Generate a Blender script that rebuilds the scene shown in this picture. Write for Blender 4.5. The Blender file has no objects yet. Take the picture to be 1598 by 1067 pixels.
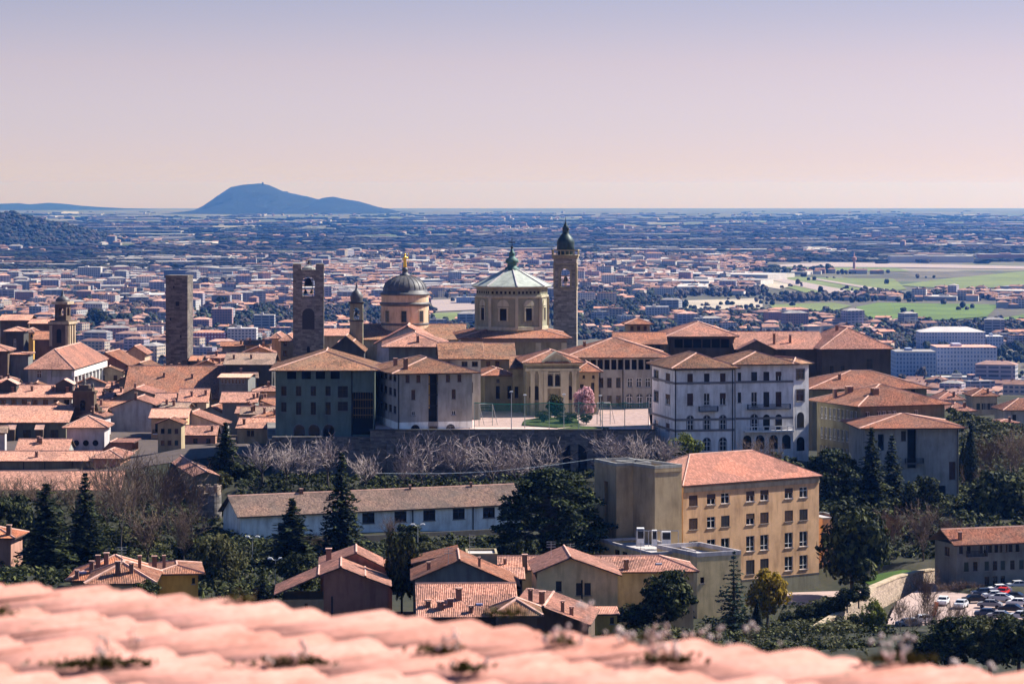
import bpy, math, random
from mathutils import Vector, Matrix
SC = bpy.context.scene
COL = SC.collection
R = math.radians
# ------------------------------------------------------------------ camera, sky, sun, exposure
F, CX, HY = 4800.0, 799.0, 290.0        # focal length and level line in photograph pixels
cam = bpy.data.cameras.new("camera")
cam.lens = 36 * F / 1598; cam.sensor_width = 36
cam.shift_y = -(533.5 - HY) / 1598
cam.clip_start = 0.1; cam.clip_end = 200000
cam.dof.use_dof = True; cam.dof.focus_distance = 640; cam.dof.aperture_fstop = 7.0
camo = bpy.data.objects.new("camera", cam); COL.objects.link(camo)
camo.location = (0, 0, 0); camo.rotation_euler = (R(90), 0, 0)
SC.camera = camo
SUN_AZ, SUN_EL = 66.0, 43.0             # azimuth measured from the view direction towards the right
w = bpy.data.worlds.new("World"); SC.world = w; w.use_nodes = True
nt = w.node_tree; nt.nodes.clear()
sky = nt.nodes.new('ShaderNodeTexSky'); sky.sky_type = 'NISHITA'; sky.sun_disc = False
sky.sun_elevation = R(SUN_EL); sky.sun_rotation = R(SUN_AZ); sky.altitude = 500; sky.air_density = 1.0; sky.dust_density = 1.0
tc = nt.nodes.new('ShaderNodeTexCoord'); sp = nt.nodes.new('ShaderNodeSeparateXYZ')
lift = nt.nodes.new('ShaderNodeVectorMath'); lift.operation = 'ADD'; lift.inputs[1].default_value = (0, 0, 0.011)   # the horizon of a round earth lies below eye level
nt.links.new(tc.outputs['Generated'], lift.inputs[0]); nt.links.new(lift.outputs[0], sky.inputs[0])
rp = nt.nodes.new('ShaderNodeValToRGB')
e = rp.color_ramp.elements
RAMP = [(0.0, (.75, .6, .6)), (0.006, (.70, .60, .64)), (0.013, (.66, .565, .70)), (0.021, (.605, .51, .685)), (0.030, (.565, .475, .645)), (0.051, (.545, .42, .535)), (0.069, (.45, .37, .485)), (0.2, (0.25, 0.36, 0.58)), (1.0, (0.15, 0.33, 0.60))]
e[0].position = RAMP[0][0]; e[0].color = (*RAMP[0][1], 1); e[1].position = 1.0; e[1].color = (*RAMP[-1][1], 1)
for p, c in RAMP[1:-1]:
    q = e.new(p); q.color = (*c, 1)
mx = nt.nodes.new('ShaderNodeMix'); mx.data_type = 'RGBA'; mx.blend_type = 'MULTIPLY'; mx.inputs[0].default_value = 1
bg = nt.nodes.new('ShaderNodeBackground'); bg.inputs[1].default_value = 0.10
wo = nt.nodes.new('ShaderNodeOutputWorld')
L = nt.links.new
L(lift.outputs[0], sp.inputs[0]); L(sp.outputs['Z'], rp.inputs[0])
L(sky.outputs[0], mx.inputs[6]); L(rp.outputs[0], mx.inputs[7]); L(mx.outputs[2], bg.inputs[0]); L(bg.outputs[0], wo.inputs[0])
sl = bpy.data.lights.new("sun", 'SUN'); sl.energy = 5.0; sl.angle = R(0.5); sl.color = (1.0, 0.95, 0.88)
so = bpy.data.objects.new("sun", sl); COL.objects.link(so)
sd = Vector((math.sin(R(SUN_AZ)) * math.cos(R(SUN_EL)), math.cos(R(SUN_AZ)) * math.cos(R(SUN_EL)), math.sin(R(SUN_EL))))
so.rotation_euler = sd.to_track_quat('Z', 'Y').to_euler(); so.location = sd * 300
SC.view_settings.view_transform = 'Standard'; SC.view_settings.look = 'None'
SC.view_settings.exposure = 1.15; SC.view_settings.gamma = 1.0
SC.cycles.use_denoising = True
SC.cycles.max_bounces = 6; SC.cycles.diffuse_bounces = 3; SC.cycles.glossy_bounces = 2
SC.cycles.transparent_max_bounces = 12; SC.cycles.volume_bounces = 0

# ------------------------------------------------------------------ pixel / plain helpers
EARTH, PLAIN = 6.37e6, -170.0
def P(x, y, Y): return Vector(((x - CX) / F * Y, Y, (HY - y) / F * Y))
def plain_z(Y): return PLAIN - Y * Y / (2 * EARTH)
def G(x, y):
    """the point of the plain that is seen at pixel x, y"""
    k = (y - HY) / F
    d = k * k - 2 * -PLAIN / EARTH
    Y = (k - math.sqrt(max(d, 0))) * EARTH
    return Vector(((x - CX) / F * Y, Y, plain_z(Y)))

# ------------------------------------------------------------------ mesh helper
class MB:
    def __init__(s): s.v = []; s.f = []; s.m = []; s.uv = []; s.any_uv = False
    def face(s, pts, mi=0, uv=None):
        n = len(s.v); s.v.extend([tuple(p) for p in pts]); s.f.append(tuple(range(n, n + len(pts)))); s.m.append(mi)
        if uv: s.uv.extend(uv); s.any_uv = True
        else: s.uv.extend([(0, 0)] * len(pts))
    def idx(s, verts, faces, mi=0):
        n = len(s.v); s.v.extend([tuple(p) for p in verts])
        for f in faces:
            s.f.append(tuple(i + n for i in f)); s.m.append(mi); s.uv.extend([(0, 0)] * len(f))
    def box(s, x0, x1, y0, y1, z0, z1, mi=0, M=None):
        v = [Vector(p) for p in ((x0,y0,z0),(x1,y0,z0),(x1,y1,z0),(x0,y1,z0),(x0,y0,z1),(x1,y0,z1),(x1,y1,z1),(x0,y1,z1))]
        if M: v = [M @ p for p in v]
        s.idx(v, ((0,3,2,1),(4,5,6,7),(0,1,5,4),(1,2,6,5),(2,3,7,6),(3,0,4,7)), mi)
    def prism(s, poly, z0, z1, mi=0, mtop=None):
        n = len(poly)
        s.idx([(p[0], p[1], z0) for p in poly] + [(p[0], p[1], z1) for p in poly], [(i, (i+1) % n, n+(i+1) % n, n+i) for i in range(n)], mi)
        s.idx([(p[0], p[1], z1) for p in poly], [tuple(range(n))], mi if mtop is None else mtop)
        s.idx([(p[0], p[1], z0) for p in poly], [tuple(reversed(range(n)))], mi)
    def lathe(s, prof, n=24, cx=0, cy=0, mi=0, a0=0.0):
        vs = []; fs = []
        for (r, z) in prof:
            for k in range(n):
                a = a0 + 2 * math.pi * k / n
                vs.append((cx + r * math.cos(a), cy + r * math.sin(a), z))
        for j in range(len(prof) - 1):
            for k in range(n):
                k2 = (k + 1) % n
                fs.append((j*n+k, j*n+k2, (j+1)*n+k2, (j+1)*n+k))
        s.idx(vs, fs, mi)
    def tube(s, p0, p1, r0, r1, n=5, mi=0):
        p0 = Vector(p0); p1 = Vector(p1); d = (p1 - p0)
        if d.length < 1e-6: return
        d.normalize(); a = d.orthogonal().normalized(); b = d.cross(a)
        vs = []
        for (p, r) in ((p0, r0), (p1, r1)):
            for k in range(n):
                t = 2 * math.pi * k / n
                vs.append(p + a * (r * math.cos(t)) + b * (r * math.sin(t)))
        fs = [(k, (k+1) % n, n+(k+1) % n, n+k) for k in range(n)]
        s.idx(vs, fs, mi)
        if n > 3 and r1 > 0.02: s.idx(vs[n:], [tuple(range(n))], mi)
    def sphere(s, c, r, n=10, mi=0, sz=1.0):
        m = max(4, n // 2)
        s.lathe([(max(1e-3, r * math.sin(math.pi * j / m)), c[2] - r * sz * math.cos(math.pi * j / m)) for j in range(m + 1)], n, c[0], c[1], mi)
    def mesh(s, name, mats, smooth=False):
        me = bpy.data.meshes.new(name); me.from_pydata(s.v, [], s.f)
        for m in mats: me.materials.append(m)
        if len(mats) > 1: me.polygons.foreach_set('material_index', s.m)
        if s.any_uv:
            l = me.uv_layers.new(name='UVMap'); l.data.foreach_set('uv', [c for q in s.uv for c in q])
        if smooth: me.polygons.foreach_set('use_smooth', [True] * len(me.polygons))
        me.update(); return me
    def build(s, name, mats, parent=None, smooth=False):
        if not isinstance(mats, (list, tuple)): mats = [mats]
        return link(name, s.mesh(name, mats, smooth), parent)
def link(name, data, parent=None, loc=None, rz=0, sc=None):
    o = bpy.data.objects.new(name, data); COL.objects.link(o)
    if parent: o.parent = parent
    if loc is not None: o.location = loc
    if rz: o.rotation_euler = (0, 0, rz)
    if sc is not None: o.scale = sc if hasattr(sc, '__len__') else (sc, sc, sc)
    return o
def tag(o, label=None, cat=None, group=None, kind=None):
    if label: o['label'] = label
    if cat: o['category'] = cat
    if group: o['group'] = group
    if kind: o['kind'] = kind
    return o
def thing(name, label, cat, loc=(0, 0, 0), rz=0, group=None):
    o = link(name, None, None, loc, rz); o.empty_display_size = 0.5
    return tag(o, label, cat, group)
def copy_tree(o, loc=None, rz=None, sc=None, label=None, parent=None):
    c = o.copy(); COL.objects.link(c); c.parent = parent
    if loc is not None: c.location = loc
    if rz is not None: c.rotation_euler = (0, 0, rz)
    if sc is not None: c.scale = sc if hasattr(sc, '__len__') else (sc, sc, sc)
    if label: c['label'] = label
    for ch in [x for x in ALLCH.get(o.name, [])]: copy_tree(ch, parent=c)
    return c
ALLCH = {}
def reg(root, *kids): ALLCH.setdefault(root.name, []).extend(kids); return root

# ------------------------------------------------------------------ materials
def M(name, rough=0.85):
    m = bpy.data.materials.new(name); m.use_nodes = True
    b = m.node_tree.nodes['Principled BSDF']; b.inputs['Roughness'].default_value = rough
    b.inputs['Specular IOR Level'].default_value = 0.25
    return m, m.node_tree, b
def node(nt, t, **k):
    n = nt.nodes.new(t)
    for a, v in k.items(): setattr(n, a, v)
    return n
def ramp(nt, fac, stops):
    r = node(nt, 'ShaderNodeValToRGB'); e = r.color_ramp.elements
    e[0].position = stops[0][0]; e[0].color = (*stops[0][1], 1); e[1].position = stops[-1][0]; e[1].color = (*stops[-1][1], 1)
    for p, c in stops[1:-1]: q = e.new(p); q.color = (*c, 1)
    nt.links.new(fac, r.inputs[0]); return r.outputs[0]
def noise(nt, scale, detail=4, coord=None, rough=0.6):
    n = node(nt, 'ShaderNodeTexNoise'); n.inputs['Scale'].default_value = scale; n.inputs['Detail'].default_value = detail; n.inputs['Roughness'].default_value = rough
    if coord is not None: nt.links.new(coord, n.inputs['Vector'])
    return n.outputs[0]
def pos(nt): return node(nt, 'ShaderNodeNewGeometry').outputs['Position']
def vmul(nt, vec, k):
    n = node(nt, 'ShaderNodeVectorMath', operation='MULTIPLY'); nt.links.new(vec, n.inputs[0]); n.inputs[1].default_value = k; return n.outputs[0]
def mixc(nt, fac, a, b, mode='MIX'):
    n = node(nt, 'ShaderNodeMix', data_type='RGBA', blend_type=mode)
    for i, v in ((0, fac), (6, a), (7, b)):
        if hasattr(v, 'links'): nt.links.new(v, n.inputs[i])
        else: n.inputs[i].default_value = v if i == 0 else (*v, 1)
    return n.outputs[2]
def bump(nt, b, h, s=0.4, d=0.05):
    n = node(nt, 'ShaderNodeBump'); n.inputs['Strength'].default_value = s; n.inputs['Distance'].default_value = d
    nt.links.new(h, n.inputs['Height']); nt.links.new(n.outputs[0], b.inputs['Normal'])
def sc3(c, k): return tuple(min(1, x * k) for x in c)
def plaster(name, c, var=0.22, rough=0.9):
    m, nt, b = M(name, rough); p = pos(nt)
    n1 = noise(nt, 0.35, 5, p); n2 = noise(nt, 1.0, 4, vmul(nt, p, (0.9, 0.9, 0.16)))
    c1 = ramp(nt, n1, [(0.3, sc3(c, 1 - var)), (0.55, c), (0.75, sc3(c, 1 + var * 0.5))])
    c2 = ramp(nt, n2, [(0.32, (0.64, 0.61, 0.58)), (0.55, (1, 1, 1))])
    nt.links.new(mixc(nt, 0.8, c1, c2, 'MULTIPLY'), b.inputs['Base Color'])
    bump(nt, b, noise(nt, 3.0, 3, p), 0.3, 0.02); return m
def flat(name, c, rough=0.6, metal=0.0, var=0.15, scale=1.5):
    m, nt, b = M(name, rough); b.inputs['Metallic'].default_value = metal
    nt.links.new(ramp(nt, noise(nt, scale, 3, pos(nt)), [(0.3, sc3(c, 1 - var)), (0.7, sc3(c, 1 + var))]), b.inputs['Base Color']); return m
def stone(name, c, size=0.9, var=0.4, dark=(0.05, 0.045, 0.04)):
    """coursed rubble: random blocks with mortar and stains, by world position"""
    m, nt, b = M(name, 0.95); p = pos(nt)
    sx = node(nt, 'ShaderNodeSeparateXYZ'); nt.links.new(p, sx.inputs[0])
    ad = node(nt, 'ShaderNodeMath', operation='ADD'); nt.links.new(sx.outputs[0], ad.inputs[0]); nt.links.new(sx.outputs[1], ad.inputs[1])
    cb = node(nt, 'ShaderNodeCombineXYZ'); nt.links.new(ad.outputs[0], cb.inputs[0]); nt.links.new(sx.outputs[2], cb.inputs[1])
    br = node(nt, 'ShaderNodeTexBrick'); nt.links.new(cb.outputs[0], br.inputs['Vector'])
    br.inputs['Scale'].default_value = 1.0; br.inputs['Brick Width'].default_value = size * 1.7; br.inputs['Row Height'].default_value = size * 0.6
    br.inputs['Mortar Size'].default_value = 0.03; br.offset = 0.37
    br.inputs['Color1'].default_value = (*sc3(c, 1 - var), 1); br.inputs['Color2'].default_value = (*sc3(c, 1 + var), 1); br.inputs['Mortar'].default_value = (*sc3(c, 0.75), 1)
    n1 = noise(nt, 0.5, 6, p, 0.7)
    c2 = ramp(nt, n1, [(0.3, (0.55, 0.52, 0.5)), (0.5, (0.95, 0.93, 0.9)), (0.7, (1.25, 1.2, 1.15))])
    nt.links.new(mixc(nt, 0.8, br.outputs['Color'], c2, 'MULTIPLY'), b.inputs['Base Color'])
    bump(nt, b, noise(nt, 2.0, 5, p), 0.5, 0.08); return m
def tiles(name, ca, cb, cc, pitch=0.26, length=0.45, lichen=(0.30, 0.24, 0.19), lich=0.35):
    """old barrel tiles: one colour for each tile, large weathered patches, from the UV in metres"""
    m, nt, b = M(name, 0.9)
    uv = node(nt, 'ShaderNodeUVMap').outputs[0]
    fl = node(nt, 'ShaderNodeVectorMath', operation='FLOOR'); nt.links.new(vmul(nt, uv, (1 / pitch, 1 / length, 0)), fl.inputs[0])
    p = pos(nt)
    wn = node(nt, 'ShaderNodeTexWhiteNoise', noise_dimensions='2D'); nt.links.new(fl.outputs[0], wn.inputs[0])
    c1 = ramp(nt, wn.outputs[0], [(0.0, cc), (0.22, ca), (0.65, cb), (1.0, sc3(cb, 1.3))])
    n1 = noise(nt, 0.22, 6, p, 0.65); n2 = noise(nt, 1.1, 4, p)
    f = ramp(nt, n1, [(0.42, (0, 0, 0)), (0.66, (1, 1, 1))])
    mm = node(nt, 'ShaderNodeMath', operation='MULTIPLY'); nt.links.new(f, mm.inputs[0]); mm.inputs[1].default_value = lich
    c2 = mixc(nt, mm.outputs[0], c1, lichen)
    vo = node(nt, 'ShaderNodeTexVoronoi'); vo.inputs['Scale'].default_value = 1; nt.links.new(vmul(nt, uv, (0.16, 0.22, 0)), vo.inputs['Vector'])
    sv = node(nt, 'ShaderNodeSeparateColor'); nt.links.new(vo.outputs['Color'], sv.inputs[0])
    c2 = mixc(nt, 0.85, c2, ramp(nt, sv.outputs[0], [(0.0, (0.68, 0.68, 0.70)), (0.3, (0.95, 0.97, 1.0)), (0.7, (1.0, 1.0, 1.0)), (1.0, (1.2, 1.13, 1.08))]), 'MULTIPLY')
    c3 = mixc(nt, 0.6, c2, ramp(nt, n2, [(0.35, (0.75, 0.72, 0.7)), (0.62, (1.1, 1.08, 1.06))]), 'MULTIPLY')
    nt.links.new(c3, b.inputs['Base Color'])
    bump(nt, b, wn.outputs[0], 0.5, 0.06); return m
def leaf(name, ca, cb, trans=0.15):
    m, nt, b = M(name, 0.7)
    g = node(nt, 'ShaderNodeNewGeometry')
    c1 = ramp(nt, g.outputs['Random Per Island'], [(0.0, sc3(ca, 0.7)), (0.5, ca), (1.0, cb)])
    c2 = ramp(nt, noise(nt, 0.5, 3, g.outputs['Position']), [(0.35, (0.65, 0.68, 0.65)), (0.65, (1.25, 1.2, 1.1))])
    nt.links.new(mixc(nt, 1.0, c1, c2, 'MULTIPLY'), b.inputs['Base Color'])
    b.inputs['Specular IOR Level'].default_value = 0.12
    tr = node(nt, 'ShaderNodeBsdfTranslucent'); nt.links.new(c1, tr.inputs[0])
    ms = node(nt, 'ShaderNodeMixShader'); ms.inputs[0].default_value = trans
    nt.links.new(b.outputs[0], ms.inputs[1]); nt.links.new(tr.outputs[0], ms.inputs[2])
    nt.links.new(ms.outputs[0], nt.nodes['Material Output'].inputs[0]); return m

T_OLD = tiles('old_roof_tile', (0.32, 0.135, 0.08), (0.42, 0.185, 0.11), (0.17, 0.08, 0.052))
T_PALE = tiles('pale_roof_tile', (0.42, 0.205, 0.145), (0.52, 0.265, 0.19), (0.24, 0.12, 0.085), lich=0.2)
T_BROWN = tiles('brown_roof_tile', (0.25, 0.12, 0.07), (0.35, 0.175, 0.10), (0.11, 0.06, 0.042), lich=0.5, lichen=(0.24, 0.19, 0.13))
T_GREY = tiles('greyed_roof_tile', (0.27, 0.18, 0.135), (0.34, 0.225, 0.17), (0.19, 0.125, 0.10), lich=0.6, lichen=(0.24, 0.195, 0.155))
T_PINK = tiles('new_pink_tile', (0.58, 0.29, 0.205), (0.63, 0.33, 0.235), (0.50, 0.25, 0.18), lich=0.1)
T_ORANGE = tiles('new_orange_tile', (0.50, 0.19, 0.095), (0.56, 0.23, 0.12), (0.40, 0.14, 0.075), lich=0.1)
RIDGE = plaster('ridge_tile', (0.56, 0.33, 0.26), 0.3)
SOFFIT = flat('eave_wood', (0.09, 0.06, 0.045), 0.85)
GLASS, _nt, _b = M('dark_window_glass', 0.12); _b.inputs['Base Color'].default_value = (0.012, 0.015, 0.02, 1); _b.inputs['Specular IOR Level'].default_value = 0.5
DARK = flat('dark_interior', (0.012, 0.011, 0.011), 0.9)
WHITEF = flat('white_window_paint', (0.72, 0.70, 0.68), 0.5)
BROWNF = flat('brown_window_paint', (0.05, 0.028, 0.018), 0.6)
GREYF = flat('grey_window_trim', (0.17, 0.16, 0.16), 0.7)
SHUT_B = flat('brown_shutter', (0.075, 0.04, 0.026), 0.7)
SHUT_G = flat('green_shutter', (0.03, 0.045, 0.04), 0.7)
SHUT_D = flat('dark_shutter', (0.035, 0.030, 0.028), 0.7)
IRON = flat('dark_iron', (0.03, 0.03, 0.032), 0.5, 0.5)
STEEL = flat('galvanised_steel', (0.42, 0.42, 0.43), 0.45, 0.6)
PL = {k: plaster('plaster_' + n, c) for k, n, c in (
    ('teal', 'green_grey', (0.155, 0.195, 0.16)), ('grey', 'grey', (0.17, 0.175, 0.165)), ('mid', 'light_grey', (0.34, 0.33, 0.30)), ('white', 'white', (0.80, 0.77, 0.74)),
    ('cream', 'cream', (0.44, 0.34, 0.23)), ('yellow', 'yellow_ochre', (0.64, 0.385, 0.21)), ('ochre', 'strong_ochre', (0.52, 0.31, 0.07)),
    ('beige', 'beige', (0.38, 0.30, 0.185)), ('pink', 'pink', (0.40, 0.21, 0.15)), ('brown', 'brown', (0.125, 0.085, 0.058)),
    ('lilac', 'pale_lilac', (0.46, 0.42, 0.42)), ('rust', 'rust', (0.36, 0.18, 0.125)), ('olive', 'olive', (0.19, 0.175, 0.12)),
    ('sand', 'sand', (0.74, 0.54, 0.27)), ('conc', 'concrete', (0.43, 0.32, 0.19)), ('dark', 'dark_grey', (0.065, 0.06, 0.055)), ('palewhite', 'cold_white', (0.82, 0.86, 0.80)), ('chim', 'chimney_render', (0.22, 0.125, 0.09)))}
ST_TOWER = stone('tower_stone', (0.135, 0.115, 0.10), 1.0)
ST_BELL = stone('belfry_stone', (0.21, 0.18, 0.155), 0.9)
ST_CAMP = stone('campanile_stone', (0.30, 0.25, 0.20), 0.9)
ST_WALL = stone('rampart_stone', (0.15, 0.135, 0.125), 0.7)
ST_PALE = stone('pale_rubble', (0.38, 0.29, 0.22), 0.5, 0.3)
ST_CHURCH = plaster('church_stone', (0.25, 0.225, 0.15), 0.28)
ST_DRUM = plaster('drum_stone', (0.27, 0.26, 0.175), 0.2)
ST_TRIM = plaster('pale_stone_trim', (0.44, 0.40, 0.28), 0.15)
ST_DUOMO = plaster('cathedral_plaster', (0.60, 0.42, 0.28), 0.15)
LEAD = flat('weathered_lead', (0.10, 0.095, 0.095), 0.55, 0.2, 0.3, 0.8)
CAPD = flat('blackened_copper', (0.022, 0.04, 0.038), 0.5, 0.2, 0.35, 0.9)
COPPER = flat('green_copper', (0.055, 0.12, 0.105), 0.6, 0.1, 0.35, 0.9)
SLATE = flat('pale_green_lead', (0.34, 0.36, 0.31), 0.6, 0.1, 0.25, 0.7)
GOLD = flat('gilding', (0.75, 0.44, 0.06), 0.35, 0.8)
MARBLE = flat('white_marble', (0.72, 0.68, 0.64), 0.6)
# ------------------------------------------------------------------ roofs
def slope_frame(pts):
    a, b, c = Vector(pts[0]), Vector(pts[1]), Vector(pts[2])
    n = (b - a).cross(c - a).normalized()
    if n.z < 0: n = -n
    v = Vector((n.x, n.y, 0))
    if v.length < 1e-4: v = Vector((0, -1, 0))
    v = v.normalized(); u = Vector((-v.y, v.x, 0))
    dn = (v - n * v.dot(n)).normalized()
    return a, u, dn, n
class Roof:
    """top faces with tile ribs, eave thickness and ridge caps"""
    def __init__(s, faces, ridges=(), t=0.22, ribs=True, pitch=0.26, cap=0.2):
        s.faces = [[Vector(p) for p in f] for f in faces]; s.mb = MB(); mb = s.mb; s.off = random.random() * 50
        s.frames = []
        for f in s.faces:
            fr = slope_frame(f); s.frames.append(fr); o, u, dn, n = fr
            uv = [((p - o).dot(u) + s.off, (p - o).dot(dn) + s.off) for p in f]
            if (f[1] - f[0]).cross(f[2] - f[0]).z < 0: f.reverse(); uv.reverse()
            mb.face(f, 0, uv)
            mb.face([p - Vector((0, 0, t)) for p in reversed(f)], 1)
            if ribs: s.ribs(f, fr, pitch)
        cnt = {}
        K = lambda p: (round(p.x, 2), round(p.y, 2), round(p.z, 2))
        for f in s.faces:
            for i in range(len(f)):
                a, b = f[i], f[(i + 1) % len(f)]; cnt.setdefault(frozenset((K(a), K(b))), []).append((a, b))
        d = Vector((0, 0, t))
        for k, l in cnt.items():
            if len(l) == 1: a, b = l[0]; mb.face([a - d, b - d, b, a], 1)
        for a, b in ridges: mb.tube(Vector(a) + Vector((0, 0, .04)), Vector(b) + Vector((0, 0, .04)), cap, cap, 5, 2)
    def ribs(s, f, fr, pitch):
        o, u, dn, n = fr
        q = [((p - o).dot(u), (p - o).dot(dn)) for p in f]
        u0 = min(a for a, _ in q); u1 = max(a for a, _ in q)
        k = math.ceil((u0 + s.off) / pitch); x = k * pitch - s.off + pitch * 0.5
        hw, h = pitch * 0.33, pitch * 0.30
        while x < u1 - hw * 0.5:
            c = []
            for i in range(len(q)):
                (a, b), (a2, b2) = q[i], q[(i + 1) % len(q)]
                if (a <= x < a2) or (a2 <= x < a): c.append(b + (b2 - b) * (x - a) / (a2 - a))
            if len(c) >= 2 and max(c) - min(c) > 0.3:
                v0, v1 = min(c), max(c) + 0.04
                pr = ((-hw, 0.0), (-hw * 0.55, h), (hw * 0.55, h), (hw, 0.0))
                A = [o + u * (x + dx) + dn * v0 + n * dz for dx, dz in pr]; B = [o + u * (x + dx) + dn * v1 + n * dz for dx, dz in pr]
                for i in range(3):
                    s.mb.face([A[i], B[i], B[i + 1], A[i + 1]], 0, [(x + s.off, v0 + s.off), (x + s.off, v1 + s.off), (x + s.off, v1 + s.off), (x + s.off, v0 + s.off)])
                s.mb.face([B[0], B[3], B[2], B[1]], 0, [(x + s.off, v1 + s.off)] * 4)
            x += pitch
    def hit(s, o, d):
        best = None
        for f, fr in zip(s.faces, s.frames):
            n = fr[3]; den = d.dot(n)
            if abs(den) < 1e-6: continue
            t = (f[0] - o).dot(n) / den; p = o + d * t
            ins = True
            for i in range(len(f)):
                a, b = f[i], f[(i + 1) % len(f)]
                if (b.x - a.x) * (p.y - a.y) - (b.y - a.y) * (p.x - a.x) < -0.02: ins = False; break
            if ins and (best is None or t < best[0]): best = (t, p)
        return best[1] if best else None
def hip_faces(x0, x1, y0, y1, z, h, gl=False, gr=False):
    w, d = x1 - x0, y1 - y0
    if w >= d:
        ym = (y0 + y1) / 2; i = min(d / 2, w / 2 - 0.01)
        a = (x0 + (0 if gl else i), ym, z + h); b = (x1 - (0 if gr else i), ym, z + h)
        A, B, C, D = (x0, y0, z), (x1, y0, z), (x1, y1, z), (x0, y1, z)
        fs = [[A, B, b, a], [C, D, a, b]]; rs = [(a, b)]
        if not gl: fs.append([D, A, a]); rs += [(A, a), (D, a)]
        if not gr: fs.append([B, C, b]); rs += [(B, b), (C, b)]
    else:
        xm = (x0 + x1) / 2; i = w / 2
        a = (xm, y0 + (0 if gl else i), z + h); b = (xm, y1 - (0 if gr else i), z + h)
        A, B, C, D = (x0, y0, z), (x1, y0, z), (x1, y1, z), (x0, y1, z)
        fs = [[B, C, b, a], [D, A, a, b]]; rs = [(a, b)]
        if not gl: fs.append([A, B, a]); rs += [(A, a), (B, a)]
        if not gr: fs.append([C, D, b]); rs += [(C, b), (D, b)]
    return fs, rs
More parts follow.
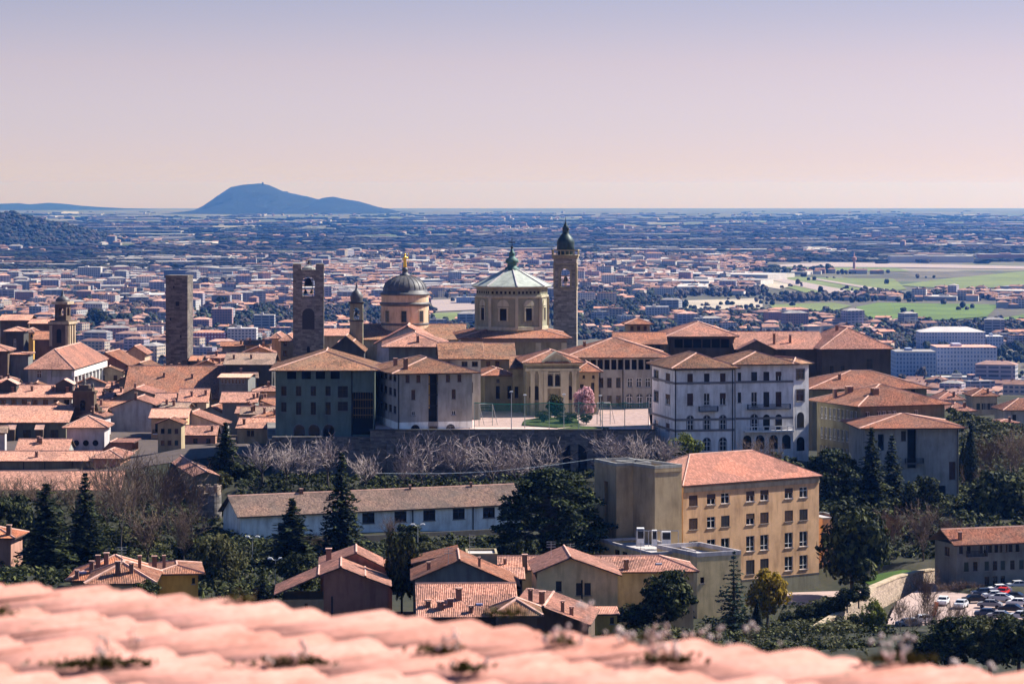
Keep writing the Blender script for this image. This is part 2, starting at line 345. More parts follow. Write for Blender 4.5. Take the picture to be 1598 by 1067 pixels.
# ------------------------------------------------------------------ windows (shared meshes by size and kind)
WCACHE = {}
def arch_poly(w, h, n=7):
    r = w / 2; z = h - r
    return [(-r, 0)] + [(r, 0)] + [(r * math.cos(math.pi * k / n), z + r * math.sin(math.pi * k / n)) for k in range(n + 1)]
def win_mesh(w, h, style, wall):
    key = (round(w, 1), round(h, 1), style, wall.name)
    if key in WCACHE: return WCACHE[key]
    w, h = max(0.3, key[0]), max(0.3, key[1]); fr = MB(); pn = MB(); sh = None
    hw = w / 2; d = 0.24
    if style in ('arch', 'archw', 'archs'):
        pl = arch_poly(w, h); out = arch_poly(w + 0.36, h + 0.18)
        fr.face([(x, -0.05, z) for x, z in out], 0)
        n = len(out)
        for i in range(n): a, b = out[i], out[(i + 1) % n]; fr.face([(a[0], -0.05, a[1]), (a[0], 0.06, a[1]), (b[0], 0.06, b[1]), (b[0], -0.05, b[1])], 0)
        pn.face([(x, -0.06, z) for x, z in pl], 0)
        if style == 'archw':
            for x in (-hw + .06, 0, hw - .06): fr.box(x - .06, x + .06, -0.10, -0.065, 0, h - (hw if x else 0.05), 1)
            for z in (0.05, h * 0.4, h - hw): fr.box(-hw, hw, -0.095, -0.066, z - .05, z + .05, 1)
        mats = [wall if style == 'arch' else GREYF, WHITEF]; pm = [DARK if style == 'arch' else GLASS]
    else:
        for a, b, c, e in (((-hw, 0), (hw, 0), 0, 0), ((hw, 0), (hw, h), 0, 0), ((hw, h), (-hw, h), 0, 0), ((-hw, h), (-hw, 0), 0, 0)):
            fr.face([(a[0], 0, a[1]), (b[0], 0, b[1]), (b[0], d, b[1]), (a[0], d, a[1])], 0)
        dd = 1.2 if style in ('loggia',) else d
        if dd > d:
            for a, b in (((-hw, 0), (hw, 0)), ((hw, 0), (hw, h)), ((hw, h), (-hw, h)), ((-hw, h), (-hw, 0))):
                fr.face([(a[0], d, a[1]), (b[0], d, b[1]), (b[0], dd, b[1]), (a[0], dd, a[1])], 0)
        pn.face([(-hw, dd, 0), (hw, dd, 0), (hw, dd, h), (-hw, dd, h)], 0)
        mats = [wall, WHITEF]; pm = [GLASS]; t = 0.09 if w > 0.8 else 0.06
        if style in ('white', 'dark', 'tall', 'trim', 'half'):
            m = {'dark': BROWNF, 'trim': GREYF}.get(style, WHITEF); mats = [wall, m]
            y0, y1 = d - 0.10, d - 0.02
            for x in ((-hw + t / 2, hw - t / 2) if w < 0.8 else (-hw + t / 2, 0, hw - t / 2)): fr.box(x - t / 2, x + t / 2, y0, y1, 0, h, 1)
            for z in (t / 2, h - t / 2) + ((h * 0.3,) if style == 'tall' else ((h * 0.66,) if h > 1.6 else ())): fr.box(-hw + t, hw - t, y0 + .003, y1 - .003, z - t / 2, z + t / 2, 1)
            fr.box(-hw - 0.12, hw + 0.12, -0.14, -0.003, -0.14, -0.003, 2)
            mats.append(GREYF)
            if style == 'trim':
                for x in (-hw - .1, hw + .1): fr.box(x - .1, x + .1, -0.05, -0.004, 0, h + .2, 2)
                fr.box(-hw, hw, -0.05, -0.004, h, h + .2, 2)
            if style == 'half': sh = MB(); sh.box(-hw + .02, hw - .02, 0.06, 0.11, h * 0.55, h - .02)
        elif style == 'loggia': pm = [DARK]
        elif style == 'open': pm = [DARK]; fr.box(-hw - 0.1, hw + 0.1, -0.1, -0.003, -0.12, -0.003, 2); mats = [wall, WHITEF, GREYF]
        elif style in ('shutb', 'shutg', 'shutd'):
            sh = MB()
            for a, b in ((-hw + .02, -0.01), (0.01, hw - .02)):
                sh.box(a, b, 0.08, 0.13, 0.02, h - .02)
                k = int(h / 0.22)
                for i in range(k): sh.box(a + .07, b - .07, 0.055, 0.079, 0.06 + i * 0.22, 0.06 + i * 0.22 + 0.09)
            fr.box(-hw - 0.12, hw + 0.12, -0.12, -0.003, -0.12, -0.003, 2); mats = [wall, WHITEF, GREYF]
        elif style == 'shopen':
            sh = MB()
            for q in (-1, 1):
                a, b = sorted((q * (hw + .03), q * (hw + w * 0.48))); sh.box(a, b, -0.08, -0.02, 0, h)
            mats = [wall, WHITEF]
            for x in (-hw + t / 2, 0, hw - t / 2): fr.box(x - t / 2, x + t / 2, d - .1, d - .02, 0, h, 1)
    sm = {'shutb': SHUT_B, 'shutg': SHUT_G, 'shutd': SHUT_D, 'shopen': SHUT_D, 'half': SHUT_B}.get(style)
    WCACHE[key] = (fr.mesh('window', mats), pn.mesh('pane', pm), sh.mesh('shutter', [sm]) if sh else None, w, h)
    return WCACHE[key]
# ------------------------------------------------------------------ buildings
BLDS = []
class Bld:
    """front-left eave corner seen at pixel (xl, ye) at distance Y; front runs to pixel xr, turned by ang degrees"""
    def __init__(s, name, label, cat, xl, xr, ye, Y, ang, D, yb, wall, group=None, root=None, part='wall', sink=2.0):
        a = R(ang); s.c, s.sn = math.cos(a), math.sin(a); s.D = D; s.Y = Y; s.wall = wall; s.part = part
        p = P(xl, ye, Y); k = (xr - CX) / F; s.W = (k * Y - p.x) / (s.c - k * s.sn)
        zb = (HY - yb) / F * Y - sink
        if root is None: zb = min(zb, hill(p.x, p.y) - 1.5)
        s.z0 = zb; s.H = p.z - zb
        s.loc = Vector((p.x, p.y, zb)); s.a = a
        BLDS.append(s)
        s.holes = {'front': [], 'left': [], 'right': []}; s.gable = None; s.rf = None; s.roofo = None
        s.mw = Matrix.Translation(s.loc) @ Matrix.Rotation(a, 4, 'Z'); s.mi = s.mw.inverted(); s.rel = None
        if root is None: s.root = thing(name, label, cat, s.loc, a, group)
        else:
            s.root = root
            s.rel = (Matrix.Translation(root.location) @ Matrix.Rotation(root.rotation_euler.z, 4, 'Z')).inverted() @ s.mw
    def put(s, o, parent=None):
        """parent a mesh that is in this block's own frame"""
        if parent is None:
            m_ = o.matrix_basis.copy(); o.parent = s.root
            if s.rel is not None: o.matrix_basis = s.rel @ m_
        else: o.parent = parent
        return o
    def ray(s, x, y):
        o = s.mi @ Vector((0, 0, 0)); d = (s.mi.to_3x3() @ Vector(((x - CX) / F, 1, (HY - y) / F))); return o, d
    def uw(s, face, x, y):
        o, d = s.ray(x, y)
        if face == 'front': t = -o.y / d.y; p = o + d * t; return p.x, p.z
        if face == 'left': t = -o.x / d.x; p = o + d * t; return s.D - p.y, p.z
        t = (s.W - o.x) / d.x; p = o + d * t; return p.y, p.z
    def pxm(s, face):
        """metres along the face for one pixel"""
        L = s.W if face == 'front' else s.D
        a = {'front': (0, 0), 'left': (0, s.D), 'right': (s.W, 0)}[face]; b = {'front': (s.W, 0), 'left': (0, 0), 'right': (s.W, s.D)}[face]
        q = []
        for p in (a, b): v = s.mw @ Vector((p[0], p[1], s.H)); q.append(CX + v.x / v.y * F)
        return L / max(1e-3, abs(q[1] - q[0]))
    def win(s, face, xs, y, wpx, hpx, style='dark', every=None):
        w0 = None; mp = s.pxm(face); L = s.W if face == 'front' else s.D
        for i, x in enumerate(xs):
            u, w = s.uw(face, x, y if w0 is None else s.proj_y(face, x, w0))
            if w0 is None: w0 = w
            st = style if isinstance(style, str) else style[i % len(style)]
            ww = wpx * mp; hh = hpx / F * s.Y
            s.add(face, u, w0 - hh / 2, ww, hh, st)
    def proj_y(s, face, x, w):
        return HY + (-(s.z0 + w)) / s.Y * F
    def grid(s, face, n, rows, wpx, hpx, style, u0=0.06, u1=0.94):
        """n columns evenly over the face; rows = pixel heights at the near end"""
        L = s.W if face == 'front' else s.D
        for j, y in enumerate(rows):
            w = (HY - y) / F * s.Y - s.z0; hh = hpx / F * s.Y
            for i in range(n):
                st = style if isinstance(style, str) else random.choice(style)
                s.add(face, L * (u0 + (u1 - u0) * (i + 0.5) / n), w - hh / 2, wpx / F * s.Y, hh, st)
    def add(s, face, u, w, ww, hh, st):
        L = s.W if face == 'front' else s.D
        ww = max(0.3, round(ww, 1)); hh = max(0.3, round(hh, 1))
        if u - ww / 2 < 0.1 or u + ww / 2 > L - 0.1: return
        if w < 0.2: return
        if not s.gable: hh2 = min(hh, s.H - 0.15 - w)
        else: hh2 = hh
        if hh2 < 0.3: return
        hh = round(hh2, 1)
        for h in s.holes[face]:
            if abs(h[0] - u) < (h[2] + ww) / 2 and w < h[1] + h[3] and h[1] < w + hh: return
        s.holes[face].append((u, w, ww, hh, st))
    def place(s, face, u, w, ww, hh, st):
        fm, pm, sm, ww, hh = win_mesh(ww, hh, st, s.wall)
        rz = {'front': 0, 'left': -math.pi / 2, 'right': math.pi / 2}[face]
        loc = {'front': (u, 0, w), 'left': (0, s.D - u, w), 'right': (s.W, u, w)}[face]
        o = link('window', fm); o.matrix_basis = Matrix.Translation(loc) @ Matrix.Rotation(rz, 4, 'Z'); s.put(o)
        link('pane', pm, o)
        if sm: link('shutter', sm, o)
    def wallface(s, mb, face):
        L = s.W if face in ('front', 'back') else s.D
        def pt(u, w):
            return {'front': (u, 0, w), 'left': (0, s.D - u, w), 'right': (s.W, u, w), 'back': (s.W - u, s.D, w)}[face]
        H = s.H; hs = [h for h in s.holes.get(face, []) if not h[4].startswith('arch')]
        lv = sorted(set([0, H] + [round(x, 3) for h in hs for x in (h[1], h[1] + h[3]) if x < H]))
        for a, b in zip(lv, lv[1:]):
            if b - a < 1e-3: continue
            mid = (a + b) / 2; iv = sorted((h[0] - h[2] / 2, h[0] + h[2] / 2) for h in hs if h[1] < mid < h[1] + h[3]); u = 0
            for p, q in iv + [(L, L)]:
                if p > u + 1e-3: mb.face([pt(u, a), pt(p, a), pt(p, b), pt(u, b)])
                u = max(u, q)
        if s.gable and face in ('front', 'back'):
            pr = s.gable if face == 'front' else [(L - u, w) for u, w in reversed(s.gable)]
            hg = [h for h in hs if h[1] + h[3] > H + 1e-3]
            def top(u):
                for (u0, w0), (u1, w1) in zip(pr, pr[1:]):
                    if u0 <= u <= u1: return w0 + (w1 - w0) * (u - u0) / max(1e-6, u1 - u0)
                return H
            cuts = sorted(set([0.0, L] + [min(L, max(0.0, u)) for u, _ in pr] + [x for h in hg for x in (h[0] - h[2] / 2, h[0] + h[2] / 2)]))
            for a, b in zip(cuts, cuts[1:]):
                if b - a < 1e-3: continue
                m = (a + b) / 2; z = H; e = 1e-4
                ta, tb = top(a + e), top(b - e)
                for h in sorted(hg, key=lambda h: h[1]):
                    if h[0] - h[2] / 2 < m < h[0] + h[2] / 2:
                        if h[1] > z: mb.face([pt(a, z), pt(b, z), pt(b, h[1]), pt(a, h[1])])
                        z = max(z, h[1] + h[3])
                if ta > z + 1e-3 or tb > z + 1e-3: mb.face([pt(a, z), pt(b, z), pt(b, max(z, tb)), pt(a, max(z, ta))])
    def roof(s, kind='hip', yt=None, rise=None, over=0.7, mat=None, ribs=True, cap=0.2, gl=False, gr=False, prof=None, t=0.22, lift=0.05):
        W, D, H = s.W, s.D, s.H; x0, x1, y0, y1 = -over, W + over, -over, D + over; z = H + lift
        mid = D / 2 if (kind in ('gu',) or W >= D) else min(W / 2, D / 2)
        if yt is not None: rise = (HY - yt) / F * (s.Y + mid * s.c) - (s.z0 + H)
        if kind == 'hip': fs, rs = hip_faces(x0, x1, y0, y1, z, rise, gl, gr)
        elif kind == 'gu':
            ym = D / 2; a, b = (x0, ym, z + rise), (x1, ym, z + rise)
            fs = [[(x0, y0, z), (x1, y0, z), b, a], [(x1, y1, z), (x0, y1, z), a, b]]; rs = [(a, b)]
            s.side_gable = rise
        elif kind == 'shed':
            fs = [[(x0, y0, z), (x1, y0, z), (x1, y1, z + rise), (x0, y1, z + rise)]]; rs = []; s.side_shed = rise
        elif kind == 'prof':
            pts = [s.uw('front', x, y) for x, y in prof]; s.gable = [(u, w - t * 0.5) for u, w in pts]
            fs = []; rs = []
            for (u0, w0), (u1, w1) in zip(pts, pts[1:]):
                fs.append([(u0, y0, w0 + lift), (u1, y0, w1 + lift), (u1, y1, w1 + lift), (u0, y1, w0 + lift)])
            for u, w in pts[1:-1]: rs.append(((u, y0, w + lift), (u, y1, w + lift)))
            s.H = max(0.5, min(min(w for u, w in pts) - t, s.H)) if True else s.H
        s.rf = Roof(fs, rs, t, ribs, cap=cap); s.rmat = mat or T_OLD; return s
    def flatroof(s, par=0.5, mat=None, thick=0.3):
        s.flat = (par, mat, thick); return s
    def chimney(s, pts, w=0.6, h=1.2, mat=None, cap=True):
        if s.rf is None: return
        if not hasattr(s, 'chs'): s.chs = []
        for q in pts:
            o, d = s.ray(q[0], q[1]); p = s.rf.hit(o, d)
            if p is None: continue
            s.chs.append((p, (q[2] if len(q) > 2 else w) * .8, (q[3] if len(q) > 3 else h) * .85, mat or PL['chim']))
    def finish(s):
        mb = MB()
        for f in ('front', 'right', 'back', 'left'): s.wallface(mb, f)
        W, D, H = s.W, s.D, s.H
        if getattr(s, 'side_gable', None):
            h = s.side_gable
            mb.face([(0, D, H), (0, 0, H), (0, D / 2, H + h)]); mb.face([(W, 0, H), (W, D, H), (W, D / 2, H + h)])
        if getattr(s, 'side_shed', None):
            h = s.side_shed
            mb.face([(0, D, H), (0, 0, H), (0, D, H + h)]); mb.face([(W, 0, H), (W, D, H), (W, D, H + h)]); mb.face([(W, D, H), (0, D, H), (0, D, H + h), (W, D, H + h)])
        mats = [s.wall]
        s.wallo = s.put(mb.build(s.part, mats))
        for face, l in s.holes.items():
            for h in l: s.place(face, *h)
        if s.rf is not None:
            s.roofo = s.put(s.rf.mb.build('roof', [s.rmat, SOFFIT, RIDGE]))
            for p, w, h, m in getattr(s, 'chs', []):
                c = MB(); c.box(p.x - w / 2, p.x + w / 2, p.y - w / 2, p.y + w / 2, p.z - 0.6, p.z + h, 0)
                c.box(p.x - w * .62, p.x + w * .62, p.y - w * .62, p.y + w * .62, p.z + h + .18, p.z + h + .3, 1)
                for q in (-1, 1):
                    for r in (-1, 1): c.box(p.x + q * w * .4 - .08, p.x + q * w * .4 + .08, p.y + r * w * .4 - .08, p.y + r * w * .4 + .08, p.z + h, p.z + h + .18, 0)
                c.build('chimney', [m, RIDGE], s.roofo)
        elif hasattr(s, 'flat'):
            par, m, th = s.flat; c = MB()
            c.box(th, W - th, th, D - th, H - par - 0.25, H - par, 1)
            for a in ((-.05, W + .05, -.05, th), (-.05, W + .05, D - th, D + .05), (-.05, th, th, D - th), (W - th, W + .05, th, D - th)):
                c.box(*a, H - par * 0.5, H + 0.06, 0)
            s.roofo = s.put(c.build('roof', [m or PL['mid'], FLATROOF]))
        return s
    def band(s, y, name='cornice', h=0.4, out=0.14, mat=None, faces=('front', 'left')):
        """a string course at pixel height y (near left corner)"""
        w = (HY - y) / F * s.Y - s.z0; mb = MB(); W, D = s.W, s.D
        if 'front' in faces: mb.box(-out if 'left' in faces else 0, W, -out, -0.004, w - h / 2, w + h / 2)
        if 'left' in faces: mb.box(-out, -0.004, 0, D, w - h / 2, w + h / 2)
        if 'right' in faces: mb.box(W + .004, W + out, -out, D, w - h / 2, w + h / 2)
        return s.put(mb.build(name, [mat or GREYF]))
    def pipe(s, xs, mat=None):
        for x in xs:
            u, w = s.uw('front', x, HY + 300); mb = MB(); mb.tube((u, -0.12, 0.1), (u, -0.12, s.H), 0.12, 0.12, 6)
            s.put(mb.build('downpipe', [mat or IRON]))
    def balcony(s, face, xa, xb, y, rail=1.0, out=1.1, mat=None):
        ua, w = s.uw(face, xa, y); ub, _ = s.uw(face, xb, y); mb = MB()
        mb.box(ua, ub, -out, -0.01, w - .18, w, 0)
        n = max(4, int((ub - ua) / 0.25))
        for i in range(n + 1): x = ua + (ub - ua) * i / n; mb.box(x - .03, x + .03, -out, -out + .06, w, w + rail, 1)
        mb.box(ua, ub, -out - .01, -out + .07, w + rail, w + rail + .09, 1)
        for x in (ua, ub): mb.box(x - .03, x + .03, -out + .08, -0.01, w + rail, w + rail + .08, 1)
        for i in range(5):
            for x in (ua, ub): yy = -out + out * (i + .5) / 5; mb.box(x - .03, x + .03, yy - .03, yy + .03, w, w + rail, 1)
        return s.put(mb.build('balcony', [mat or GREYF, IRON]))
FLATROOF = flat('flat_roof_screed', (0.42, 0.38, 0.36), 0.9, 0, 0.2, 0.4)
# ------------------------------------------------------------------ ground
CTRL = []
def cp(*l):
    for x, y, Y in l: p = P(x, y, Y); CTRL.append((p.x, p.y, p.z))
cp((430, 985, 480), (700, 990, 470), (900, 990, 470), (1100, 990, 520), (100, 935, 460), (200, 885, 560), (400, 850, 600), (600, 872, 600),
   (700, 872, 592), (770, 845, 628), (500, 866, 602), (450, 862, 605), (820, 830, 650), (700, 838, 622), (950, 925, 540), (450, 752, 668), (650, 762, 668), (900, 752, 668), (100, 775, 670), (270, 800, 660), (60, 720, 735), (200, 680, 800), (300, 680, 850),
   (390, 700, 720), (100, 655, 900), (50, 608, 1050), (300, 625, 1080), (180, 615, 1150), (150, 640, 980), (450, 575, 1000), (1240, 932, 572), (1290, 935, 580), (1350, 800, 640), (1500, 790, 675), (1300, 712, 715), (1180, 716, 685),
   (1550, 908, 560), (1450, 960, 530), (1590, 975, 525), (1420, 985, 500), (1450, 700, 800), (1550, 700, 900), (1540, 640, 1000), (800, 610, 900), (640, 600, 950), (1000, 600, 860), (1270, 600, 860),
   (1320, 990, 480), (1200, 990, 500), (1400, 925, 585), (1400, 870, 600), (1530, 780, 660), (1080, 725, 675), (1020, 740, 668), (1560, 745, 720),
   (1300, 770, 660), (1230, 780, 640), (20, 850, 600), (30, 915, 480), (1598, 1020, 440), (1450, 1030, 430), (900, 1010, 400), (300, 1000, 400))
CTRL += [(x * 200, 1250, -92) for x in (-1, 0, 1)] + [(x * 260, 1500, -150) for x in (-1, 0, 1)] + [(x * 150, 330, -56) for x in (-1, 0, 1)]
def hill(x, y):
    sw = sz = 0.0
    for a, b, c in CTRL:
        d = (x - a) ** 2 + (y - b) ** 2 + 60; q = d ** -1.8; sw += q; sz += q * c
    return sz / sw
def ground(x, y):
    if y > 1950: return plain_z(y)
    if y < 330: return -20 - 36 * max(0, y) / 330 if y > 0 else -20
    h = hill(x, y)
    if abs(x) > 330: h -= min(60, (abs(x) - 330) * 0.15)
    if y < 1500: return h
    t = (y - 1500) / 450; t = t * t * (3 - 2 * t)
    return (h) * (1 - t) + plain_z(y) * t
def mat_land():
    m, nt, b = M('earth_and_grass', 0.95); p = pos(nt)
    n = noise(nt, 0.06, 6, p, 0.7); n2 = noise(nt, 0.8, 5, p, 0.7)
    near = ramp(nt, n, [(0.3, (0.016, 0.013, 0.008)), (0.5, (0.022, 0.024, 0.010)), (0.72, (0.05, 0.042, 0.025))])
    near = mixc(nt, 0.7, near, ramp(nt, n2, [(0.3, (0.5, 0.5, 0.5)), (0.7, (1.4, 1.35, 1.3))]), 'MULTIPLY')
    st = vmul(nt, p, (1.0, 0.55, 0))
    v = node(nt, 'ShaderNodeTexVoronoi'); v.inputs['Scale'].default_value = 0.0042; v.distance = 'CHEBYCHEV'; nt.links.new(st, v.inputs['Vector'])
    sx = node(nt, 'ShaderNodeSeparateColor'); nt.links.new(v.outputs['Color'], sx.inputs[0])
    far = ramp(nt, sx.outputs[0], [(0.0, (0.055, 0.06, 0.035)), (0.25, (0.10, 0.085, 0.065)), (0.45, (0.07, 0.10, 0.04)), (0.6, (0.16, 0.13, 0.10)), (0.8, (0.05, 0.055, 0.04)), (1.0, (0.22, 0.19, 0.15))])
    far = mixc(nt, 0.8, far, ramp(nt, noise(nt, 0.012, 6, p, 0.7), [(0.35, (0.5, 0.5, 0.5)), (0.7, (1.3, 1.25, 1.2))]), 'MULTIPLY')
    sy = node(nt, 'ShaderNodeSeparateXYZ'); nt.links.new(p, sy.inputs[0])
    mr = node(nt, 'ShaderNodeMapRange'); mr.inputs[1].default_value = 1500; mr.inputs[2].default_value = 2000; nt.links.new(sy.outputs[1], mr.inputs[0])
    nt.links.new(mixc(nt, mr.outputs[0], near, far), b.inputs['Base Color']); return m
def make_land():
    ys = []; y = -30.0
    while y < 62000:
        ys.append(y)
        y += 30 if y < 300 else (7 if y < 1100 else (25 if y < 1600 else (40 if y < 2800 else y * 0.05)))
    n = 96; vs = []; fs = []
    for y in ys:
        half = 90 + 0.32 * max(0, y)
        for i in range(n + 1):
            x = -half + 2 * half * i / n; vs.append((x, y, ground(x, y)))
    for j in range(len(ys) - 1):
        for i in range(n): a = j * (n + 1) + i; fs.append((a, a + 1, a + n + 2, a + n + 1))
    mb = MB(); mb.idx(vs, fs); tag(mb.build('ground', mat_land(), smooth=True), kind='structure')
make_land()
def streets():
    vs = []; fs = []; n = 40; m = 60
    for j in range(m + 1):
        y = 705 + (1240 - 705) * j / m
        for i in range(n + 1):
            x = y * (-.20 + (.20 - .076) * i / n); vs.append((x, y, ground(x, y) + .12))
    for j in range(m):
        for i in range(n): a = j * (n + 1) + i; fs.append((a, a + 1, a + n + 2, a + n + 1))
    mb = MB(); mb.idx(vs, fs); tag(mb.build('street_paving', plaster('street_stone', (.095, .07, .06), .3), smooth=True), kind='structure')
streets()
def sheet(name, pts, mat, dz=0.0, kind='structure', n=1):
    mb = MB(); mb.face([(p[0], p[1], p[2] + dz) for p in pts]); return tag(mb.build(name, mat), kind=kind)
# ------------------------------------------------------------------ vegetation
BARK = flat('bark', (0.07, 0.055, 0.045), 0.9)
TWIG_P = flat('pale_twigs', (0.34, 0.275, 0.255), 0.9, 0, 0.3)
TWIG_B = flat('brown_twigs', (0.15, 0.10, 0.072), 0.9, 0, 0.3)
LF = {'spruce': leaf('spruce_needles', (0.009, 0.016, 0.008), (0.070, 0.082, 0.024)), 'cedar': leaf('cedar_needles', (0.012, 0.022, 0.009), (0.088, 0.106, 0.030)),  # spruce, cedar and evergreen pairs paint in shaded insides and sunlit tips
      'dense': leaf('evergreen_leaves', (0.012, 0.019, 0.007), (0.098, 0.106, 0.028)), 'cypress': leaf('cypress_leaves', (0.006, 0.011, 0.006), (0.018, 0.026, 0.011)),
      'fresh': leaf('fresh_leaves', (0.09, 0.11, 0.02), (0.19, 0.20, 0.035), 0.3), 'gold': leaf('golden_leaves', (0.22, 0.15, 0.02), (0.42, 0.29, 0.03), 0.3),
      'blossom': leaf('pink_blossom', (0.62, 0.34, 0.38), (0.80, 0.52, 0.55), 0.3), 'olive': leaf('olive_leaves', (0.045, 0.048, 0.018), (0.14, 0.135, 0.05), 0.2),
      'bluegreen': leaf('blue_green_needles', (0.014, 0.028, 0.02), (0.05, 0.08, 0.05)), 'willow': leaf('willow_leaves', (0.06, 0.062, 0.025), (0.16, 0.145, 0.06), 0.3)}
def rv(rnd): 
    while True:
        v = Vector((rnd.uniform(-1, 1), rnd.uniform(-1, 1), rnd.uniform(-1, 1)))
        if 0.05 < v.length < 1: return v.normalized()
def leafquad(mb, c, n, s, rnd, k=0.6):
    a = n.orthogonal().normalized(); b = n.cross(a); t = rnd.uniform(0, 6.28)
    u = a * math.cos(t) + b * math.sin(t); v = n.cross(u); s1 = s * rnd.uniform(.6, 1.3); s2 = s1 * k
    q = c + n * (s * rnd.uniform(-.2, .2))
    mb.face([c - u * s1, q - v * s2, c + u * s1, q + v * s2])
def skeleton(rnd, h, spread, up, depth, thick, n1=6, gnarl=0.25, t0=0.25, twigr=0.03):
    """trunk + limbs in one mesh, twigs in another: limbs fan out from a low fork and every limb splits again and again"""
    tr = MB(); tw = MB()
    def grow(p, d, l, r, k):
        q = p; segs = 3
        for i in range(segs):
            d = (d + rv(rnd) * gnarl * (.5 if k == 0 else 1) + Vector((0, 0, up * 0.10))).normalized(); e = q + d * (l / segs)
            ra, rb = r * (1 - .4 * i / segs), r * (1 - .4 * (i + 1) / segs)
            (tr if k < 2 else tw).tube(q, e, ra, rb, 6 if k == 0 else (4 if k < 3 else 3)); q = e
            if k >= 1 and k < depth and i < segs - 1:
                sd = d.cross(rv(rnd)).normalized(); grow(q, (d + sd * spread).normalized(), l * rnd.uniform(.45, .7), max(twigr, rb * .6), k + 1)
        if k < depth:
            a0 = rnd.uniform(0, 6.28); m = n1 if k == 0 else 2
            ax_ = d.orthogonal().normalized(); bx = d.cross(ax_)
            for i in range(m):
                a = a0 + 6.283 * i / m + rnd.uniform(-.4, .4); sd = ax_ * math.cos(a) + bx * math.sin(a)
                grow(q, (d * rnd.uniform(.7, 1.1) + sd * spread * rnd.uniform(.6, 1.1)).normalized(), l * rnd.uniform(.62, .85) * (1.5 if k == 0 else 1), max(twigr, r * .6 * .62), k + 1)
    grow(Vector((0, 0, -1.0)), Vector((0, 0, 1)), h * t0 + 1, thick, 0)
    return tr, tw
def norm_h(tr, tw, h):
    m = max(v[2] for v in tw.v); k = h / m
    for x in (tr, tw): x.v = [(a * k, b * k, c * k) for a, b, c in x.v]
def proto_bare(seed, h=10, spread=0.75, up=0.6, depth=5, thick=0.28, mat=None, n1=5, t0=0.22, twigr=0.03):
    rnd = random.Random(seed); tr, tw = skeleton(rnd, h, spread, up, depth, thick, n1, t0=t0, twigr=twigr); norm_h(tr, tw, h)
    return (tr.mesh('trunk', [BARK]), tw.mesh('crown', [mat or TWIG_P]))
def proto_conifer(seed, h=14, rad=3.6, mat='spruce', layers=26, per=13, leafs=0.42, droop=0.35, base=0.06, power=0.9):
    rnd = random.Random(seed); tr = MB(); cr = MB(); tr.tube((0, 0, -1), (0, 0, h * 0.97), 0.028 * h, 0.03, 7)
    for j in range(layers):
        f = j / (layers - 1); z = h * (base + (1 - base) * f); r = rad * (1 - f) ** power * rnd.uniform(0.78, 1.1) + 0.15
        n = max(4, int(per * (1 - f * 0.6)))
        for i in range(n):
            a = 6.283 * (i + rnd.random()) / n; rr = r * rnd.uniform(0.62, 1.12); d = Vector((math.cos(a), math.sin(a), 0))
            st = max(2, int(rr / 0.26))
            for k in range(st):
                t = (k + 0.5) / st; c = d * (rr * t) + Vector((0, 0, z - droop * rr * t * t + 0.12 * rr * t))
                wd = 0.34 * rr * (1 - t) + 0.12
                for _ in range(2):
                    o = Vector((-d.y, d.x, 0)) * rnd.uniform(-wd, wd) + Vector((0, 0, rnd.uniform(-.22, .1)))
                    leafquad(cr, c + o, (Vector((0, 0, 1)) + rv(rnd) * 0.7).normalized(), leafs, rnd, 0.5)
    return (tr.mesh('trunk', [BARK]), cr.mesh('crown', [LF[mat]]))
def proto_dense(seed, h=9, rad=4, mat='dense', n=5200, lf=0.34, zc=0.58, sq=0.42, clumps=46, trunk=0.3):
    """rounded evergreen crown: leaves on many clumps filling an uneven ellipsoid"""
    rnd = random.Random(seed); tr = MB(); cr = MB()
    tr.tube((0, 0, -1), (0, 0, h * 0.5), trunk, trunk * .7, 7)
    cl = []
    for i in range(clumps):
        d = rv(rnd); q = rnd.uniform(0.5, 0.95); c = Vector((d.x * rad * q, d.y * rad * q, h * zc + d.z * h * sq * q))
        cl.append((c, rnd.uniform(0.2, 0.42) * rad)); 
        if i % 4 == 0: tr.tube((0, 0, h * 0.35), c, trunk * .4, 0.05, 4)
    for i in range(n):
        c, r = cl[i % clumps]; d = rv(rnd); d.z = d.z * 0.8 + 0.1
        leafquad(cr, c + d * r * rnd.uniform(.65, 1.05), (d + rv(rnd) * 0.6).normalized(), lf, rnd)
    return (tr.mesh('trunk', [BARK]), cr.mesh('crown', [LF[mat]]))
def proto_cedar(seed, h=16, rad=9, mat='cedar', plates=130, n=17000):
    rnd = random.Random(seed); tr = MB(); cr = MB(); tr.tube((0, 0, -1), (0, 0, h * .9), .55, .12, 8); pl = []
    for i in range(plates):
        f = (i + .5) / plates; z = h * (.14 + .84 * f); a = i * 2.4 + rnd.random(); r = rad * math.sqrt(max(0.05, 1 - (f * 1.0) ** 2.4)) * math.sqrt(rnd.uniform(.08, .9))
        c = Vector((r * math.cos(a), r * math.sin(a), z)); s = rad * rnd.uniform(.2, .36) * (1 - .35 * f)
        pl.append((c, s)); tr.tube((0, 0, z - .8), c, .16, .04, 4)
    for i in range(n):
        c, s = pl[i % plates]; a = rnd.uniform(0, 6.283); q = math.sqrt(rnd.random()) * s
        p = c + Vector((q * math.cos(a), q * math.sin(a), rnd.gauss(0, .22) - 0.28 * (q / s) ** 2 * s * .6))
        leafquad(cr, p, (Vector((0, 0, 1)) + rv(rnd) * .75).normalized(), .38, rnd)
    return (tr.mesh('trunk', [BARK]), cr.mesh('crown', [LF[mat]]))
